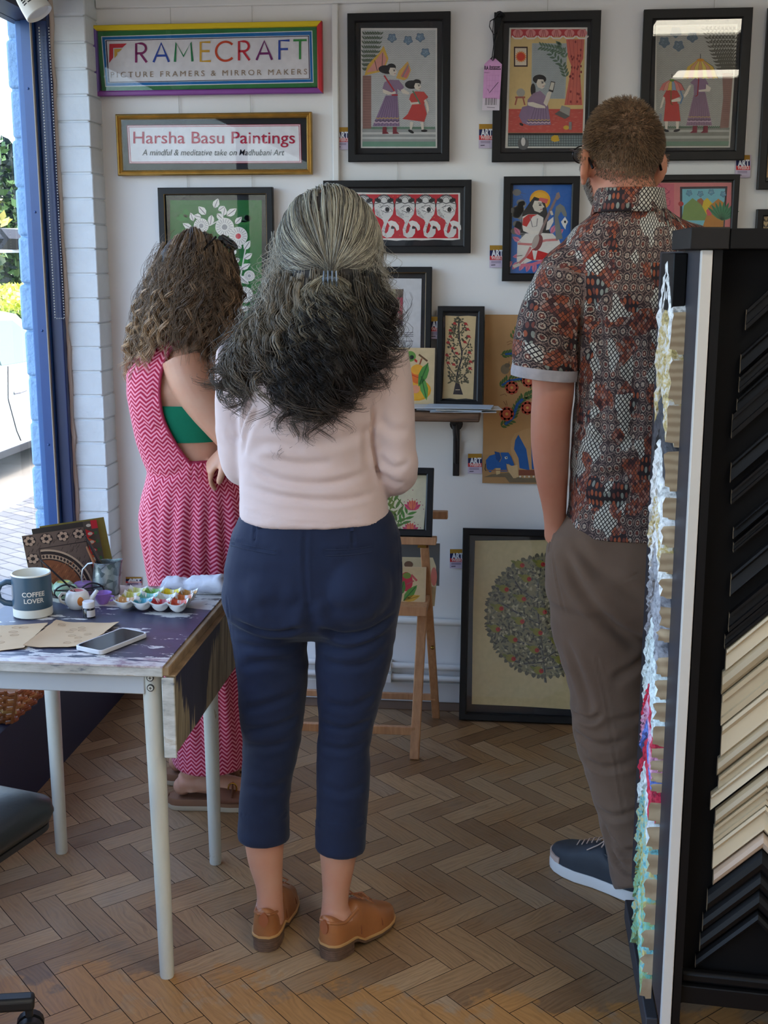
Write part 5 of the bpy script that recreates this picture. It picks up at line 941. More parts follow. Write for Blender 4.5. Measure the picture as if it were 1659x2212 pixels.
for r_, z in prof:
    ring = []
    for q in np.linspace(0, 2 * PI, 41)[:-1]:
        k_ = max(0, math.cos(q - .35)) ** 10 * max(0, (z - .035) / .045) * .016; ring.append((gx + (r_ + k_) * math.cos(q), gy + (r_ + k_) * math.sin(q), TZ + z + k_ * .30))
    rs.append(ring)
MB().rings(rs).build('body', M_GALV, jg)
hv = Vector((-.97, -.2, 0)); G0 = Vector((gx, gy, TZ))
MB().tube([G0 + hv * r_ + Vector((0, 0, z)) for r_, z in ((.026, .080), (.042, .078), (.056, .064), (.060, .042), (.055, .022), (.044, .012))], .0048, 10, flat=.5).build('handle', mat('bright_steel_strip', (206, 206, 204), .3, .8), jg)
M_WOODH = mat('brush_handle_wood', (150, 96, 62), .4); M_BLKH = mat('black_brush_handle', (34, 32, 34), .3)
def brush(a, b, r_, m_, label, bristle=(60, 48, 40), g='paintbrushes'):
    a = Vector(a); b = Vector(b); t = thing('paintbrush', label, 'brush', tuple(b), g); d = b - a
    MB().tube([a, a + d * .08, a + d * .5, a + d * .80], [r_ * .45, r_ * .7, r_, r_ * .75], 10).build('handle', m_, t)
    MB().tube([a + d * .80, a + d * .9], r_ * .8, 10).build('ferrule', M_CHR, t)
    MB().tube([a + d * .9, a + d * .95, b], [r_ * .75, r_ * .85, r_ * .15], 10).build('bristles', mat('bristle_%d' % bristle[0], bristle, .8), t)
brush(ony(187, 1181, gy - .012), (gx + .002, gy - .004, TZ + .012), .0042, M_WOODH, 'wooden handled paintbrush standing in the metal jug')
brush(ony(184, 1157, gy), (gx + .010, gy + .010, TZ + .012), .0034, M_BLKH, 'thin black paintbrush standing in the metal jug')
brush(ony(190, 1166, gy + .02), (gx + .014, gy + .018, TZ + .012), .0040, mat('green_brush_handle', (66, 70, 58), .4), 'dull green paintbrush leaning back in the metal jug')
brush(ony(84, 1206, 2.70), (-1.020, 2.690, TZ + .034), .0026, M_BLKH, 'long black paintbrush leaning out of the white toy teapot')
brush((-.700, 2.842, TZ + .0035), (-.86, 2.835, TZ + .0035), .0036, mat('white_brush_handle', (206, 206, 204), .4), 'white handled paintbrush lying beside the rag')
tag(MB().lathe([(.021, 0), (.024, .004), (.024, .026), (.021, .030), (.008, .032)], (-1.052, 2.813, TZ), 28).build('paint_tin', mat('lilac_lid', (150, 118, 170), .4, var=.1)), 'round lilac paint tin behind the toy teapots', 'tin')
# eyeglasses lying open on the table
ex = thing('eyeglasses', 'black rimmed eyeglasses lying on the paint table behind the toy teapot', 'glasses', (-1.040, 2.752, TZ)); m = MB(); gl = []
for sg_ in (-1, 1):
    c_ = Vector((-1.040 + sg_ * .029, 2.752 + sg_ * .012, TZ + .024)); pts = [c_ + Vector((math.cos(a) * .023 * (1 + .12 * math.cos(2 * a)), math.cos(a) * .010, math.sin(a) * .019)) for a in np.linspace(0, 2 * PI, 25)[:-1]]
    m.tube(pts, .0021, 8, closed=True); gl.append(pts)
    e_ = c_ + Vector((sg_ * .026, sg_ * .011, .008)); m.tube([e_, e_ + Vector((-sg_ * .004 - .002, .007 + .004 * sg_, -.002)), e_ + Vector((-sg_ * .085, -sg_ * .036 + .012 + .004 * sg_, -.010)), e_ + Vector((-sg_ * .105, -sg_ * .044 + .012 + .004 * sg_, -.024))], [.0022, .002, .002, .0026], 8)
m.tube([(-1.048, 2.749, TZ + .028), (-1.040, 2.752, TZ + .032), (-1.032, 2.755, TZ + .028)], .002, 8); m.build('frame', M_BLKH, ex)
for p in gl: MB().add(p, [tuple(range(24))]).build('lens', PGLASS, ex, smooth=False)
# ---- porcelain paint palette shaped like an egg tray
def palette():
    nx, ny, sp_ = 4, 3, .0435; ox, oy = -.902, 2.678; N = 14; cols = {(0, 0): (196, 150, 96), (1, 0): (70, 150, 166), (2, 0): (176, 52, 56), (3, 0): (206, 84, 56), (0, 1): (190, 186, 96), (1, 1): (126, 190, 176), (2, 1): (204, 206, 190), (3, 1): (204, 112, 58), (0, 2): (206, 206, 130), (1, 2): (126, 178, 88), (2, 2): (228, 204, 40), (3, 2): (196, 142, 72)}
    W_, H_ = nx * N, ny * N; m = MB(); top, bot = [], []; r_ = random.Random(3)
    def zf(u, v):
        fu, fv = u - math.floor(u) - .5, v - math.floor(v) - .5; d = max(0, 1 - (fu * fu + fv * fv) / .25); saddle = .010 * (abs(fu) * 2) ** 2 * (abs(fv) * 2) ** 2
        edge = 1.0
        return (.0215 - .017 * d ** .62) + saddle * .7 + .002 * ((abs(fu) * 2) ** 6 * .5 + (abs(fv) * 2) ** 6 * .5)
    for j in range(H_ + 1):
        for i in range(W_ + 1):
            u, v = i / N, j / N; uu, vv = min(u, nx - 1e-6), min(v, ny - 1e-6); z = zf(uu, vv)
            x = ox + (u - .5) * sp_; y = oy + (v - .5) * sp_ - .006 * (u - 2) / 2; m.v.append((x, y, TZ + .0035 + z)); 
    n0 = len(m.v)
    for j in range(H_ + 1):
        for i in range(W_ + 1): x, y, z = m.v[j * (W_ + 1) + i]; m.v.append((x, y, max(TZ + .0004, z - .0042)))
    I = lambda i, j: j * (W_ + 1) + i
    def cellcol(i, j):
        cu, cv = i // N, j // N; fu, fv = (i % N + .5) / N - .5, (j % N + .5) / N - .5; d = math.hypot(fu, fv) + .07 * math.sin(5 * math.atan2(fv, fu) + cu * 2 + cv)
        if d < .52: c = cols[(cu, cv)]; s_ = r_.uniform(.92, 1.06); return srgb(*[min(255, q * s_) for q in c])
        if d < .58 and r_.random() < .5: return srgb(*[lerp(q, 225, .55) for q in cols[(cu, cv)]])
        return srgb(228, 226, 220)
    for j in range(H_):
        for i in range(W_):
            m.f.append((I(i, j), I(i + 1, j), I(i + 1, j + 1), I(i, j + 1))); m.c.append(cellcol(i, j)); m.m.append(0)
            m.f.append((n0 + I(i, j + 1), n0 + I(i + 1, j + 1), n0 + I(i + 1, j), n0 + I(i, j))); m.c.append(srgb(226, 226, 222)); m.m.append(0)
    for a, b in [((i, 0), (i + 1, 0)) for i in range(W_)] + [((W_, j), (W_, j + 1)) for j in range(H_)] + [((i + 1, H_), (i, H_)) for i in range(W_)] + [((0, j + 1), (0, j)) for j in range(H_)]:
        m.f.append((n0 + I(*a), n0 + I(*b), I(*b), I(*a))); m.c.append(srgb(226, 226, 222)); m.m.append(0)
    o = m.build('paint_palette', colmat('glazed_palette', .18, spec=.5), None, angle=70); return tag(o, 'white porcelain egg-tray paint palette with wells of coloured paint', 'palette')
palette()
# ---- stained rag: a crumpled roll of cloth
def rag():
    m = MB(); rs = []; r_ = random.Random(2); n = 28
    for i in range(30):
        t = i / 29; x = lerp(-.868, -.690, t); y = 2.868 - .022 * t; w_ = lerp(.017, .026, t) * (1 - .75 * (1 - min(1, t * 9)) ** 2) * (1 - .5 * max(0, t * 8 - 7) ** 2); w_ *= (1 - .22 * math.exp(-((t - .38) / .07) ** 2))
        rs.append([(x + .004 * math.sin(3 * q + i * .4), y + w_ * 1.15 * math.cos(q) * (1 + .10 * mnoise.noise((t * 7, q * 1.3, 1))), TZ + max(.0006, w_ + w_ * math.sin(q) * (1 + .26 * mnoise.noise((t * 6, q * 1.5, 3))) + .004 * mnoise.noise((t * 22, q * 3, 5)))) for q in np.linspace(0, 2 * PI, n + 1)[:-1]])
    m.rings(rs); k = NT('stained_cloth'); co = k.coord(); nz = k.noise(co, 26, 3, .6); n2 = k.noise(co, 150, 3)
    k.bsdf(k.ramp(nz, [(.60, srgb(212, 212, 218)), (.68, srgb(150, 146, 156)), (.72, srgb(64, 60, 74))]), .9, 0, k.bump(n2, .5, .0015))
    return tag(m.build('cloth', k.m, None, angle=80), 'crumpled white paint rag lying behind the palette', 'cloth')
rag()
# ---- kraft paper sheets, telephone, cards
M_KRAFT = mat('kraft_paper', (206, 176, 136), .85, var=.05, vscale=12, bump=.12, bscale=120)
def sheet(corners, lift, label, seed, z=0.0):
    N = 14; m = MB(); r_ = random.Random(seed); P = [Vector(c) for c in corners]
    def pt(u, v):
        e = .0022; p = P[0].lerp(P[1], u).lerp(P[3].lerp(P[2], u), v); k = (u - .5) * 2; h = lift * (abs(k) ** 3) * (1 if k < 0 else .6) + .0015 * mnoise.noise((u * 3 + seed, v * 3, 0)); j = e * mnoise.noise((u * 9 + seed * 3, v * 9, 4))
        on = (u in (0, 1) or v in (0, 1)); return (p.x + (j if on else 0), p.y + (j * 1.3 if on else 0), TZ + .0022 + z + max(0, h))
    for j in range(N + 1):
        for i in range(N + 1): m.v.append(pt(i / N, j / N))
    n0 = len(m.v); m.v += [(x, y, z_ - .0007) for x, y, z_ in m.v]
    for j in range(N):
        for i in range(N):
            a = j * (N + 1) + i; q = (a, a + 1, a + N + 2, a + N + 1); m.f += [q[::-1], tuple(n0 + k for k in q)]; m.c += [None] * 2; m.m += [0] * 2
    o = m.build('paper_sheet', M_KRAFT, None, angle=80); tag(o, label, 'paper', 'kraft paper sheets on the table')
    d = MB()
    for _ in range(11):
        u, v = r_.uniform(.14, .8), r_.uniform(.12, .85); pts = []
        for k in range(9): a = k * 2 * PI / 8; q = pt(min(.97, max(.03, u + .06 * math.cos(a) * (1 + .3 * math.sin(3 * a)))), min(.97, max(.03, v + .035 * math.sin(a)))); pts.append((q[0], q[1], q[2] + .0012))
        d.tube(pts, .0003, 4)
    d.build('pencil_drawing', mat('faint_pencil', (172, 144, 116), .8), o, smooth=False); return o
sheet([onz(-75, 1356, TZ), onz(104, 1349, TZ), onz(52, 1403, TZ), onz(-95, 1416, TZ)], .004, 'kraft paper sheet cut by the photo edge, left of the other sheet', 1)
sheet([onz(122, 1347, TZ), onz(258, 1349, TZ), onz(186, 1400, TZ), onz(50, 1402, TZ)], .006, 'kraft paper sheet of faint pencil drawings partly lying over the phone', 2, .0012)
pc = [Vector(onz(*q, TZ)) for q in ((168, 1404), (270, 1365), (314, 1377), (208, 1420))]
ph = thing('smartphone', 'white cased smartphone lying on the paint table beside the paper', 'phone', tuple((pc[0] + pc[2]) / 2)); c_ = (pc[0] + pc[2]) / 2; ux = (pc[1] - pc[0]).normalized(); uy = Vector((-ux.y, ux.x, 0))
def rrect(L_, W_, r_, z, n=6):
    o = []
    for sx, sy, a0 in ((1, 1, 0), (-1, 1, PI / 2), (-1, -1, PI), (1, -1, 1.5 * PI)):
        for k in range(n + 1): a = a0 + k * PI / 2 / n; o.append(c_ + ux * (sx * (L_ / 2 - r_) + r_ * math.cos(a)) + uy * (sy * (W_ / 2 - r_) + r_ * math.sin(a)) + Vector((0, 0, z)))
    return o
MB().rings([rrect(.146, .074, .011, .0005), rrect(.150, .078, .012, .002), rrect(.150, .078, .012, .0098), rrect(.147, .075, .011, .0112), rrect(.142, .070, .009, .0104)]).build('case', mat('white_silicone', (216, 216, 218), .4), ph)
MB().rings([rrect(.141, .069, .009, .0100), rrect(.141, .069, .009, .0108)]).build('screen', mat('dark_screen', (30, 34, 40), .08), ph, smooth=False)
# ---- three greeting cards leaning at the back left corner, standing at an angle
e = Vector((.70, .71, 0)).normalized(); back = Vector((-e.y, e.x, 0))
class CardPlane(Plane):
    def __init__(s, o, tilt): s.o = np.array(o); s.uu = np.array(e); s.up = np.array(back * math.sin(tilt)) + np.array([0, 0, math.cos(tilt)]); s.n = np.cross(s.uu, s.up)
    def w(s, a, b, h=0.0): return s.o + s.uu * a + s.up * b + s.n * h
    def px(s, x, y):
        r = ray(x, y); t = ((s.o - CAM) @ s.n) / (r @ s.n); P = CAM + r * t - s.o; return P @ s.uu, P @ s.up
def fcard(px0, py0, px1, base, tilt, label, border):
    pl = CardPlane(base, tilt); a0, h = pl.px(px0, py0); a1, _ = pl.px(px1, py0 - .217 * (px1 - px0)); t = thing('greeting_card', label, 'card', tuple(base), 'cards leaning on the table')
    slab(pl, a0, a1, 0, h, -.002, 0).build('card', mat('card_edge', (214, 208, 190), .8), t, smooth=False); A = Art(pl, .0004); A.T = None; A.P = lambda x, y: (lerp(a0, a1, x), h * (1 - y)); return t, A, (a0, a1, h)
B0 = np.array([-1.165, 2.745, TZ + .001])
t, A, dims = fcard(85, 1137, 222, B0 + np.array([.060, .095, 0]), .34, 'olive green card at the back of the three leaning cards', 1)
A.poly([(0, 1), (1, 1), (1, 0), (0, 0)], (126, 116, 54)); A.build('artwork', t)
t, A, dims = fcard(68, 1143, 206, B0 + np.array([.022, .048, 0]), .34, 'card with red and white triangle border between the other two leaning cards', 2)
A.poly([(0, 1), (1, 1), (1, 0), (0, 0)], (60, 56, 52)); A.poly([(.78, 1), (1, 1), (1, 0), (.78, 0)], (84, 76, 68)); A.rect(.90, .0, 1, .13, (196, 44, 56))
for i in range(7): y = .1 + i * .13; A.poly([(.80, y + .02), (.93, y + .10), (.80, y + .17)], [(196, 44, 50), (214, 92, 50)][i % 2]); A.ell(.95, y + .1, .028, .03, (60, 104, 60), 8); A.ell(.86, y - .03, .04, .025, (206, 198, 180), 8)
A.build('artwork', t)
t, A, dims = fcard(47, 1158, 178, B0, .34, 'patterned brown card at the front of the three leaning cards', 3)
A.poly([(0, 1), (1, 1), (1, 0), (0, 0)], (112, 96, 86)); A.k += 1; r_ = random.Random(8)
for i in range(150): x, y = r_.uniform(.02, .96), r_.uniform(.05, .97); A.line([(x, y), (x + .035, y - .045)], .006, (58, 48, 46), False)
def flw(x, y, r):
    A.ell(x, y, r, r * .8, (44, 38, 40), 12); A.k += 1
    for i in range(6): a = i * PI / 3 + .3; A.ell(x + r * .58 * math.cos(a), y + r * .5 * math.sin(a), r * .30, r * .26, (190, 164, 142), 8, layer=False)
    A.k += 1; A.ell(x, y, r * .22, r * .18, (44, 38, 40), 8)
for x, y in ((.1, .1), (.37, .1), (.64, .1), (.9, .1), (.1, .38), (.1, .64), (.1, .9)): flw(x, y, .105)
A.line([(.22, .95), (.22, .24), (1, .24)], .014, (44, 38, 40))
cxx, cyy = .24, .98
for r_o, c in ((.72, (196, 172, 146)), (.69, (52, 44, 44)), (.64, (190, 164, 138)), (.57, (48, 40, 40)), (.55, (136, 84, 54))): A.poly([(cxx, cyy)] + [(cxx + r_o * 1.02 * math.cos(a), cyy - r_o * math.sin(a)) for a in np.linspace(0, PI / 2, 16)], c)
A.k += 1
for i in range(17): a = (i + .5) * PI / 34; A.ell(cxx + .665 * 1.02 * math.cos(a), cyy - .665 * math.sin(a), .022, .022, (52, 44, 44), 8, layer=False); A.ell(cxx + .605 * 1.02 * math.cos(a), cyy - .605 * math.sin(a), .020, .026, (60, 50, 48), 8, layer=False)
for i in range(40): u, v = (i % 8) / 8 * .5, (i // 8) / 5 * .5; A.line([(cxx + u, cyy - v), (cxx + u + .05, cyy - v - .05)], .016, (156, 102, 68) if i % 2 else (116, 70, 44), False)
A.build('artwork', t)
# ---- basket of prints standing on the window platform
bk = thing('wicker_basket', 'wicker basket standing at the edge of the navy window platform', 'basket', (-1.47, 3.21, .285)); M_WICK = NT('wicker'); _a = M_WICK.n('ShaderNodeAttribute', {'attribute_name': 'Col'}); M_WICK.bsdf(_a.outputs[0], .6); M_WICK = M_WICK.m
m = MB(); r_ = random.Random(5)
for k in range(9):
    z = .289 + k * .012; g = k * .004; pts = []
    for i in range(72):
        a = i / 72 * 4; sd = int(a); f = a - sd; hx, hy = .105 + g, .20 + g; c4 = [(-hx, -hy), (hx, -hy), (hx, hy), (-hx, hy)]; p, q = c4[sd], c4[(sd + 1) % 4]; ww = .006 * (1 if (i + k) % 2 else -1); nx_, ny_ = (q[1] - p[1]), -(q[0] - p[0]); L_ = math.hypot(nx_, ny_)
        pts.append((-1.455 + lerp(p[0], q[0], f) + nx_ / L_ * ww, 3.21 + lerp(p[1], q[1], f) + ny_ / L_ * ww, z + .002 * math.sin(i)))
    m.tube(pts, .0055, 6, closed=True, col=srgb(*r_.choice([(176, 116, 66), (190, 132, 76), (150, 92, 52), (196, 160, 96)])))
for i in range(36):
    a = i / 36 * 4; sd = int(a); f = a - sd; c4 = [(-1, -1), (1, -1), (1, 1), (-1, 1)]; p, q = c4[sd], c4[(sd + 1) % 4]; u, v = lerp(p[0], q[0], f), lerp(p[1], q[1], f)
    m.tube([(-1.455 + u * .105, 3.21 + v * .20, .287), (-1.455 + u * .141, 3.21 + v * .236, .395)], .0045, 6, col=srgb(160, 104, 60))
m.build('weave', M_WICK, bk); MB().box(-1.56, -1.35, 3.01, 3.41, .286, .292).build('base', mat('basket_base', (140, 96, 60), .8), bk)
for k, (xx, lab) in enumerate(((-1.385, 'pale pink print with grey marks standing on the platform beside the wicker basket'), (-1.42, 'second pale print standing behind the pink one by the wicker basket'))):
    o = MB().hexa([(xx, 2.70, .286), (xx + .003, 2.70, .286), (xx + .003, 2.965, .286), (xx, 2.965, .286)], [(xx - .05, 2.70, .56), (xx - .047, 2.70, .56), (xx - .047, 2.965, .56), (xx - .05, 2.965, .56)]).build('print', mat('pale_pink_print', (206, 182, 176), .6), None, smooth=False); tag(o, lab, 'print', 'prints on the window platform')
    m = MB(); r_ = random.Random(k)
    for i in range(14): y0, z0 = r_.uniform(2.74, 2.92), r_.uniform(.31, .5); xz = xx + .0034 - .05 * (z0 - .286) / .274; m.tube([(xz, y0, z0), (xz - .003, y0 + r_.uniform(-.01, .02), z0 + .016), (xz - .004, y0 + r_.uniform(0, .02), z0 + .022)], .0011, 4)
    m.build('grey_marks', mat('pencil', (140, 116, 96), .8), o, smooth=False)
# ---- office chair, mostly outside the photo
M_BLKL = mat('black_leather', (36, 40, 42), .38, bump=.25, bscale=140, var=.1); M_BLKP = mat('black_plastic', (30, 31, 33), .45)
ch = thing('office_chair', 'black padded office chair on castors at the photo edge', 'chair', (-1.16, 2.05, 0)); u1 = Vector((-.96, .28, 0)); u2 = Vector((-.28, -.96, 0)); S0 = Vector((-.884, 2.192, 0))
def seat_ring(ins, z, r_=.05, L_=.39):
    o = []; cc = S0 + (u1 + u2) * L_ / 2
    for sx, sy, a0 in ((-1, -1, PI), (1, -1, 1.5 * PI), (1, 1, 0), (-1, 1, PI / 2)):
        for k in range(7): a = a0 + k * PI / 12; o.append(cc + u1 * (sx * (L_ / 2 - r_ - ins) + r_ * math.cos(a)) + u2 * (sy * (L_ / 2 - r_ - ins) + r_ * math.sin(a)) + Vector((0, 0, z)))
    return o
MB().rings([seat_ring(.03, 0.425), seat_ring(.006, 0.435), seat_ring(.0, 0.452), seat_ring(.004, 0.472), seat_ring(.03, 0.486), seat_ring(.10, 0.492)]).build('seat', M_BLKL, ch, angle=60)
MB().rings([seat_ring(.02, 0.412), seat_ring(.008, 0.418), seat_ring(.008, 0.430), seat_ring(.02, 0.432)]).build('seat_shell', M_BLKP, ch)
cc = Vector((-1.13, 2.0, 0)); MB().tube([(cc.x, cc.y, .08), (cc.x, cc.y, .25)], .028, 18).tube([(cc.x, cc.y, .25), (cc.x, cc.y, .415)], .016, 18).build('gas_column', M_BLKP, ch)
for k in range(5):
    a = math.atan2(2.075 - cc.y, -.922 - cc.x) + k * 2 * PI / 5; d = Vector((math.cos(a), math.sin(a), 0)); p = Vector((cc.x, cc.y, 0)); L_ = math.hypot(2.075 - cc.y, -.922 - cc.x)
    MB().bar(p + Vector((0, 0, .105)), p + d * L_ + Vector((0, 0, .085)), .034, .028).build('base_arm', M_BLKP, ch, bevel=.008, seg=3)
    ct = p + d * (L_ - .012); sd = Vector((-d.y, d.x, 0))
    MB().tube([ct + Vector((0, 0, .075)), ct + Vector((0, 0, .055))], .008, 10).tube([ct - sd * .022 + Vector((0, 0, .0275)), ct - sd * .005 + Vector((0, 0, .0275))], .027, 16).tube([ct + sd * .005 + Vector((0, 0, .0275)), ct + sd * .022 + Vector((0, 0, .0275))], .027, 16).build('castor', M_BLKP, ch)
bc = cc + u2 * .20; bq = [bc + u1 * s_ * .2 + Vector((0, 0, z)) for s_, z in ((-1, .56), (1, .56), (1, .98), (-1, .98))]
MB().hexa(bq, [q + u2 * .06 for q in bq]).build('backrest', M_BLKL, ch, bevel=.03, seg=4); MB().tube([cc + u2 * .1 + Vector((0, 0, .40)), cc + u2 * .24 + Vector((0, 0, .41)), cc + u2 * .30 + Vector((0, 0, .5)), cc + u2 * .28 + Vector((0, 0, .7))], .016, 10).build('back_support', M_BLKP, ch)
# ================================================================ FRAME MOULDING DISPLAY STAND
M_BLK = mat('black_stand_paint', (8, 8, 10), .5, Specular_IOR_Level=.2, var=.1, bump=.06, bscale=90); M_BLK2 = mat('dark_grey_panel', (40, 40, 48), .5, var=.06)
M_WEDGE = mat('white_edge_strip', (192, 189, 184), .5, var=.03, vscale=4); M_CUT = NT('sawn_wood_end'); _c = M_CUT.coord(); _w = M_CUT.n('ShaderNodeTexWave', {'wave_type': 'RINGS'}, Vector=M_CUT.mapv(_c, (1, 1, 1)), Scale=38.0, Distortion=1.6, Detail=2.0)
M_CUT.bsdf(M_CUT.ramp(_w.outputs[0], [(.1, srgb(168, 142, 110)), (.9, srgb(196, 172, 138))]), .7); M_CUT = M_CUT.m
SX, SYF, STOP = .303, 2.052, 1.555
st = thing('display_stand', 'tall black display stand of frame corner samples with a white front edge', 'display stand', (.55, 2.3, 0))
MB().box(SX, SX + .018, SYF - .017, SYF, .06, STOP).build('edge_strip', M_WEDGE, st, bevel=.0015)
MB().box(SX, SX + .020, SYF + .0005, 2.60, .14, STOP).build('side_panel', M_BLK2, st)
MB().box(SX + .020, SX + .034, SYF - .015, SYF + .03, .0, STOP).build('front_post', M_BLK, st)
MB().hexa([(SX + .034, SYF + .036, .2), (1.10, SYF - .030, .2), (1.10, SYF - .012, .2), (SX + .034, SYF + .056, .2)], [(SX + .034, SYF + .036, STOP), (1.10, SYF - .030, STOP), (1.10, SYF - .012, STOP), (SX + .034, SYF + .056, STOP)]).build('front_panel', mat('black_front_panel', (6, 6, 8), .7, Specular_IOR_Level=.15), st)
MB().box(.283, .345, SYF - .024, 2.26, STOP + .001, STOP + .036).build('top_cap', mat('black_brown_cap', (26, 24, 24), .6, var=.1, Specular_IOR_Level=.25), st, bevel=.002)
MB().box(.346, 1.12, SYF - .020, 2.10, STOP + .001, STOP + .034).build('top_bar', M_BLK, st, bevel=.002)
MB().box(.346, 1.12, 2.11, 2.55, STOP + .001, STOP + .030).build('top_board', M_BLK2, st, bevel=.002)
m = MB(); m.hexa([(SX + .034, SYF + .0, .186), (1.10, SYF - .066, .186), (1.10, SYF - .04, .186), (SX + .034, SYF + .026, .186)], [(SX + .034, SYF + .0, .222), (1.10, SYF - .066, .222), (1.10, SYF - .04, .222), (SX + .034, SYF + .026, .222)]); m.build('bottom_rail', M_BLK, st, bevel=.002)
m = MB(); m.hexa([(SX + .034, SYF + .006, .224), (1.10, SYF - .060, .224), (1.10, SYF - .04, .224), (SX + .034, SYF + .026, .224)], [(SX + .034, SYF + .006, .246), (1.10, SYF - .060, .246), (1.10, SYF - .04, .246), (SX + .034, SYF + .026, .246)]); m.build('bottom_moulding', M_BLK, st, bevel=.006)
MB().box(1.04, 1.10, 2.02, 2.56, 0, STOP).build('side_panel', M_BLK, st)
MB().box(SX + .02, 1.04, 2.575, 2.60, .14, STOP).build('back_panel', M_BLK, st)
MB().box(.297, .322, 2.20, 2.66, 0, .05).build('foot', mat('grey_black_foot', (52, 52, 56), .6), st, bevel=.003)
# front of the stand: chevron samples. F(a, z, h): a along the panel from its left post, h out of it
e_ = np.array([1.0, -.0862, 0]); e_ /= np.linalg.norm(e_); nF = np.array([e_[1], -e_[0], 0]); oF = np.array([SX + .034, SYF + .0355, 0])
def Fp(a, z, h): return tuple(oF + e_ * a + nF * h + np.array([0, 0, z]))
def Fpx(x, y):
    r = ray(x, y); t = ((oF + nF * .012 - CAM) @ nF) / (r @ nF); P = CAM + r * t; return (P - oF) @ e_, P[2]
def Lp(a, z, h): return (SX - h, 2.180 + a, z)      # left side: a runs away from the viewer
ORD = ['topmost', 'second', 'third', 'fourth', 'fifth', 'sixth', 'seventh', 'eighth', 'ninth', 'tenth', 'eleventh', 'twelfth', 'thirteenth', 'fourteenth', 'fifteenth', 'sixteenth', 'seventeenth', 'eighteenth', 'nineteenth', 'twentieth', 'twenty-first', 'twenty-second', 'twenty-third', 'twenty-fourth', 'twenty-fifth', 'lowest']
def chevron(fn, a0, ap, z0, h, prof, face_m, label, group, rough=0.0, seed=0, slope=1.0):
    """two mitred lengths meeting at a peak; prof = [(fraction up the moulding, thickness)]"""
    m = MB(); r_ = random.Random(seed); n = 12 if rough else 1; arms = [(a0, 0), (ap, 1), (2 * ap - a0, 0)]; A_ = []
    for s_ in range(2):
        for k in range(n + (1 if s_ else 0)):
            t = k / n; A_.append((lerp(arms[s_][0], arms[s_ + 1][0], t), lerp(arms[s_][1], arms[s_ + 1][1], t)))
    rs = []
    for i, (a, up) in enumerate(A_):
        lift = up * abs(ap - a0) * slope; ring = [fn(a, z0 + lift + h, .0), fn(a, z0 + lift, .0)]
        for v, t in prof: j = rough * r_.uniform(-1, 1) * (1 if 0 < v < 1 else .5); ring.append(fn(a, z0 + lift + v * h + rough * .6 * r_.uniform(-1, 1) * (v in (0, 1)), max(.001, t + j)))
        rs.append(ring)
    m.rings(rs); k = len(m.f); m.m[k - 1] = 1; m.m[k - 2] = 1
    o = m.build('frame_sample', [face_m, M_CUT], None, angle=50 if rough else 20); return tag(o, label, 'frame sample', group)
FLATP = [(0, .016), (.25, .016), (.28, .011), (.75, .010), (.8, .017), (1, .017)]; SCOOP = [(0, .010), (.12, .018), (.4, .014), (.7, .012), (.88, .020), (1, .018)]; ROUND = [(0, .010), (.2, .017), (.5, .021), (.8, .017), (1, .010)]
M_BS = mat('black_sample_finish', (13, 13, 15), .5, Specular_IOR_Level=.2); M_BS2 = mat('charcoal_sample_finish', (18, 18, 20), .55, Specular_IOR_Level=.2); M_CS = [mat('cream_sample_finish', (176, 162, 136), .5), mat('ivory_sample_finish', (186, 172, 146), .5), mat('pale_sand_sample_finish', (166, 152, 126), .5)]; M_PS = mat('pinkish_cream_finish', (176, 156, 138), .5)
aP, _ = Fpx(1642, 1900); GF = 'samples on the front of the display stand'
rows = [((1613, 669), 713), ((1601, 766), 808), ((1598, 815), 848), ((1593, 862), 893), ((1583, 895), 947), ((1580, 1000), 1044), ((1581, 1059), 1089), ((1585, 1140), 1165), ((1585, 1173), 1193), ((1580, 1240), 1290), ((1576, 1325), 1365)]
cream = [1372, 1402, 1452, 1502, 1567, 1639, 1677, 1715, 1752, 1786, 1823, 1880, 1914]
xl = lambda y: 1600 - .0493 * (y - 700)
k = 0
for (x, y0), y1 in rows:
    a0, z1 = Fpx(x, y0); _, z0 = Fpx(x, y1); chevron(Fp, a0, aP, z0, z1 - z0, [FLATP, SCOOP][k % 2], [M_BS, M_BS2][k % 2], f'{ORD[k]} black frame corner sample of the upper row on the stand front', GF, seed=k); k += 1
for i in range(len(cream) - 1):
    y0, y1 = cream[i], cream[i + 1]; x = xl(y0) + [0, 4, -2, 0, 3, -3, 1, -14, -2, -4, -3, 0][i]; a0, z1 = Fpx(x, y0); _, z0 = Fpx(x, y1); mm = M_BS if i == 0 else (M_PS if i == 11 else M_CS[i % 3])
    chevron(Fp, a0, aP, z0 + .0006, z1 - z0 - .0012, [FLATP, SCOOP, ROUND][i % 3], mm, ('black frame corner sample just above the cream ones on the stand front' if i == 0 else f'{ORD[i - 1]} cream frame corner sample on the front of the black stand'), GF, seed=40 + i)
for i, (x, y0, y1) in enumerate(((1529, 1924, 1972), (1519, 1976, 2014), (1513, 2018, 2057), (1503, 2066, 2092))):
    a0, z1 = Fpx(x, y0); _, z0 = Fpx(x, y1); chevron(Fp, a0, aP, z0, z1 - z0, ROUND, M_BS, f'{ORD[i]} of the black frame corner samples below the cream ones', GF, seed=70 + i)
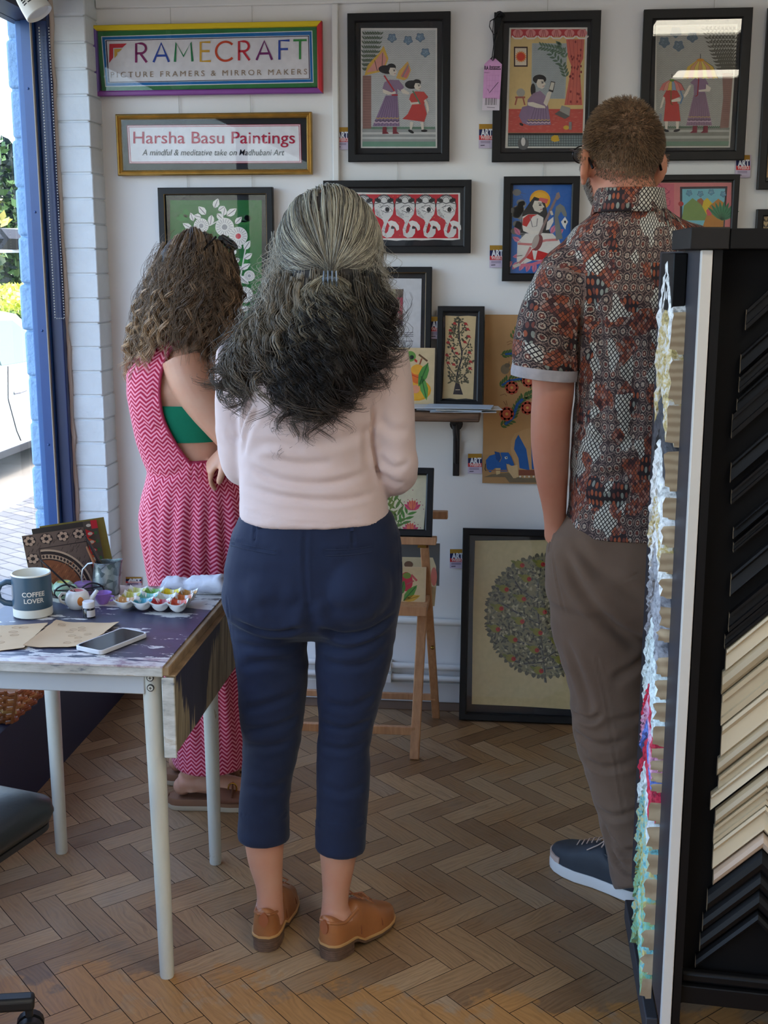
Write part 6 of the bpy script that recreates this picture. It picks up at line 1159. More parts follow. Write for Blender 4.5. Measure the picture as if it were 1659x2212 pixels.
# left side of the stand: cut ends face the viewer, ornate faces look towards the people
ends = [(674, 766, 'W'), (778, 873, 'G'), (877, 967, 'G'), (975, 1062, 'D'), (1076, 1124, 'W'), (1136, 1183, 'W'), (1196, 1241, 'G'), (1250, 1294, 'W'), (1313, 1357, 'S'), (1360, 1388, 'S'), (1420, 1462, 'S'), (1469, 1511, 'C'), (1518, 1560, 'C'), (1569, 1614, 'C'), (1616, 1640, 'R'), (1642, 1667, 'P'), (1670, 1691, 'P'), (1693, 1712, 'B'), (1735, 1779, 'R'), (1786, 1835, 'C'), (1847, 1889, 'T'), (1900, 1945, 'T'), (1954, 1998, 'Y'), (2008, 2052, 'E'), (2061, 2106, 'T'), (2115, 2157, 'E')]
OC = {'W': ('white', (226, 226, 222)), 'G': ('gold and white', (204, 180, 116)), 'D': ('charcoal', (66, 66, 70)), 'S': ('silver grey', (150, 150, 156)), 'C': ('pale grey-white', (208, 218, 216)), 'R': ('red', (196, 40, 66)), 'P': ('pink', (214, 140, 176)), 'B': ('blue', (94, 120, 196)), 'T': ('turquoise', (128, 198, 200)), 'Y': ('sand yellow', (190, 176, 96)), 'E': ('lime green', (158, 184, 120))}
cnt = {}
def ornmat(key):
    nm = 'ornate_' + OC[key][0].replace(' ', '_').replace('-', '_')
    if nm in MATS: return MATS[nm]
    kk = NT(nm); co = kk.coord(); nz = kk.noise(co, 85, 4, .6); c = OC[key][1]; alt = {'G': (226, 222, 214), 'T': (206, 190, 120), 'E': (120, 190, 170), 'Y': (120, 196, 190), 'P': (226, 190, 210)}.get(key, tuple(min(255, int(q * 1.1 + 10)) for q in c)); d = tuple(int(q * .72) for q in c)
    kk.bsdf(kk.ramp(nz, [(.32, srgb(*d)), (.45, srgb(*c)), (.6, srgb(*alt))]), .5, 0, kk.bump(nz, .8, .004)); MATS[nm] = kk.m; return kk.m
tag(MB().box(SX - .024, SX - .0005, 2.19, 2.37, onx(1470, 672, SX)[2], STOP - .004).build('frame_sample', mat('black_sample_finish', (13, 13, 15), .5, Specular_IOR_Level=.2), bevel=.002), 'tall plain black frame sample at the very top of the stand side', 'frame sample', 'samples on the side of the display stand')
for i, (y0, y1, key) in enumerate(ends):
    x = 1487 - .0585 * (y0 - 680); r0 = onx(x, y0, SX); z1 = EYE + (r0[2] - EYE) * 2.18 / r0[1]; r1 = onx(x, y1, SX); z0 = EYE + (r1[2] - EYE) * 2.18 / r1[1]
    cnt[key] = cnt.get(key, 0) + 1; t_ = .024 if i < 7 else .021
    P_ = [(0, .3 * t_), (.1, t_ * .9), (.3, t_ * 1.05), (.5, t_ * .9), (.75, t_ * 1.1), (.92, t_), (1, .85 * t_)]
    P_[0] = (0, t_ * .45); P_[1] = (.10, t_ * .5); P_[2] = (.13, t_ * 1.0)
    chevron(Lp, 0, .095, z0, z1 - z0, P_, ornmat(key), f'{ORD[cnt[key] - 1]} {OC[key][0]} ornate frame sample on the stand side, counted downwards', 'samples on the side of the display stand', rough=.0035, seed=100 + i)
# ================================================================ PEOPLE
from mathutils.bvhtree import BVHTree
def pxm(x, y, Y): return float(np.linalg.norm(ony(x + 1, y, Y) - ony(x, y, Y)))
RIGHT = Vector((math.cos(YAW), math.sin(YAW), 0)); FWD = Vector((-math.sin(YAW), math.cos(YAW), 0))
def hring(xl, xr, y, Yc, th, p=2.3, n=40, yaw=0.0):
    c = Vector(ony((xl + xr) / 2, y, Yc)); a = (xr - xl) / 2 * pxm((xl + xr) / 2, y, Yc); b = th / 2; cy, sy = math.cos(yaw), math.sin(yaw)
    ax = RIGHT * cy + FWD * sy; ay = FWD * cy - RIGHT * sy; o = []
    for k in range(n):
        t = 2 * PI * k / n; ct, st_ = math.cos(t), math.sin(t); f = lambda q: math.copysign(abs(q) ** (2 / p), q); o.append(c + ax * (a * f(ct)) + ay * (b * f(st_)))
    return o
def body_loft(mb, rows, p=2.3, n=40):
    """rows: (y, xl, xr, Yc, thickness)"""
    return mb.rings([hring(r[1], r[2], r[0], r[3], r[4], p, n) for r in rows])
def limb(mb, pts, n=20, flat=1.0):
    """pts: (px, py, Y, radius m)"""
    return mb.tube([ony(a, b, c) for a, b, c, d in pts], [d for a, b, c, d in pts], n, flat=flat)
def smooth_path(P, k=4):
    P = [np.array(p, float) for p in P]; o = []
    for i in range(len(P) - 1):
        p0, p1, p2, p3 = P[max(i - 1, 0)], P[i], P[i + 1], P[min(i + 2, len(P) - 1)]
        for j in range(k): t = j / k; o.append(.5 * (2 * p1 + (p2 - p0) * t + (2 * p0 - 5 * p1 + 4 * p2 - p3) * t * t + (3 * p1 - p0 - 3 * p2 + p3) * t ** 3))
    return o + [P[-1]]
def slimb(mb, pts, n=20, k=4, flat=1.0): return limb(mb, [tuple(q) for q in smooth_path(pts, k)], n, flat)
class Skin:
    """overlapping closed shapes fused into one continuous surface"""
    def __init__(s, mb, voxel=.006, it=6, fac=.5):
        me = bpy.data.meshes.new('t'); me.from_pydata(mb.v, [], mb.f); o = bpy.data.objects.new('t', me); C.objects.link(o)
        r = o.modifiers.new('r', 'REMESH'); r.mode = 'VOXEL'; r.voxel_size = voxel; q = o.modifiers.new('s', 'SMOOTH'); q.iterations = it; q.factor = fac
        dg = bpy.context.evaluated_depsgraph_get(); dg.update(); s.me = bpy.data.meshes.new_from_object(o.evaluated_get(dg)); bpy.data.objects.remove(o); bpy.data.meshes.remove(me)
        s.pull()
    def pull(s):
        n = len(s.me.vertices); s.V = np.empty(n * 3); s.me.vertices.foreach_get('co', s.V); s.V = s.V.reshape(-1, 3); s.N = np.empty(n * 3); s.me.vertex_normals.foreach_get('vector', s.N) if hasattr(s.me, 'vertex_normals') else s.me.vertices.foreach_get('normal', s.N); s.N = s.N.reshape(-1, 3)
    def push(s): s.me.vertices.foreach_set('co', s.V.ravel()); s.me.update(); s.pull()
    def bvh(s): return BVHTree.FromPolygons([tuple(v) for v in s.V], [tuple(p.vertices) for p in s.me.polygons])
    def hit(s, pts, bv=None, off=0.0):
        bv = bv or s.bvh(); o = []
        for x, y in pts:
            h = bv.ray_cast(Vector(CAM), Vector(ray(x, y)).normalized())
            if h[0] is not None: o.append(np.array(h[0] + h[1] * off))
        return o
    def folds(s, L):
        """creases pressed along lines: (px points, width, depth)"""
        bv = s.bvh(); D = np.zeros(len(s.V))
        for pts, wd, dp in L:
            P = s.hit([tuple(q) for q in smooth_path(pts, 5)], bv)
            if len(P) < 2: continue
            best = np.full(len(s.V), 9.0); frac = np.zeros(len(s.V)); n = len(P) - 1
            for i in range(n):
                a, b = P[i], P[i + 1]; ab = b - a; L2 = ab @ ab + 1e-12; t = np.clip(((s.V - a) @ ab) / L2, 0, 1); d = np.linalg.norm(s.V - (a + t[:, None] * ab), axis=1); m = d < best; best[m] = d[m]; frac[m] = (i + t[m]) / n
            ends = np.clip(np.minimum(frac, 1 - frac) * 5, 0, 1) if wd > .003 else 1.0
            D += ends * dp * (-np.exp(-(best / wd) ** 2) + .55 * np.exp(-((best - 1.9 * wd) / (1.1 * wd)) ** 2))
        s.V += s.N * D[:, None]; s.push(); return s
    def lumps(s, amp, sc, st=(1, 1, 1)):
        d = np.array([mnoise.noise((v[0] * sc * st[0], v[1] * sc * st[1], v[2] * sc * st[2])) for v in s.V]); s.V += s.N * (amp * d)[:, None]; s.push(); return s
    def cut(s, keep):
        """keep faces where keep(centres, normals) is true"""
        c = np.array([s.V[list(p.vertices)].mean(0) for p in s.me.polygons]); nn = np.array([p.normal for p in s.me.polygons]); k = keep(c, nn); f = [tuple(p.vertices) for p, q in zip(s.me.polygons, k) if q]
        us = sorted({i for q in f for i in q}); mp = {i: j for j, i in enumerate(us)}; me = bpy.data.meshes.new('t'); me.from_pydata([tuple(s.V[i]) for i in us], [], [tuple(mp[i] for i in q) for q in f]); me.update(); s.me = me; s.pull(); return s
    def fabric(s, c, R):
        u = np.arctan2(s.V[:, 0] - c[0], -(s.V[:, 1] - c[1])) * R; a = s.me.attributes.new('fab', 'FLOAT_VECTOR', 'POINT'); a.data.foreach_set('vector', np.stack([u, s.V[:, 2], u * 0], 1).ravel().astype('f')); return s
    def build(s, name, m, parent=None, solid=0.0, smooth=True):
        off = np.array(parent.location) if parent is not None else np.zeros(3)
        s.me.vertices.foreach_set('co', (s.V - off).ravel()); s.me.materials.clear(); s.me.materials.append(m); s.me.polygons.foreach_set('use_smooth', [True] * len(s.me.polygons)); s.me.update(); s.me.name = name
        o = bpy.data.objects.new(name, s.me); C.objects.link(o)
        if parent is not None: o.parent = parent
        if solid: q = o.modifiers.new('solid', 'SOLIDIFY'); q.thickness = solid; q.offset = 1.0
        return o
def in_poly(px, poly):
    x, y = px[:, 0], px[:, 1]; o = np.zeros(len(x), bool); n = len(poly)
    for i in range(n):
        (x0, y0), (x1, y1) = poly[i], poly[(i + 1) % n]; c = ((y0 > y) != (y1 > y)); o ^= c & (x < (x1 - x0) * (y - y0) / ((y1 - y0) or 1e-9) + x0)
    return o
def proj(V):
    d = V - CAM; F = -math.sin(YAW) * d[:, 0] + math.cos(YAW) * d[:, 1]; R = math.cos(YAW) * d[:, 0] + math.sin(YAW) * d[:, 1]; zc = F * math.cos(PITCH) - d[:, 2] * math.sin(PITCH); yc = F * math.sin(PITCH) + d[:, 2] * math.cos(PITCH)
    return np.stack([829.5 + FPX * R / zc, 1106 - FPX * yc / zc], 1)
def skinmat(name, rgb, var=.10, red=(1.06, .86, .82)):
    k = NT(name); co = k.coord(); c = srgb(*rgb); n1 = k.noise(co, 7, 4, .6); n2 = k.noise(co, 120, 3)
    d = tuple(x * (1 - var) * r for x, r in zip(c[:3], red)) + (1,); k.bsdf(k.ramp(n1, [(.3, d), (.65, c)]), .48, 0, k.bump(n2, .12, .0008), Subsurface_Weight=.12, Subsurface_Radius=(.012, .005, .003), Subsurface_Scale=.6, Specular_IOR_Level=.35); return k.m
def clothmat(name, rgb, var=.06, rough=.85, weave=900, bump=.25, sheen=.15):
    k = NT(name); co = k.coord(); c = srgb(*rgb); nz = k.noise(co, 9, 4, .6); wv = k.noise(k.mapv(co, (1, 1, .5)), weave, 2); d = tuple(x * (1 - var) for x in c[:3]) + (1,); l = tuple(min(1, x * (1 + var)) for x in c[:3]) + (1,)
    k.bsdf(k.ramp(nz, [(.3, d), (.7, l)]), rough, 0, k.bump(wv, bump, .0012), Sheen_Weight=sheen, Specular_IOR_Level=.25); return k.m
# ---- head, hand and shoe shapes
def head_shape(mb, c, yaw, pitch=0.0, roll=0.0, s=1.0, neck=None, ears=True):
    """c = centre of the skull; yaw turns the face (0 = +y)"""
    M = Matrix.Rotation(yaw, 3, 'Z') @ Matrix.Rotation(roll, 3, 'Y') @ Matrix.Rotation(-pitch, 3, 'X'); c = Vector(c); G = lambda x, y, z: c + M @ (Vector((x, y, z)) * s)
    g = lambda a, b, w_: math.exp(-((a - b) / w_) ** 2); rs = []
    for i in range(27):
        t = PI * (i + .03) / 26.06; z0 = -math.cos(t); ring = []
        for k in range(36):
            q = 2 * PI * k / 36; x = math.sin(t) * math.cos(q) * .076; y = math.sin(t) * math.sin(q) * .096; z = z0 * (.112 if z0 > 0 else .122)
            if z0 < 0: j = -z0; x *= 1 - .24 * j; y = y * (1 - .20 * j) + .018 * j ** 1.5
            if y > 0:
                f = y / .096; ex = g(abs(x), .031, .016)
                y += f * (.022 * g(x, 0, .012) * g(z, -.034, .024) + .010 * g(x, 0, .010) * g(z, -.008, .02) - .010 * ex * g(z, -.004, .014) + .006 * g(z, .020, .012) * g(abs(x), .026, .03) + .007 * g(x, 0, .022) * (g(z, -.066, .006) + g(z, -.078, .007)) - .005 * g(z, -.0715, .003) * g(x, 0, .02) + .010 * g(x, 0, .024) * g(z, -.105, .014) - .004 * g(z, -.090, .008))
            if y < 0 and z0 < -.45: y *= 1 - .35 * (-z0 - .45)
            ring.append(G(x, y, z))
        rs.append(ring)
    mb.rings(rs)
    if ears:
        for sg in (-1, 1):
            E_ = M @ (Matrix.Rotation(sg * .62, 3, 'Z') @ Matrix.Rotation(-.16, 3, 'X')); ec = G(sg * .084, -.016, -.022)
            pts = [ec + E_ @ (Vector((sg * (.005 + .003 * math.sin(a)), .016 * math.cos(a) - .004 * math.sin(a), .031 * math.sin(a))) * s) for a in np.linspace(-1.3, 4.1, 15)]
            mb.tube(pts, [.0062 * s] * 14 + [.005 * s], 8); mb.ball(ec, .0078 * s, .017 * s, .030 * s, 14, 10, M=E_); mb.ball(ec + E_ @ (Vector((sg * .002, .005, -.029)) * s), .0075 * s, .010 * s, .011 * s, 10, 6); mb.ball(G(sg * .076, -.004, -.022), .012 * s, .012 * s, .022 * s, 12, 8, M=E_)
    return M, G
def eyes(parent, G, M, s, iris=(92, 66, 48)):
    for sg in (-1, 1):
        e_ = MB().ball(G(sg * .031, .0735, -.004), .0120 * s).build('eye', mat('eye_white', (228, 222, 216), .15), parent); MB().ball(G(sg * .031, .0840, -.004), .0055 * s, .0025 * s, .006 * s, M=M).build('iris', mat('iris_%d' % iris[0], iris, .15), e_)
    MB().tube([G(x, .1015 - abs(x) * .55, -.0715 - abs(x) * .06) for x in np.linspace(-.022, .022, 9)], [.002, .0035, .0045, .005, .0045, .005, .0045, .0035, .002], 8).build('lips', mat('lip_skin', (176, 104, 98), .4), parent)
def hand(mb, w_, d, pn, s=1.0, curl=.5, side=1):
    """w_ wrist, d finger direction, pn palm normal (fingers curl towards it), side: which side the thumb leaves"""
    w_ = Vector(w_); d = Vector(d).normalized(); pn = Vector(pn); pn = (pn - d * pn.dot(d)).normalized(); x = d.cross(pn).normalized() * side
    P = lambda a, b, c: w_ + (d * a + x * b + pn * c) * s
    mb.rings([[P(a, hw * math.cos(t), th * math.sin(t)) for t in np.linspace(0, 2 * PI, 15)[:-1]] for a, hw, th in ((-.01, .026, .019), (.02, .032, .017), (.055, .040, .0155), (.085, .042, .0135), (.096, .038, .010))])
    for b, L_, r in ((.034, .072, .0076), (.0115, .080, .0080), (-.0110, .075, .0077), (-.032, .060, .0068)):
        p, q, a = [], [], 0.0; c0 = np.array([.078, b, 0.0]); p.append(P(*c0)); q.append(r); an = .12
        for f in (.46, .30, .24):
            an += curl * .95; c0 = c0 + np.array([math.cos(an), (b * .25) * .1, math.sin(an)]) * L_ * f; p.append(P(*c0)); q.append(r * (.94 - .12 * (1 - f)))
        p.append(p[-1] + (p[-1] - p[-2]) * .15); q.append(r * .5); mb.tube(p, q, 10)
    mb.tube([P(.012, .020, .004), P(.038, .046, .012), P(.062, .058, .020), P(.084, .060, .030), P(.090, .060, .033)], [.014, .0118, .0102, .0092, .005], 10)
def shoe(parent, heel, toe, kind, width=.094, mats=None, ankle=None):
    """a shoe standing on the floor from heel to toe; kind 'oxford', 'trainer' or 'sandal'"""
    h = Vector((heel[0], heel[1], 0)); t = Vector((toe[0], toe[1], 0)); L_ = (t - h).length; d = (t - h) / L_; sd = Vector((-d.y, d.x, 0)); P = lambda a, b, z: h + d * (a * L_) + sd * b + Vector((0, 0, z))
    st_ = [(0, .24), (.015, .42), (.06, .62), (.15, .72), (.3, .74), (.45, .80), (.62, 1.0), (.75, 1.0), (.86, .86), (.94, .60), (.985, .32), (1, .12)]; hw = lambda a: interp(a, [q[0] for q in st_], [q[1] for q in st_]) * width / 2
    out = lambda z, g=0.0, lo=0.0, hi=1.0, n=26: [P(lerp(lo, hi, a), (hw(lerp(lo, hi, a)) + g), z) for a in np.linspace(0, 1, n)] + [P(lerp(lo, hi, a), -(hw(lerp(lo, hi, a)) + g), z) for a in np.linspace(1, 0, n)]
    up_m, sole_m, det_m = mats
    if kind == 'sandal':
        MB().rings([out(.001), out(.004, .002), out(.016, .002)]).build('sole', det_m, parent, angle=50); MB().rings([out(.0162, .002), out(.030, .003), out(.036, .001), out(.033, -.006)]).build('footbed', sole_m, parent, angle=50)
        m = MB(); rs = []
        for a in np.linspace(.42, .80, 10):
            w_ = hw(a) + .004; zt = interp(a, [.42, .6, .8], [.085, .070, .052]); rs.append([P(a, w_ * math.cos(q), .030 + (zt - .030) * max(0, math.sin(q)) ** .75) for q in np.linspace(0, PI, 15)])
        rs2 = [[p + Vector((0, 0, .0)) for p in r] for r in rs]; m.rings(rs2, False, False, closed=False); o = m.build('upper', up_m, parent, angle=60); q = o.modifiers.new('solid', 'SOLIDIFY'); q.thickness = .004; q.offset = 1
        for a in (.47, .66):
            w_ = hw(a) + .007; pts = [P(a, -w_ * math.cos(q), .034 + (interp(a, [.42, .8], [.090, .056]) - .030) * math.sin(q) ** .75) for q in np.linspace(.25, PI - .1, 12)]
            so = MB().tube(pts, .012, 8, flat=.22, up=d).build('strap', up_m, parent)
            bp = pts[3]; MB().tube([bp + d * .012 * math.cos(k) + Vector((0, 0, .016 * math.sin(k))) + sd * -.004 for k in np.linspace(0, 2 * PI, 17)[:-1]], .0022, 8, closed=True).build('buckle', mat('gold_buckle', (206, 160, 70), .2, 1.0), parent)
        return
    hl = kind == 'oxford'; z0 = lambda a: interp(a, [0, .30, .42, 1], [.034, .033, .014, .013]) if hl else .028
    oz = lambda g, dz: [P(a, hw(a) + g, z0(a) + dz) for a in np.linspace(0, 1, 30)] + [P(a, -hw(a) - g, z0(a) + dz) for a in np.linspace(1, 0, 30)]
    # upper: cross sections from heel to toe, closed over the instep
    m = MB(); rs = []
    for a in np.linspace(0, 1, 30):
        top = interp(a, [0, .03, .14, .28, .40, .52, .7, .88, .97, 1], [.086, .090, .078, .074, .098, .092, .064, .050, .040, .026] if hl else [.078, .082, .074, .078, .104, .100, .080, .068, .056, .040]); w_ = hw(a) + .001; zb = z0(a) + .002; hgt = top + (z0(0) if hl else .012) * (1 - a) * .5 - zb; op = a < .40
        ring = []
        for q in np.linspace(0, PI, 19):
            cb, sb_ = math.cos(q), math.sin(q); bul = 1 + .06 * math.sin(q * 2) ** 2; tp = min(1.0, sb_ ** (.62 if not op else .5)); ring.append(P(a + (.012 * sb_ if a == 0 else 0), w_ * (abs(cb) ** .72) * (1 if cb > 0 else -1) * bul * (1 - .12 * tp), zb + hgt * tp))
        rs.append(ring)
    m.rings(rs); up = m.build('upper', up_m, parent, angle=70)
    # collar edge, heel tab, seams
    for a0, nm in ((.0, 'collar'),):
        pts = [P(interp(u, [0, 1], [.36, .012]), hw(interp(u, [0, 1], [.36, .012])) * .80, interp(u, [0, .5, 1], [.098, .082, .094])) for u in np.linspace(0, 1, 8)]; pts += [P(interp(u, [0, 1], [.012, .36]), -hw(interp(u, [0, 1], [.012, .36])) * .80, interp(u, [0, .5, 1], [.094, .082, .098])) for u in np.linspace(0, 1, 8)]
        MB().tube(pts, .0035, 8).build('collar', up_m, parent)
    if hl:
        MB().rings([oz(.001, 0), oz(.0035, .001), oz(.0035, .0055), oz(.0005, .0065)]).build('welt', mat('pale_welt', (184, 138, 84), .5), parent, angle=40)
        MB().rings([oz(.002, -.007), oz(.003, -.0055), oz(.002, -.0002)]).build('sole', sole_m, parent, angle=40)
        bl = MB(); k_ = 5
        for i in range(k_): z_ = .0012 + i * .0050; bl.rings([[P(a, (hw(min(a, .26)) + .0005 * (i % 2)), z_ + dz) for a in np.linspace(.0, .27, 9)] + [P(a, -(hw(min(a, .26)) + .0005 * (i % 2)), z_ + dz) for a in np.linspace(.27, .0, 9)] for dz in (.0002, .0048)])
        bl.build('heel_block', det_m, parent, angle=40)
        MB().rings([[P(-.008 + k2, .011 * math.cos(q) * (1 - .1 * k2), .082 + .017 * math.sin(q)) for q in np.linspace(0, 2 * PI, 15)[:-1]] for k2 in (.022, -.004)]).build('heel_tab', mat('tan_heel_tab', (150, 84, 50), .45), parent)
        for a in (.42, .62): MB().tube([P(a + .05 * math.cos(q) * (1 if a < .5 else -.6), hw(a) * 1.02 * math.cos(q), z0(a) + .006 + (interp(a, [.4, .62], [.080, .062]) - z0(a)) * max(0, math.sin(q)) ** .62) for q in np.linspace(.1, PI - .1, 20)], .0011, 5).build('seam', mat('tan_seam', (128, 70, 36), .6), parent)
    else:
        MB().rings([oz(.002, -.0268), oz(.005, -.024), oz(.0055, -.004), oz(.003, .003)]).build('sole', sole_m, parent, angle=40)
        MB().rings([[P(a, (hw(a) + .003) * s_, z) for a in np.linspace(.80, 1.0, 12) for s_ in (1,)] + [P(a, -(hw(a) + .003), z) for a in np.linspace(1.0, .80, 12)] for z in (.026, .046)]).build('toe_bumper', det_m, parent, angle=40)
    lc = MB()
    for i in range(5): a = (.42 if hl else .50) + i * .052; zz = interp(a, [.40, .52, .7], [.116, .108, .074] if hl else [.120, .112, .084]) + .002; lc.tube([P(a - .01, .016, zz - .004), P(a, 0, zz + .002), P(a + .012, -.016, zz - .004)], .0016, 6)
    lc.tube([P(.43, .0, .118), P(.40, .020, .132), P(.37, .034, .124), P(.40, .030, .112), P(.43, 0, .118), P(.46, -.020, .126), P(.48, -.034, .116), P(.46, -.024, .110), P(.43, 0, .118)], .0017, 6).tube([P(.43, 0, .118), P(.46, .020, .108), P(.54, .036, .092)], .0015, 6).tube([P(.43, 0, .118), P(.50, -.016, .110), P(.58, -.032, .090)], .0015, 6); lc.build('lace', det_m if not hl else mat('brown_lace', (140, 82, 42), .6), parent)
# ---- hair as many fine tapered strands in one mesh
def hair_mesh(name, strands, rad, cols, parent, material, sides=3):
    """strands: list of (k,3) arrays; cols: list of (k,3) linear colours"""
    VV, FF, CC = [], [], []; o = 0; off = np.array(parent.location)
    for S, c, r in zip(strands, cols, rad):
        k = len(S); T = np.gradient(S, axis=0); T /= np.linalg.norm(T, axis=1)[:, None] + 1e-9; u = np.cross(T, [.3, .2, .93]); u /= np.linalg.norm(u, axis=1)[:, None] + 1e-9; v = np.cross(T, u)
        t = np.linspace(0, 1, k); rr = r * np.clip((1 - t) * 4, .12, 1) ** .7; R_ = np.stack([S + rr[:, None] * (u * math.cos(2 * PI * j / sides) + v * math.sin(2 * PI * j / sides)) for j in range(sides)], 1).reshape(-1, 3)
        VV.append(R_ - off); CC.append(np.repeat(np.concatenate([c, np.ones((k, 1))], 1), sides, 0)); i = np.arange(k - 1)[:, None] * sides; j = np.arange(sides)[None]; j2 = (j + 1) % sides
        FF.append(np.stack([i + j, i + j2, i + sides + j2, i + sides + j], -1).reshape(-1, 4) + o); o += k * sides
    V = np.concatenate(VV); F = np.concatenate(FF); me = bpy.data.meshes.new(name); me.vertices.add(len(V)); me.vertices.foreach_set('co', V.ravel()); me.loops.add(F.size); me.loops.foreach_set('vertex_index', F.ravel().astype('i')); me.polygons.add(len(F)); me.polygons.foreach_set('loop_start', np.arange(0, F.size, 4, dtype='i')); me.polygons.foreach_set('loop_total', np.full(len(F), 4, 'i')); me.update(calc_edges=True)
    a = me.color_attributes.new('Col', 'FLOAT_COLOR', 'POINT'); a.data.foreach_set('color', np.concatenate(CC).astype('f').ravel()); me.materials.append(material); me.polygons.foreach_set('use_smooth', [True] * len(F)); ob = bpy.data.objects.new(name, me); C.objects.link(ob); ob.parent = parent; return ob
M_HAIR = NT('hair_strands'); _a = M_HAIR.n('ShaderNodeAttribute', {'attribute_name': 'Col'}); M_HAIR.bsdf(_a.outputs[0], .42, 0, None, Specular_IOR_Level=.45); M_HAIR = M_HAIR.m
def lock(r, path, nstr, spread, st_, rd, cc, cols, rad=(.0005, .0009), tip=.25, root=.5, wisp=.0015):
    """a lock of hair: strands bundled round one path, drawn in to a point"""
    n = len(path); t = np.linspace(0, 1, n); T = np.gradient(path, axis=0); T /= np.linalg.norm(T, axis=1)[:, None] + 1e-9; u = np.cross(T, [.1, 1, .2]); u /= np.linalg.norm(u, axis=1)[:, None] + 1e-9; v = np.cross(T, u); pr = np.interp(t, [0, .25, .7, 1], [root, 1, .85, tip])
    for k in range(nstr):
        a = r.uniform(0, 6.283); q = math.sqrt(r.random()) * spread; dr = r.uniform(-.6, .6); P = path + (pr * q)[:, None] * (np.cos(a + dr * t)[:, None] * u + np.sin(a + dr * t)[:, None] * v) + r.normal(0, wisp, 3) * (t ** 2)[:, None]
        st_.append(P); rd.append(r.uniform(*rad)); cc.append(np.clip(cols * r.uniform(.82, 1.2), 0, 1))
lin = lambda r, g, b: np.array(srgb(r, g, b)[:3])
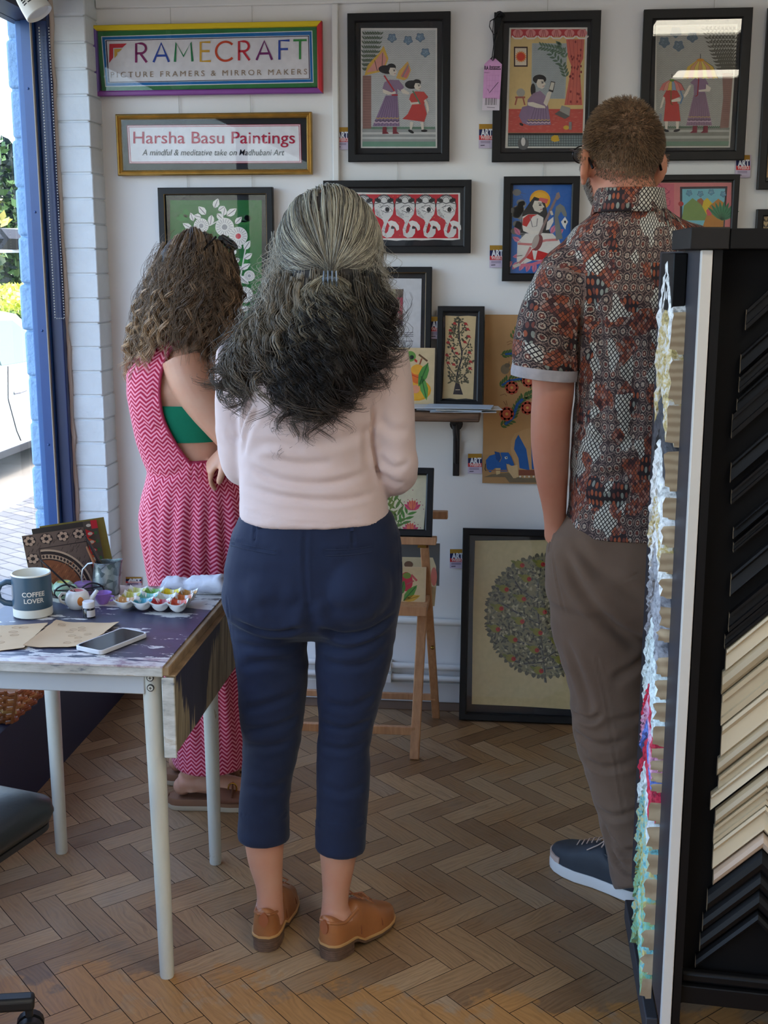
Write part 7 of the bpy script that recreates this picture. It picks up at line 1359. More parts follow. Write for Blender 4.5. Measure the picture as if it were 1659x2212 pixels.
# ---------------------------------------------------------------- the woman in the pink jumper (middle)
def woman_middle():
    Y = 2.53; mb = MB()
    M, G = head_shape(mb, ony(712, 528, Y), -.10, -.04, 0, 1.0)
    limb(mb, [(712, 600, Y, .056), (711, 690, Y - .01, .054), (710, 745, Y - .01, .075)])
    body_loft(mb, [(715, 655, 775, Y, .12), (745, 560, 820, Y, .16), (790, 535, 825, Y, .19), (880, 530, 805, Y, .20), (960, 535, 800, Y, .18), (1040, 535, 815, Y, .19), (1120, 530, 845, Y, .21), (1220, 505, 855, Y, .24), (1290, 515, 835, Y, .21), (1335, 560, 790, Y, .13)])
    heel_l, heel_r = onz(571, 2058, 0), onz(702, 2074, 0); toe_l = heel_l + np.array([.0, .252, 0]); toe_r = onz(824, 1990, 0); toe_r = heel_r + (toe_r - heel_r) / np.linalg.norm(toe_r - heel_r) * .236
    slimb(mb, [(585, 1330, Y, .070), (590, 1520, Y - .01, .054), (583, 1620, Y - .02, .045), (574, 1720, 2.50, .047), (571, 1805, 2.49, .0455), (574, 1860, 2.485, .040), (581, 1908, 2.48, .0315), (583, 1942, 2.478, .0300), (583, 1966, 2.478, .0320), (582, 1990, 2.478, .036)], k=3)
    slimb(mb, [(768, 1330, Y, .070), (752, 1520, Y - .01, .054), (744, 1620, Y - .02, .044), (738, 1720, 2.50, .047), (732, 1810, 2.485, .0460), (730, 1860, 2.48, .040), (726, 1915, 2.475, .0320), (724, 1950, 2.472, .0305), (723, 1976, 2.47, .0325), (722, 2000, 2.47, .036)], k=3)
    for h, t in ((heel_l, toe_l), (heel_r, toe_r)):
        d = (t - h); P = lambda a, z: h + d * a + np.array([0, 0, z])
        mb.tube([P(.10, .072), P(.20, .070), P(.40, .062), (P(.62, .036)), P(.85, .028)], [.024, .029, .030, .026, .016], 14)
        mb.ball(P(.115, .068), .026, .026, .028)
    A_L = [(528, 765, Y, .050), (515, 830, Y + .02, .043), (511, 900, Y + .03, .039), (516, 960, Y + .03, .037), (530, 1008, Y + .05, .035), (575, 1010, Y + .17, .031), (640, 985, Y + .24, .024), (672, 972, Y + .27, .021)]
    A_R = [(822, 770, Y, .052), (838, 830, Y, .045), (846, 900, Y, .041), (851, 960, Y, .039), (856, 1022, Y + .02, .037), (820, 1030, Y + .15, .031), (770, 992, Y + .24, .024), (742, 978, Y + .27, .021)]
    slimb(mb, A_L, k=3); slimb(mb, A_R, k=3)
    hand(mb, ony(672, 972, Y + .27), (.6, .35, .1), (.2, .8, -.3), .92, .45, 1); hand(mb, ony(742, 978, Y + .27), (-.6, .35, .1), (-.2, .8, -.3), .92, .45, -1)
    body = Skin(mb, .0055, 5).build('person', skinmat('skin_warm', (190, 142, 116)))
    tag(body, 'woman in a pale pink jumper and cropped navy trousers standing with her back turned', 'person')
    eyes(body, G, M, 1.0)
    # jumper
    mb = MB()
    rows = [(700, 655, 770, Y, .13), (722, 600, 800, Y, .17), (742, 548, 832, Y, .205), (775, 522, 846, Y, .23), (820, 515, 840, Y, .245), (880, 517, 820, Y, .245), (940, 520, 812, Y, .235), (1000, 520, 816, Y, .225), (1050, 521, 828, Y, .23), (1090, 520, 838, Y, .246), (1117, 520, 842, Y, .258)]
    body_loft(mb, rows, 2.4)
    slimb(mb, [(a, b, c, d + .0085) for a, b, c, d in A_L[:-1]] + [(668, 974, Y + .26, .028)], k=4); slimb(mb, [(a, b, c, d + .0085) for a, b, c, d in A_R[:-1]] + [(746, 980, Y + .26, .028)], k=4)
    S = Skin(mb, .0055, 7).lumps(.005, 9, (1, 1, .7)).lumps(.0022, 24, (.6, 1, 1.4))
    S.folds([([(528, 1000), (600, 1036), (700, 1046), (800, 1022)], .008, .006), ([(525, 1048), (620, 1076), (730, 1082), (825, 1062)], .007, .005), ([(560, 985), (640, 1002), (720, 1000)], .009, .004), ([(640, 930), (720, 950), (798, 930)], .012, .004), ([(545, 866), (527, 905), (521, 950)], .006, .008), ([(560, 880), (535, 930), (525, 985)], .008, .004), ([(806, 870), (803, 930), (806, 985), (826, 1050)], .006, .010), ([(806, 905), (790, 950), (796, 1010)], .010, .004), ([(815, 905), (850, 930), (884, 925)], .010, .004), ([(815, 985), (850, 1010), (886, 1000)], .008, .004), ([(812, 1010), (845, 1040), (872, 1045)], .008, .004), ([(486, 930), (505, 945), (518, 942)], .007, .003), ([(800, 770), (808, 820), (806, 868)], .010, .003), ([(528, 1102), (620, 1126), (720, 1132), (826, 1108)], .0022, .0018), ([(545, 965), (600, 960), (660, 975)], .010, .003)])
    S.build('jumper', clothmat('pale_pink_jersey', (204, 182, 176), .04, weave=1400, bump=.15), body)
    # trousers
    mb = MB()
    body_loft(mb, [(1092, 540, 824, Y, .205), (1112, 524, 846, Y, .232), (1150, 506, 860, Y, .245), (1200, 493, 866, Y, .258), (1250, 485, 868, Y, .262), (1290, 483, 868, Y, .258), (1322, 492, 862, Y, .235), (1350, 530, 822, Y, .19), (1374, 620, 730, Y, .10)], 2.5)
    for cx in (592, 762): mb.ball(ony(cx, 1262, Y - .048), .088, .090, .098, 22, 16)
    slimb(mb, [(580, 1310, Y, .094), (584, 1390, Y, .085), (589, 1450, Y - .005, .080), (590, 1500, Y - .01, .0755), (588, 1550, Y - .015, .0715), (585, 1600, 2.51, .066), (579, 1650, 2.505, .0615), (574, 1700, 2.50, .059), (571, 1755, 2.495, .058), (570, 1812, 2.49, .0585)], k=3, n=28)
    slimb(mb, [(771, 1310, Y, .096), (765, 1390, Y, .088), (759, 1450, Y - .005, .081), (754, 1500, Y - .01, .0745), (749, 1550, Y - .015, .067), (744, 1600, 2.51, .061), (743, 1650, 2.505, .060), (742, 1700, 2.50, .0605), (739, 1760, 2.49, .0585), (736, 1834, 2.485, .056)], k=3, n=28)
    S = Skin(mb, .0055, 5).lumps(.006, 8, (1, 1, .8)).lumps(.0022, 26, (.7, .7, 1.5))
    S.folds([([(662, 1122), (658, 1200), (662, 1290), (668, 1350)], .0035, .003), ([(664, 1300), (670, 1335), (672, 1365)], .012, .006), ([(498, 1338), (560, 1362), (610, 1366), (660, 1352)], .008, .0065), ([(512, 1390), (580, 1402), (655, 1386)], .008, .004), ([(684, 1352), (740, 1372), (800, 1362), (856, 1326)], .008, .0075), ([(690, 1392), (760, 1404), (840, 1370)], .008, .005), ([(695, 1430), (770, 1440), (835, 1412)], .009, .004), ([(515, 1440), (590, 1430), (660, 1440)], .010, .004), ([(520, 1536), (580, 1522), (645, 1496)], .009, .005), ([(524, 1580), (590, 1572), (645, 1548)], .008, .005), ([(528, 1610), (580, 1614), (632, 1600)], .008, .004), ([(690, 1560), (745, 1576), (804, 1556)], .008, .005), ([(690, 1610), (740, 1620), (796, 1604)], .008, .004), ([(700, 1520), (760, 1528), (812, 1500)], .010, .004), ([(520, 1690), (570, 1706), (620, 1690)], .009, .003), ([(690, 1690), (740, 1712), (794, 1690)], .009, .003), ([(514, 1757), (570, 1768), (626, 1756)], .0022, .0030), ([(683, 1776), (735, 1790), (791, 1772)], .0022, .0030), ([(500, 1168), (550, 1180), (597, 1189)], .0026, .003), ([(500, 1176), (550, 1188), (597, 1196)], .0018, .002), ([(702, 1188), (760, 1186), (804, 1178)], .0026, .003), ([(702, 1200), (760, 1198), (804, 1190)], .0018, .002), ([(760, 1140), (763, 1178)], .003, .003), ([(552, 1128), (550, 1168)], .003, .003), ([(858, 1130), (864, 1190), (866, 1260)], .004, .004), ([(490, 1290), (500, 1370), (512, 1460)], .003, .002), ([(560, 1300), (610, 1320), (655, 1310)], .016, .004), ([(700, 1310), (760, 1322), (820, 1300)], .016, .004)])
    tr = S.build('trousers', clothmat('navy_twill', (23, 33, 58), .08, .8, 1100, .3, .1), body)
    for L_ in ([(499, 1170), (548, 1181), (596, 1190)], [(499, 1178), (548, 1190), (596, 1198)], [(703, 1189), (760, 1187), (804, 1180)], [(703, 1201), (760, 1199), (804, 1192)]):
        q = S.hit([tuple(p) for p in smooth_path(L_, 4)], off=.0006)
        if len(q) > 3: MB().tube(q, .0013, 6).build('pocket_welt', bpy.data.materials['navy_twill'], body)
    for x, y in ((757, 1122), (560, 1116)):
        q = S.hit([(x, y), (x + 1, y + 26)], off=.002)
        if len(q) == 2: MB().bar(q[0], q[1], .011, .003, (0, -1, 0)).build('belt_loop', bpy.data.materials['navy_twill'], body, bevel=.001)
    tan = mat('tan_leather', (152, 94, 52), .38, var=.16, vscale=16, bump=.2, bscale=160); so = mat('dark_leather_sole', (92, 66, 46), .6); bl = mat('stacked_heel_wood', (98, 72, 54), .6, var=.3, vscale=60)
    for h, t, lab in ((heel_l, toe_l, 'left'), (heel_r, toe_r, 'right')):
        c = (h + t) / 2; e_ = bpy.data.objects.new('oxford_shoe', None); C.objects.link(e_); e_.parent = body; e_.location = (0, 0, 0)
        shoe(e_, h, t, 'oxford', .090, (tan, so, bl))
    return body, Y
W2, WY = woman_middle()
def hair_middle():
    r = np.random.default_rng(5); hc = ony(712, 524, WY); clip = ony(714, 594, WY - .118); st_, rd, cc = [], [], []
    ex, ey, ez = .0975, .112, .1095; R3, F3, U3 = np.array(RIGHT), np.array(FWD), np.array([0, 0, 1.])
    def on(d, k=1.0): d = d / np.linalg.norm(d); return hc + (R3 * d[0] * ex + F3 * d[1] * ey + U3 * d[2] * ez) * k
    lc = (clip - hc); cd = np.array([lc @ R3 / ex, lc @ F3 / ey, lc @ U3 / ez]); cd /= np.linalg.norm(cd)
    # grey hair drawn back over the skull to the clip, in locks of lighter and darker grey
    for i in range(380):
        a = r.uniform(-2.0, 2.0); f = r.uniform(0, 1) ** .8; root = np.array([math.sin(a), .15 + .75 * math.cos(a) * (1 - f * .9), .25 + .80 * math.cos(a) * f ** .3])
        if abs(a) > 1.2: root = np.array([math.copysign(1, a) * r.uniform(.8, 1), r.uniform(-.55, .5), r.uniform(-.42, .35)])
        if i % 3 == 0: z_ = r.uniform(.1, .92); root = np.array([r.choice([-1, 1]) * math.sqrt(1 - z_ * z_), r.uniform(-.25, .35), z_])
        root /= np.linalg.norm(root); n = 20; t = np.linspace(0, 1, n); om = math.acos(max(-1, min(1, root @ cd))); D = (np.sin((1 - t) * om) / math.sin(om))[:, None] * root + (np.sin(t * om) / math.sin(om))[:, None] * cd
        D[:, 2] -= .16 * np.sin(PI * t) * abs(D[:, 0]) ; bulge = 1.015 + .055 * np.sin(PI * t ** .8) * (1 - .6 * np.clip(D[:, 2], 0, 1)) + r.uniform(-.012, .022); wv = r.uniform(.010, .030) * np.sin(2 * PI * t * r.uniform(1.2, 3.0) + r.uniform(0, 6)) * np.sin(PI * t); D = D + wv[:, None] * np.cross(root, cd)
        P = hc + (D * bulge[:, None]) @ np.stack([R3 * ex, F3 * ey, U3 * ez]); P[-1] = clip + r.normal(0, .004, 3); P[-2] = P[-2] * .5 + (clip + r.normal(0, .006, 3)) * .5; P[-3] = P[-3] * .8 + clip * .2
        low = np.clip(1 - np.clip((D[:, 2] + .62) / .42, 0, 1), 0, 1)[:, None]; q = r.random(); base = lin(204, 199, 180) if q < .42 else (lin(150, 145, 132) if q < .75 else lin(108, 104, 97)); lock(r, P, 10, .0075, st_, rd, cc, base[None] * (1 - .55 * low) + lin(60, 56, 52)[None] * .55 * low, (.00045, .0009), .35, .9, .003)
    # dark cap under the locks
    cap = MB(); cap.ball(hc - F3 * .038, .084, .074, .100, 24, 18, M=Matrix.Rotation(YAW, 3, 'Z')); body_loft(cap, [(560, 632, 786, WY - .055, .11), (640, 626, 796, WY - .065, .12), (720, 602, 812, WY - .060, .17), (800, 600, 790, WY - .06, .18)], 2.2); cap.build('under_hair', mat('grey_under_hair', (52, 49, 47), .6), W2, angle=80)
    env_y = [560, 600, 650, 700, 750, 800, 850, 900, 930]; xl = [606, 596, 580, 552, 512, 492, 500, 545, 560]; xr = [812, 818, 830, 836, 838, 832, 820, 790, 770]; hd = [.118, .122, .130, .138, .142, .145, .145, .143, .14]
    def fall(y0, y1, u, w_, n, clump, amp, wl, root=None, jit=.006, ph=None):
        t = np.linspace(0, 1, n); yy = y0 + (y1 - y0) * t; X = np.interp(yy, env_y, [(a + b) / 2 for a, b in zip(xl, xr)]) + u * np.interp(yy, env_y, [(b - a) / 2 for a, b in zip(xl, xr)]); D_ = np.interp(yy, env_y, hd) * w_
        P = np.array([ony(x, y, WY + .01) for x, y in zip(X, yy)]) - F3 * (D_ * math.sqrt(max(.02, 1 - .55 * u * u)))[:, None]
        A = amp * np.clip(t * 2.2, 0, 1) ** 1.2; L_ = abs(y1 - y0) * .001; ang = 2 * PI * L_ * t / wl + ph; P += (A * np.cos(ang))[:, None] * R3 + (A * .8 * np.sin(ang))[:, None] * F3 + r.normal(0, jit, 3) * np.clip(t * 1.6 + .1, 0, 1)[:, None]
        return P, t
    # long wavy hair hanging from the nape and sides in separate locks that end in loose curls
    for c in range(270):
        u = r.uniform(-1, 1); w_ = r.uniform(.80, 1.06); yend = np.interp(u, [-1, -.85, -.66, -.48, -.3, -.1, .1, .3, .55, .75, 1], [840, 862, 836, 790, 890, 912, 916, 904, 884, 830, 735]) + r.normal(0, 30); ph = r.uniform(0, 6.3); amp = r.uniform(.009, .020); wl = r.uniform(.07, .13); cs = r.choice([-1, 1]); cr = r.uniform(.012, .028)
        P, t = fall(570 + 30 * r.random() + 15 * abs(u), yend, u, w_, 34, c, amp, wl, jit=.004, ph=ph); q = np.clip(t * 4.4 - 3.4, 0, 1); th = q * r.uniform(1.6, 4.6); P += (cs * cr * (1 - np.cos(th)))[:, None] * R3 + (cr * (th - np.sin(th)) * .6)[:, None] * U3
        L_ = np.clip(.65 - 1.1 * (u + .2), 0, 1) * r.uniform(.4, 1); g = (np.clip(1 - t * 1.5, 0, 1) * .5 * r.random() + .55 * L_)[:, None]; b = lin(30, 27, 26) * (1 - g) + lin(160, 148, 128) * g; tp = np.clip(t * 1.5 - .7, 0, 1)[:, None] * .7; b = b * (1 - tp) + lin(62, 48, 42) * tp  # locks towards the left coloured lighter, standing in for highlights
        lock(r, P, 11, .0085, st_, rd, cc, b, (.0005, .0010), .22, .9, .006)
    # loose tail below the clip, grey and frizzy at first
    for c in range(150):
        u = r.normal(0, .19); yend = 730 + r.uniform(-70, 150); ph = r.uniform(0, 6.3); amp = r.uniform(.007, .016); wl = r.uniform(.028, .055); gk = r.random()
        P, t = fall(596, yend, .04 + u, 1.02 + r.uniform(0, .14), 36, c, amp, wl, jit=.004, ph=ph); f = np.clip(t * 6, 0, 1)[:, None]; P = clip * (1 - f) + P * f
        g = (np.clip(1.05 - t * 1.7, 0, 1) * (.10 + .9 * gk))[:, None]; b = lin(36, 33, 32) * (1 - g) + lin(188, 178, 152) * g; lock(r, P, 8, .006, st_, rd, cc, b, (.00035, .0007), .4, .5, .006)
    # flyaways
    for i in range(700):
        sd = -1 if r.random() < .6 else 1; u = sd * r.uniform(.80, 1.16); y0 = r.uniform(500, 660); P, t = fall(y0, y0 + r.uniform(60, 230), u, r.uniform(.1, 1.0), 20, i, r.uniform(.006, .02), r.uniform(.03, .09), jit=.012, ph=r.uniform(0, 6)); st_.append(P); rd.append(r.uniform(.0003, .0005)); b = lin(92, 86, 78) if y0 > 580 else lin(176, 170, 156); cc.append(np.broadcast_to(b, (20, 3)))
    for u, y1 in ((-.97, 850), (-.9, 840), (-.78, 872), (-.5, 878), (-.34, 915), (-.2, 922), (-.05, 926), (.06, 924), (.2, 916), (.32, 908), (.62, 890), (.92, 835)):
        for k in range(14):
            P, t = fall(640, y1, u + r.normal(0, .018), 1.0, 30, 0, .008, .2, jit=.003, ph=u * 9); q = np.clip(t * 3.2 - 2.2, 0, 1) * 3.6; s_ = np.sign(u + .1) * .020; P += (-s_ * (1 - np.cos(q)))[:, None] * R3 + (.020 * (q - np.sin(q)) * .5)[:, None] * U3; st_.append(P); rd.append(.0007); cc.append(np.broadcast_to(lin(44, 34, 30), (30, 3)))
    hair_mesh('hair', st_, rd, cc, W2, M_HAIR)
    cp_ = MB(); p = Vector(clip) - Vector(FWD) * .012
    cp_.tube([p + Vector(RIGHT) * x + Vector((0, 0, -.006 - abs(x) * .2)) for x in np.linspace(-.016, .016, 7)], .0045, 10)
    for x in np.linspace(-.012, .012, 4): cp_.tube([p + Vector(RIGHT) * x + Vector((0, 0, .008)), p + Vector(RIGHT) * (x * 1.1) + Vector((0, 0, -.012)) - Vector(FWD) * .006, p + Vector(RIGHT) * (x * 1.05) + Vector((0, 0, -.022))], .0019, 8)
    o = cp_.build('hair_clip', mat('clear_clip', (110, 122, 132), .12, Transmission_Weight=.5), W2); o['label'] = 'clear plastic hair clip'
hair_middle()
# ---------------------------------------------------------------- the woman in the pink zigzag jumpsuit (left)
def zigzag():
    k = NT('zigzag_fabric'); a = k.n('ShaderNodeAttribute', {'attribute_name': 'fab'}); sp = k.n('ShaderNodeSeparateXYZ', Vector=a.outputs['Vector']); co = k.coord()
    tri = k.math('PINGPONG', k.math('ADD', sp.outputs[0], 10.0), .0162); v = k.math('ADD', k.math('ADD', sp.outputs[1], 10.0), k.math('MULTIPLY', tri, .86)); f = k.math('FRACT', k.math('DIVIDE', v, .0118))
    col = k.ramp(f, [(0, srgb(164, 24, 58)), (.42, srgb(172, 28, 62)), (.47, srgb(230, 138, 156)), (.88, srgb(236, 150, 166)), (.93, srgb(198, 60, 96)), (1, srgb(164, 24, 58))])
    k.bsdf(col, .8, 0, k.bump(k.noise(co, 700, 2), .15, .001), Sheen_Weight=.1, Specular_IOR_Level=.25); return k.m
def woman_left():
    Y = 3.16; mb = MB(); hx = ony(424, 596, Y)
    M, G = head_shape(mb, hx, -.95, .10, .06, 1.0)
    limb(mb, [(418, 640, Y, .056), (410, 710, Y - .005, .052), (404, 745, Y, .075)])
    rows = [(722, 352, 470, Y, .11), (748, 322, 492, Y, .16), (790, 306, 500, Y, .20), (840, 300, 500, Y, .215), (900, 308, 498, Y, .20), (960, 318, 495, Y, .19), (1010, 326, 505, Y, .20), (1060, 322, 525, Y, .24), (1110, 318, 540, Y, .26), (1170, 325, 540, Y, .25), (1225, 350, 520, Y, .18)]
    body_loft(mb, rows, 2.3)
    heel_n = onz(371, 1741, 0); toe_n = heel_n + np.array([.262, .035, 0]); heel_f = onz(361, 1689, 0); toe_f = heel_f + np.array([.255, .06, 0])
    for cx, h, dy in ((400, heel_n, -.055), (440, heel_f, .06)):
        ank = h + np.array([.062, .012, .09]); kn = np.array(ony(cx + 12, 1440, Y + dy)); hp = np.array(ony(cx + 20, 1150, Y + dy * .8))
        P = smooth_path([hp, lerp(hp, kn, .5), kn, lerp(kn, ank, .35), lerp(kn, ank, .75), ank, ank - [0, 0, .04]], 3); mb.tube(P, [float(q) for q in np.interp(np.linspace(0, 1, len(P)), [0, .17, .34, .5, .68, .85, 1], [.086, .075, .056, .055, .040, .033, .036])], 18)
    for h, t in ((heel_n, toe_n), (heel_f, toe_f)):
        d = t - h; P = lambda a, z: h + d * a + np.array([0, 0, z]); mb.ball(P(.125, .062), .027, .027, .027); mb.tube([P(.10, .070), P(.25, .078), P(.42, .072), P(.62, .056), P(.80, .048), P(.90, .044)], [.028, .033, .034, .036, .032, .018], 14)
        for k in range(5): b = (k - 2) * .014; sd = np.array([-d[1], d[0], 0]) / np.linalg.norm(d); mb.tube([P(.78, .044) + sd * b, P(.90, .043) + sd * b, P(.955 - abs(k - 3) * .012, .041) + sd * b], [.010, .0085, .005], 8)
    # near arm bent with the hand on the hip, far arm hanging
    AR = [(396, 778, Y - .075, .060), (412, 826, Y - .090, .055), (440, 872, Y - .095, .050), (478, 918, Y - .09, .046), (516, 962, Y - .085, .043), (522, 984, Y - .095, .038), (506, 982, Y - .112, .030), (492, 972, Y - .120, .025)]
    slimb(mb, AR, k=3)
    hand(mb, ony(493, 968, Y - .122), (-.62, .10, -.62), (.45, .35, -.5), .86, .42, 1)
    slimb(mb, [(462, 768, Y + .03, .046), (486, 785, Y + .055, .050), (505, 860, Y + .08, .042), (520, 950, Y + .10, .038), (545, 985, Y + .06, .030), (560, 1010, Y, .024)], k=3); hand(mb, ony(560, 1010, Y), (.3, -.5, -.6), (-.5, -.4, .1), .92, .5, -1)
    body = Skin(mb, .0045, 5).build('person', skinmat('skin_fair', (206, 160, 132)))
    tag(body, 'woman with curly brown hair in a pink and red zigzag jumpsuit by the window', 'person')
    eyes(body, G, M, 1.0, (84, 96, 84))
    # jumpsuit: a bodice open at the side and wide legs
    mb = MB()
    R_ = [(722, 345, 462, Y, .12), (740, 322, 486, Y, .165), (775, 296, 502, Y, .205), (805, 280, 506, Y, .222), (850, 280, 508, Y, .232), (900, 290, 505, Y, .225), (950, 301, 504, Y, .215), (990, 314, 512, Y, .215), (1015, 324, 520, Y, .222), (1040, 319, 532, Y, .238), (1070, 311, 545, Y, .262), (1110, 306, 556, Y, .285), (1150, 309, 560, Y, .295), (1200, 318, 560, Y, .295), (1250, 326, 556, Y, .29), (1320, 332, 552, Y, .285), (1420, 342, 552, Y, .28), (1500, 356, 552, Y, .28), (1570, 369, 551, Y, .285), (1632, 379, 548, Y, .29)]
    body_loft(mb, R_, 2.35, 56); S = Skin(mb, .0060, 6)
    S.folds([([(x0, 1050), (x1, 1200), (x2, 1420), (x3, 1640)], .014, .008) for x0, x1, x2, x3 in ((420, 412, 420, 440), (452, 450, 462, 480), (480, 486, 500, 515), (375, 370, 378, 405))] + [([(x, 992), (x - 3, 1045)], .0045, .004) for x in range(418, 520, 11)] + [([(404, 1000), (450, 996), (520, 1002)], .005, .005), ([(404, 1030), (450, 1030), (520, 1034)], .004, .003), ([(318, 1020), (360, 1030), (400, 1012)], .010, .004), ([(305, 840), (330, 860), (346, 840)], .012, .003), ([(300, 900), (330, 930), (356, 920)], .012, .003), ([(312, 1090), (318, 1180), (330, 1290)], .016, .005), ([(345, 1040), (342, 1130), (352, 1260)], .016, .004)])
    S.lumps(.006, 8, (1, 1, .5)); S.fabric(hx + np.array([0, .0, 0]), .17)
    fab = S.me.attributes['fab']
    arm = [(402, 722), (372, 752), (350, 800), (345, 850), (352, 900), (372, 945), (398, 985), (416, 1000), (470, 994), (530, 996), (600, 990), (600, 720), (470, 700)]
    def keep(c, n):
        p = proj(c); near = c[:, 1] < Y - .015; return ~(in_poly(p, arm) & near)
    bind = S.hit([tuple(q) for q in smooth_path(arm[:9], 6)], off=.0015)
    buf = np.empty(len(S.V) * 3, 'f'); fab.data.foreach_get('vector', buf)
    # cut the side opening, keeping the cloth coordinates
    kd = {tuple(np.round(v, 6)): i for i, v in enumerate(S.V)}; F3_ = buf.reshape(-1, 3); S.cut(keep); idx = [kd[tuple(np.round(v, 6))] for v in S.V]
    a = S.me.attributes.new('fab', 'FLOAT_VECTOR', 'POINT'); a.data.foreach_set('vector', F3_[idx].ravel())
    S.build('jumpsuit', zigzag(), body, solid=.003)
    MB().tube(bind, .0042, 8).build('armhole_binding', mat('crimson_binding', (150, 30, 62), .8), body)
    bs = BVHTree.FromObject(body, bpy.context.evaluated_depsgraph_get())
    def onbody(pts, off): 
        o = []
        for x, y in smooth_path(pts, 4):
            h = bs.ray_cast(Vector(CAM), Vector(ray(x, y)).normalized())
            if h[0] is not None: o.append(h[0] + h[1] * off)
        return o
    # green bralette: a band fitted to the ribs under the arm
    mb = MB(); body_loft(mb, [(868, 303, 499, Y, .222), (880, 303, 500, Y, .224), (910, 309, 498, Y, .216), (938, 314, 496, Y, .208), (945, 316, 496, Y, .205)], 2.3, 60)
    mb.build('bralette', clothmat('emerald_jersey', (6, 116, 84), .05), body, angle=70)
    return body, Y
W1, Y1 = woman_left()
bf = (onz(371, 1741, 0), onz(361, 1689, 0))
for h, t in ((bf[0], bf[0] + np.array([.262, .035, 0])), (bf[1], bf[1] + np.array([.255, .06, 0]))):
    e_ = bpy.data.objects.new('sandal', None); C.objects.link(e_); e_.parent = W1
    shoe(e_, h + np.array([-.008, 0, 0]), t + np.array([.012, 0, 0]), 'sandal', .098, (mat('brown_suede_strap', (122, 78, 58), .8, var=.1, vscale=30), mat('brown_footbed', (140, 100, 72), .8), mat('pale_cork_sole', (196, 182, 156), .7)))
def hair_left():
    r = np.random.default_rng(11); hc = ony(424, 588, Y1); R3, F3, U3 = np.array(RIGHT), np.array(FWD), np.array([0, 0, 1.]); st_, rd, cc = [], [], []
    ey_ = [494, 506, 530, 560, 600, 640, 680, 720, 760, 800, 830]; xl = [392, 366, 345, 330, 318, 303, 292, 284, 276, 272, 276]; xr = [452, 482, 501, 508, 516, 519, 515, 511, 503, 492, 480]; hd = [.055, .088, .110, .120, .124, .130, .134, .136, .136, .134, .13]
    for c in range(370):
        ph0 = r.uniform(-3.2, 1.75); rho = r.uniform(.78, 1.02) if r.random() < .82 else r.uniform(.4, .75); u = math.sin(ph0) * rho; w_ = math.cos(ph0) * rho
        yend = np.interp(u, [-1, -.85, -.6, -.35, -.1, .15, .4, .7, .9, 1], [798, 812, 782, 752, 738, 730, 742, 780, 772, 690]) + r.normal(0, 22)
        if w_ < .25: yend = max(yend, 745)
        if r.random() < .3: yend -= r.uniform(20, 120)
        y0 = 492 + 40 * abs(u) ** 2 + r.uniform(0, 10) + (90 * r.random() ** 2 if r.random() < .35 else 0); A0 = r.uniform(.008, .015); wl = r.uniform(.058, .088); ph = r.uniform(0, 6.3); hand_ = r.choice([-1, 1]); pu = r.uniform(.35, 1.0) if y0 < 540 else .95
        n = 46; t = np.linspace(0, 1, n); uu = u * np.interp(t, [0, .2, 1], [pu, .95, 1.0]); yy = y0 + (yend - y0) * t; X = np.interp(yy, ey_, [(a + b) / 2 for a, b in zip(xl, xr)]) + uu * np.interp(yy, ey_, [(b - a) / 2 for a, b in zip(xl, xr)])
        P = np.array([ony(x, y, Y1) for x, y in zip(X, yy)]) - F3 * (np.interp(yy, ey_, hd) * w_)[:, None]
        A = A0 * np.clip(t * 2.4 - .2, 0, 1); ang = hand_ * 2 * PI * abs(yend - y0) * .00125 * t / wl * (1 + .12 * np.sin(4 * t + ph)) + ph; P = P + (A * np.cos(ang))[:, None] * R3 + (A * .55 * np.sin(ang))[:, None] * F3 + (A * .18 * np.sin(2 * ang))[:, None] * U3
        left = np.clip(-u * .9 + .2, 0, 1); g = (np.clip(t * 1.25 - .12, 0, 1) * r.uniform(.55, 1))[:, None]; tn = r.random() ** 1.3; b = lin(62, 49, 40) * (1 - tn) + lin(172, 142, 110) * tn; e = (lin(132, 102, 76) * (1 - left) + lin(214, 176, 132) * left) * (.5 + .7 * tn); lock(r, P, 11, .0056, st_, rd, cc, b * (1 - g) + e * g, (.0007, .0013), .30, .9, .003)
    for i in range(420):
        u = r.uniform(-1.1, 1.08); y0 = r.uniform(505, 640); L_ = r.uniform(50, 180); n = 22; t = np.linspace(0, 1, n); yy = y0 + L_ * t; X = np.interp(yy, ey_, [(a + b) / 2 for a, b in zip(xl, xr)]) + u * np.interp(yy, ey_, [(b - a) / 2 for a, b in zip(xl, xr)]); P = np.array([ony(x, y, Y1) for x, y in zip(X, yy)]) - F3 * (np.interp(yy, ey_, hd) * math.sqrt(max(0, 1 - min(1, u * u))) * 1.05)[:, None]; a_ = r.uniform(5, 16) * t + r.uniform(0, 6); P += (r.uniform(.005, .014) * np.cos(a_))[:, None] * R3 + (.01 * np.sin(a_))[:, None] * U3; st_.append(P); rd.append(.0004); cc.append(np.broadcast_to(lin(110, 90, 70), (n, 3)))
    hair_mesh('hair', st_, rd, cc, W1, M_HAIR)
    # dark under-mass so the scalp never shows between the strands
    mb = MB(); body_loft(mb, [(501, 404, 440, Y1 - .01, .04), (507, 388, 452, Y1 - .02, .08), (520, 368, 462, Y1 - .03, .11), (540, 352, 464, Y1 - .038, .125), (580, 344, 470, Y1 - .042, .13), (640, 340, 474, Y1 - .045, .13), (690, 358, 470, Y1 - .045, .11)], 2.1, 30); mb.build('under_hair', mat('dark_brown_hair', (40, 32, 28), .6), W1, angle=80)
    # sunglasses pushed up into the hair
    m = MB()
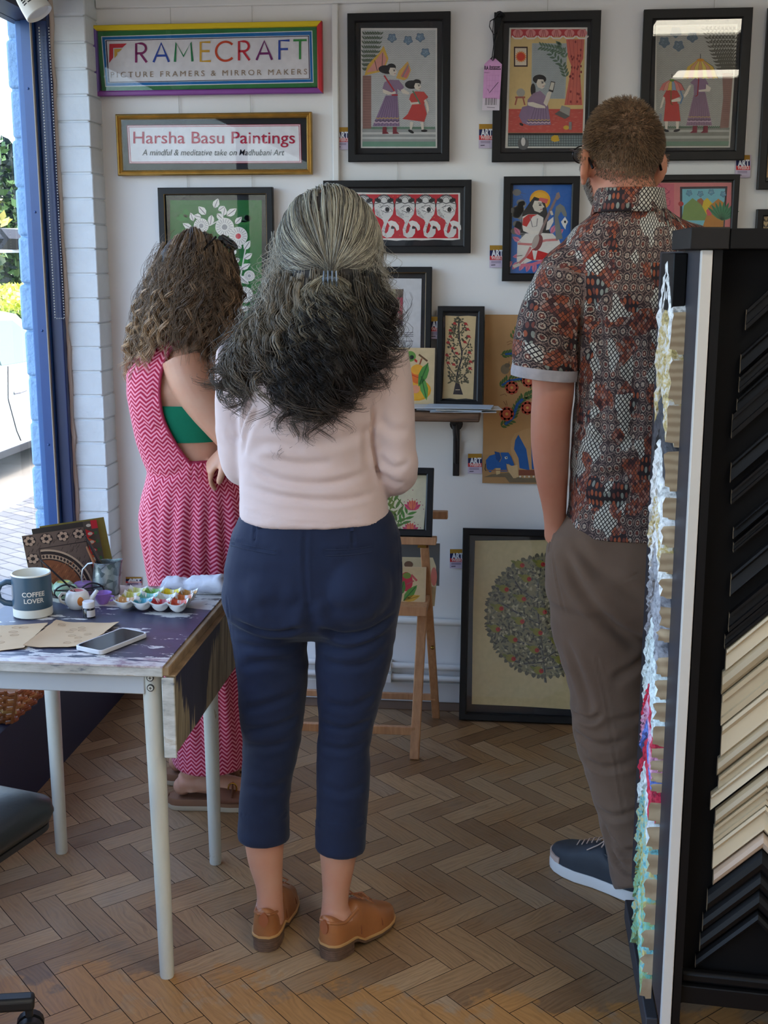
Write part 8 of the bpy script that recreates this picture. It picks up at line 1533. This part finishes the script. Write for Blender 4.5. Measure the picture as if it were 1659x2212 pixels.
    for a, b in (((466, 514), (500, 534)),): 
        p, q = Vector(ony(*a, Y1 - .06)), Vector(ony(*b, Y1 + .03)); d = q - p; m.rings([[p + d * f + Vector((0, 0, .015 * math.cos(t))) * s_ + Vector(RIGHT) * (.006 * math.sin(t) + .012) for t in np.linspace(0, 2 * PI, 15)[:-1]] for f, s_ in ((0, .4), (.15, .9), (.5, 1), (.85, .9), (1, .4))])
    m.tube([ony(466, 512, Y1 - .06), ony(455, 522, Y1 - .09), ony(440, 540, Y1 - .10)], .003, 8); o = m.build('sunglasses', mat('dark_lens', (20, 20, 22), .08), W1); o['label'] = 'dark sunglasses pushed up into the hair'
hair_left()
# ---------------------------------------------------------------- the man in the patterned shirt (right)
def shirt_print():
    k = NT('patchwork_print'); a = k.n('ShaderNodeAttribute', {'attribute_name': 'fab'}); p = a.outputs['Vector']; co = k.coord()
    patch = k.n('ShaderNodeTexVoronoi', {'distance': 'MANHATTAN'}, Vector=p, Scale=19.0, Randomness=.8); pc = k.n('ShaderNodeSeparateColor', i0=patch.outputs['Color'])
    # white lattice of small diamonds
    r45 = k.mapv(p, rot=(0, 0, .86)); lat = k.n('ShaderNodeTexBrick', {'offset': 0.0}, Vector=r45, Color1=srgb(206, 200, 186), Color2=srgb(190, 186, 176), Mortar=srgb(42, 34, 36), Scale=1.0, Mortar_Size=.0013, Brick_Width=.0088, Row_Height=.0088, Mortar_Smooth=.1)
    # daisy-like rosettes
    ros = k.n('ShaderNodeTexVoronoi', Vector=p, Scale=42.0, Randomness=.3); d = ros.outputs['Distance']; rc = k.n('ShaderNodeSeparateColor', i0=ros.outputs['Color'])
    petal = k.noise(p, 480, 1, .5); dd = k.math('ADD', d, k.math('MULTIPLY', k.math('SUBTRACT', petal, .5), .30))
    rcol = k.ramp(dd, [(0, srgb(206, 178, 150)), (.09, srgb(196, 168, 140)), (.10, srgb(104, 52, 44)), (.22, srgb(112, 58, 48)), (.23, srgb(36, 28, 32)), (.27, srgb(170, 152, 136)), (.34, srgb(162, 146, 132)), (.36, srgb(40, 32, 36)), (.47, srgb(48, 38, 40)), (.49, srgb(138, 116, 106)), (.56, srgb(60, 46, 46))], 'CONSTANT')
    # little brick flowers in rust and mauve
    br = k.n('ShaderNodeTexVoronoi', {'distance': 'CHEBYCHEV'}, Vector=k.mapv(p, rot=(0, 0, .78)), Scale=120.0, Randomness=.3); b2 = k.n('ShaderNodeTexVoronoi', {'feature': 'DISTANCE_TO_EDGE'}, Vector=k.mapv(p, rot=(0, 0, .78)), Scale=120.0, Randomness=.3); bc = k.n('ShaderNodeSeparateColor', i0=br.outputs['Color'])
    bcol = k.ramp(bc.outputs[0], [(0, srgb(142, 76, 52)), (.35, srgb(112, 62, 52)), (.55, srgb(154, 104, 88)), (.75, srgb(72, 46, 46)), (.9, srgb(150, 128, 118))], 'CONSTANT'); bcol = k.mix(k.ramp(b2.outputs[0], [(.06, (1, 1, 1, 1)), (.10, (0, 0, 0, 1))]), bcol, srgb(38, 30, 32))
    # drops in grey-green and rust
    dr = k.n('ShaderNodeTexVoronoi', Vector=k.mapv(p, (1, .62, 1)), Scale=78.0, Randomness=.2); drc = k.n('ShaderNodeSeparateColor', i0=dr.outputs['Color']); dcol = k.ramp(drc.outputs[0], [(0, srgb(150, 78, 50)), (.4, srgb(132, 136, 126)), (.75, srgb(110, 60, 50))], 'CONSTANT'); dcol = k.mix(k.ramp(dr.outputs['Distance'], [(.34, (0, 0, 0, 1)), (.38, (1, 1, 1, 1))]), dcol, srgb(44, 34, 36))
    s1 = k.math('GREATER_THAN', pc.outputs[0], .80); s2 = k.math('GREATER_THAN', pc.outputs[1], .64); s3 = k.math('GREATER_THAN', pc.outputs[2], .84)
    col = k.mix(s2, rcol, bcol); col = k.mix(s3, col, dcol); col = k.mix(s1, col, lat.outputs[0])
    k.bsdf(col, .75, 0, k.bump(k.noise(co, 900, 2), .12, .001), Specular_IOR_Level=.3); return k.m
def man():
    Y = 2.86; mb = MB(); hc = ony(1338, 338, Y + .005); yaw = .42
    M, G = head_shape(mb, hc, yaw, -.16, 0, 1.07)
    limb(mb, [(1350, 400, Y - .01, .066), (1356, 450, Y - .02, .066), (1362, 500, Y - .02, .085)], 24)
    body_loft(mb, [(470, 1290, 1450, Y, .13), (505, 1235, 1530, Y, .18), (560, 1228, 1560, Y, .21), (640, 1225, 1565, Y, .235), (760, 1250, 1560, Y, .25), (900, 1252, 1545, Y, .24), (1020, 1246, 1540, Y, .24), (1120, 1235, 1535, Y, .25), (1230, 1215, 1530, Y, .24), (1290, 1260, 1490, Y, .16)])
    heel = onz(1392, 1952, 0) + np.array([.004, .012, 0]); toe = onz(1243, 1880, 0); d = (toe - heel); toe = heel + d / np.linalg.norm(d) * .285; heel2 = heel + np.array([.26, .10, 0]); toe2 = heel2 + np.array([.05, .28, 0])
    LL = [(1290, 1250, Y, .092), (1310, 1400, Y - .005, .080), (1330, 1570, Y - .01, .062), (1350, 1700, Y - .03, .058), (1370, 1830, 2.80, .042)]
    slimb(mb, LL, k=3); an = heel + (toe - heel) * .2 + np.array([0, 0, .10]); mb.tube([ony(1370, 1830, 2.80), an, an - np.array([0, 0, .05])], [.042, .038, .042], 16)
    LR = [(1465, 1250, Y + .02, .092), (1470, 1400, Y + .02, .080), (1478, 1570, Y + .02, .062), (1482, 1700, Y, .058)]; an2 = heel2 + (toe2 - heel2) * .2 + np.array([0, 0, .10]); slimb(mb, LR, k=3); mb.tube([ony(1482, 1700, Y), an2 + np.array([0, 0, .1]), an2, an2 - np.array([0, 0, .05])], [.058, .044, .038, .042], 16)
    for h, t in ((heel, toe), (heel2, toe2)): P = lambda a, z: h + (t - h) * a + np.array([0, 0, z]); mb.tube([P(.12, .065), P(.30, .066), P(.55, .054), P(.80, .044)], [.028, .028, .022, .014], 14)
    AL = [(1246, 622, Y - .03, .054), (1208, 680, Y - .035, .056), (1196, 760, Y - .035, .052), (1195, 840, Y - .035, .049), (1190, 900, Y - .035, .047), (1189, 960, Y - .03, .0455), (1192, 1030, Y - .02, .039), (1197, 1090, Y - .01, .030), (1199, 1130, Y, .0265), (1200, 1165, Y + .004, .028)]
    slimb(mb, AL, k=3, n=24); hand(mb, ony(1199, 1150, Y), (.10, .12, -1), (1, .1, .1), 1.05, .25, 1)
    AR = [(1545, 622, Y + .03, .054), (1588, 690, Y + .04, .054), (1598, 800, Y + .06, .047), (1596, 880, Y + .09, .043), (1570, 960, Y + .2, .034), (1530, 985, Y + .27, .027)]
    slimb(mb, AR, k=3); hand(mb, ony(1530, 985, Y + .27), (-.8, .4, .1), (0, .2, 1), 1.05, .5, -1)
    body = Skin(mb, .0058, 4).build('person', skinmat('skin_ruddy', (196, 138, 112), .14))
    tag(body, 'tall man with short brown hair in a patterned shirt and brown trousers facing the pictures', 'person'); eyes(body, G, M, 1.07, (92, 110, 116))
    # shirt
    mb = MB()
    body_loft(mb, [(448, 1292, 1432, Y - .015, .150), (468, 1272, 1466, Y - .01, .165), (492, 1238, 1522, Y - .005, .195), (520, 1216, 1556, Y, .222), (560, 1208, 1578, Y, .245), (620, 1214, 1585, Y, .262), (700, 1232, 1580, Y, .275), (780, 1244, 1572, Y, .28), (860, 1241, 1562, Y, .278), (940, 1236, 1556, Y, .27), (1020, 1230, 1552, Y, .268), (1100, 1223, 1550, Y, .275), (1146, 1216, 1550, Y, .285)], 2.45, 52)
    SL = [(1262, 574, Y - .015, .074), (1230, 610, Y - .025, .080), (1202, 664, Y - .03, .077), (1184, 720, Y - .035, .074), (1178, 775, Y - .038, .0735), (1176, 800, Y - .038, .0745)]
    slimb(mb, SL, k=3, n=30); slimb(mb, [(1535, 588, Y + .015, .070), (1580, 650, Y + .03, .076), (1602, 730, Y + .04, .073), (1606, 800, Y + .05, .073)], k=3, n=30)
    S = Skin(mb, .0060, 6).lumps(.006, 8, (1, 1, .7)).lumps(.0025, 22, (.7, .7, 1.3))
    S.folds([([(1262, 640), (1254, 720), (1248, 800), (1246, 830)], .007, .012), ([(1268, 620), (1290, 690), (1300, 760)], .012, .007), ([(1250, 700), (1275, 760), (1300, 800)], .009, .005), ([(1242, 860), (1280, 880), (1330, 870)], .010, .005), ([(1240, 920), (1300, 960), (1380, 950)], .012, .005), ([(1235, 1000), (1290, 1030), (1370, 1020)], .012, .005), ([(1228, 1060), (1290, 1090), (1360, 1080)], .012, .004), ([(1290, 560), (1330, 590), (1400, 600)], .016, .004), ([(1150, 650), (1190, 660), (1230, 640)], .010, .004), ([(1136, 720), (1180, 730), (1228, 716)], .010, .004), ([(1290, 800), (1300, 900), (1290, 1000)], .014, .004), ([(1360, 720), (1370, 850), (1360, 980)], .016, .004)])
    S.fabric(ony(1390, 800, Y), .21); fb = S.me.attributes['fab']; U_ = np.empty(len(S.V) * 3, 'f'); fb.data.foreach_get('vector', U_); U_ = U_.reshape(-1, 3); ax = [ony(a, b, c) for a, b, c, d in SL]
    for sgn, pts in ((1, ax), (-1, [ony(1580, 650, Y + .03), ony(1606, 800, Y + .05)])):
        p, q = np.array(pts[0] if sgn < 0 else pts[1]), np.array(pts[-1]); d = (q - p) / np.linalg.norm(q - p); rel = S.V - p; al = rel @ d; rad = np.linalg.norm(rel - al[:, None] * d, axis=1); inner = (S.V - np.array(ony(1390, 800, Y))) @ np.array(RIGHT) * sgn; m = (rad < .10) & (al > -.02) & (inner < -.158 if sgn > 0 else inner < -.175)
        U_[m, 0] = np.arctan2(rel[m] @ np.array(RIGHT), -(rel[m] @ np.array(FWD))) * .085 + .9 * sgn; U_[m, 1] = -al[m] + 2.0
    fb.data.foreach_set('vector', U_.ravel())
    sm = shirt_print(); sh = S.build('shirt', sm, body)
    # rolled cuffs, collar
    cm = mat('pale_cuff_lining', (176, 170, 172), .8, var=.15, vscale=40, bump=.2)
    for x, y, yy, r_ in ((1176, 803, Y - .038, .0775), (1606, 803, Y + .05, .076)):
        a = Vector(ony(x - 1, y + 14, yy)); b = Vector(ony(x + 2, y - 10, yy)); q = (b - a).to_track_quat('Z', 'Y').to_matrix(); m = MB(); m.lathe([(r_ - .006, 0), (r_, .001), (r_ + .001, .010), (r_, (b - a).length), (r_ - .004, (b - a).length)], n=36, cap0=False, cap1=False); m.v = [tuple(a + q @ Vector(v)) for v in m.v]; m.build('cuff', cm, sh)
    mb = MB(); nc = Vector(ony(1358, 440, Y - .018)); rs = []
    for z, r_ in ((-.030, .083), (-.012, .0795), (.012, .0755), (.022, .0735)):
        ring = []
        for t in np.linspace(.62, 2 * PI - .62, 44): dirv = Vector((math.sin(t) * math.cos(yaw) - math.cos(t) * math.sin(yaw), math.sin(t) * math.sin(yaw) + math.cos(t) * math.cos(yaw), 0)); front = max(0, math.cos(t)); ring.append(nc + Vector((dirv.x * r_, dirv.y * r_ * 1.02, z - .030 * front + .010 * (1 - front))))
        rs.append(ring)
    mb.rings(rs, False, False, closed=False); col = mb.build('collar', sm, body, angle=80); q = col.modifiers.new('solid', 'SOLIDIFY'); q.thickness = .004
    a = col.data.attributes.new('fab', 'FLOAT_VECTOR', 'POINT'); vv = []
    for v in col.data.vertices: vv += [math.atan2(v.co.x - nc.x, -(v.co.y - nc.y)) * .1, v.co.z * 1.02 + .3, 0]
    a.data.foreach_set('vector', np.array(vv, 'f'))
    # trousers
    mb = MB()
    body_loft(mb, [(1118, 1226, 1542, Y, .255), (1150, 1196, 1546, Y, .27), (1190, 1176, 1548, Y, .28), (1240, 1172, 1546, Y, .28), (1290, 1178, 1540, Y, .27), (1330, 1230, 1500, Y, .22), (1365, 1340, 1440, Y, .12)], 2.4, 50); mb.ball(ony(1345, 1215, Y - .06), .10, .085, .10, 20, 14)
    slimb(mb, [(1286, 1240, Y, .118), (1294, 1330, Y - .005, .116), (1306, 1400, Y - .01, .110), (1318, 1480, Y - .012, .103), (1324, 1550, Y - .015, .101), (1330, 1610, Y - .02, .094), (1344, 1700, Y - .035, .080), (1356, 1780, 2.81, .067), (1364, 1840, 2.79, .059), (1372, 1892, 2.765, .057), (1376, 1912, 2.755, .058)], k=3, n=34)
    slimb(mb, [(1468, 1240, Y + .02, .112), (1472, 1400, Y + .02, .104), (1478, 1550, Y + .02, .093), (1490, 1700, Y, .075)], k=3, n=30); e2 = ony(1490, 1700, Y); mb.tube([e2, lerp(np.array(e2), an2, .5), an2 + np.array([0, 0, .0])], [.075, .066, .060], 24)
    S = Skin(mb, .0060, 5).lumps(.008, 7, (1, 1, .8)).lumps(.0032, 20, (.8, .8, 1.4))
    S.folds([([(1200, 1140), (1192, 1165), (1185, 1195)], .004, .006), ([(1195, 1190), (1205, 1260), (1222, 1330)], .0035, .003), ([(1215, 1180), (1250, 1260), (1300, 1330), (1380, 1400)], .014, .009), ([(1230, 1160), (1290, 1230), (1400, 1300)], .014, .006), ([(1262, 1255), (1330, 1258), (1385, 1235)], .0028, .003), ([(1410, 1400), (1370, 1440), (1320, 1470)], .012, .008), ([(1222, 1380), (1260, 1480), (1280, 1560)], .012, .006), ([(1238, 1540), (1275, 1556), (1300, 1540)], .007, .010), ([(1240, 1580), (1290, 1610), (1360, 1600)], .010, .007), ([(1262, 1640), (1310, 1660), (1380, 1640)], .010, .006), ([(1310, 1560), (1370, 1550), (1405, 1520)], .010, .006), ([(1290, 1745), (1330, 1765), (1400, 1740)], .009, .006), ([(1312, 1800), (1345, 1840), (1395, 1830)], .008, .009), ([(1320, 1840), (1350, 1880), (1390, 1895)], .007, .008), ([(1305, 1780), (1320, 1830), (1340, 1870)], .007, .006), ([(1290, 1420), (1312, 1520), (1330, 1640), (1350, 1760)], .003, .003)])
    S.build('trousers', clothmat('taupe_brown_cotton', (112, 90, 74), .08, .85, 1000, .2), body)
    navy = mat('dark_slate_canvas', (42, 48, 56), .6, var=.1, vscale=20, bump=.25, bscale=400); wh = mat('white_rubber_sole', (216, 214, 210), .5); tb_ = mat('pinkish_rubber', (196, 172, 158), .5)
    for h, t in ((heel, toe), (heel2, toe2)): e_ = bpy.data.objects.new('trainer', None); C.objects.link(e_); e_.parent = body; shoe(e_, h, t, 'trainer', .104, (navy, wh, tb_))
    # short hair, stubble beard
    r = np.random.default_rng(3); st_, rd, cc = [], [], []; s = 1.07; Mn = np.array(M); ctr = np.array(hc)
    bvh = BVHTree.FromObject(body, bpy.context.evaluated_depsgraph_get())
    for i in range(19000):
        a = r.uniform(-PI, PI); zz = r.uniform(-.98, 1); d = np.array([math.sqrt(1 - zz * zz) * math.sin(a), math.sqrt(1 - zz * zz) * math.cos(a), zz]); front = d[1]
        edge = .30 if front > .35 else (.02 if front > -.05 else -.62 + .18 * min(1, abs(d[0]))); beard = (front > .02 and -.98 < zz < -.28 and abs(d[0]) > .12 * (zz > -.75))
        if abs(d[0]) > .72 and -.45 < zz < .15 and -.35 < front < .25 and zz < edge + .3 and not beard: continue
        if zz < edge and not beard: continue
        dw = Mn @ d; h = bvh.ray_cast(Vector(ctr + dw * .22), Vector(-dw))
        if h[0] is None: continue
        p = np.array(h[0]); nn = np.array(h[1])
        if np.linalg.norm(p - ctr) > .15 * s: continue
        top = np.clip((zz - edge) * 1.1, 0, 1); L_ = (.005 + .011 * top ** 1.3 * (zz > 0) + .004 * top) if not beard else .009
        sw = np.array([0, -.05, -.6]) if not beard else np.array([0, .2, -.7]); crown = np.array([.15, -.35, .8]); rel = d - crown / np.linalg.norm(crown); bl_ = np.clip((zz - .15) / .5, 0, 1) if not beard else 0; sw = Mn @ (sw * (1 - bl_) + np.array([rel[0] - rel[1] * .5, rel[1] + rel[0] * .5, -.25]) * 1.0 * bl_)
        dr = nn * (.55 if not beard else .5) + sw * .7 + r.normal(0, .22, 3); dr /= np.linalg.norm(dr); t = np.linspace(0, 1, 5)[:, None]; P = p - nn * .001 + dr * L_ * t + np.array([0, 0, -1.]) * L_ * .15 * t ** 2; st_.append(P)
        fade = np.clip((zz - edge) / .42, 0, 1) if not beard else 0
        if beard: b = lin(150, 140, 130) if r.random() < .5 else lin(84, 70, 60)
        else: b = (lin(140, 113, 86) if r.random() < .6 else lin(100, 80, 62)) * fade + lin(140, 116, 96) * (1 - fade); b = b * (1 + .25 * np.clip(1 - np.linalg.norm(d - crown / np.linalg.norm(crown)) * 2.2, 0, 1))
        rd.append(r.uniform(.0004, .00075) * (1 if fade > .3 or beard else .75)); cc.append(np.broadcast_to(b, (5, 3)))
    hair_mesh('hair', st_, rd, cc, body, M_HAIR)
    # cropped base of the hair: a close cap over the skull
    mb = MB(); NU, NV = 56, 26; ok = {}
    for j in range(NV + 1):
        for i in range(NU):
            a = 2 * PI * i / NU; zz = math.cos(.02 + j / NV * 2.05); d = np.array([math.sqrt(1 - zz * zz) * math.sin(a), math.sqrt(1 - zz * zz) * math.cos(a), zz]); front = d[1]; edge = .34 if front > .35 else (.08 if front > -.05 else -.40 + .16 * min(1, abs(d[0])))
            if abs(d[0]) > .70 and -.45 < zz < .10 and -.4 < front < .3: continue
            if zz < edge: continue
            dw = Mn @ d; h = bvh.ray_cast(Vector(ctr + dw * .22), Vector(-dw))
            if h[0] is not None and (h[0] - Vector(ctr)).length < .16: ok[(i, j)] = len(mb.v); mb.v.append(tuple(h[0] + h[1] * .0016))
    for j in range(NV):
        for i in range(NU):
            q = [(i, j), (i, j + 1), ((i + 1) % NU, j + 1), ((i + 1) % NU, j)]
            if all(k in ok for k in q): mb.f.append(tuple(ok[k] for k in q)); mb.c.append(None); mb.m.append(0)
    mb.build('hair_base', mat('cropped_hair', (138, 106, 80), .7, var=.15, vscale=120), body, angle=80)
    # spectacles
    m = MB(); s = 1.07
    for sg in (-1, 1):
        pts = [G(sg * .033 + .024 * math.cos(t), .108 - .004 * abs(math.cos(t)), -.006 + .018 * math.sin(t)) for t in np.linspace(0, 2 * PI, 21)[:-1]]; m.tube(pts, .0016, 8, closed=True)
        m.tube([G(sg * .058, .104, .004), G(sg * .082, .07, .006), G(sg * .086, .0, .004), G(sg * .083, -.022, -.004), G(sg * .080, -.040, -.022)], [.0018, .002, .0022, .0030, .0032], 8)
    m.tube([G(-.010, .110, .002), G(0, .113, .005), G(.010, .110, .002)], .0016, 8); o = m.build('spectacles', mat('dark_spectacle_metal', (40, 38, 40), .25, .8), body); o['label'] = 'thin dark rimmed spectacles'
    for sg in (-1, 1): MB().add([G(sg * .033 + .0235 * math.cos(t), .1075, -.006 + .0175 * math.sin(t)) for t in np.linspace(0, 2 * PI, 21)[:-1]], [tuple(range(20))]).build('lens', PGLASS, o, smooth=False)
man()
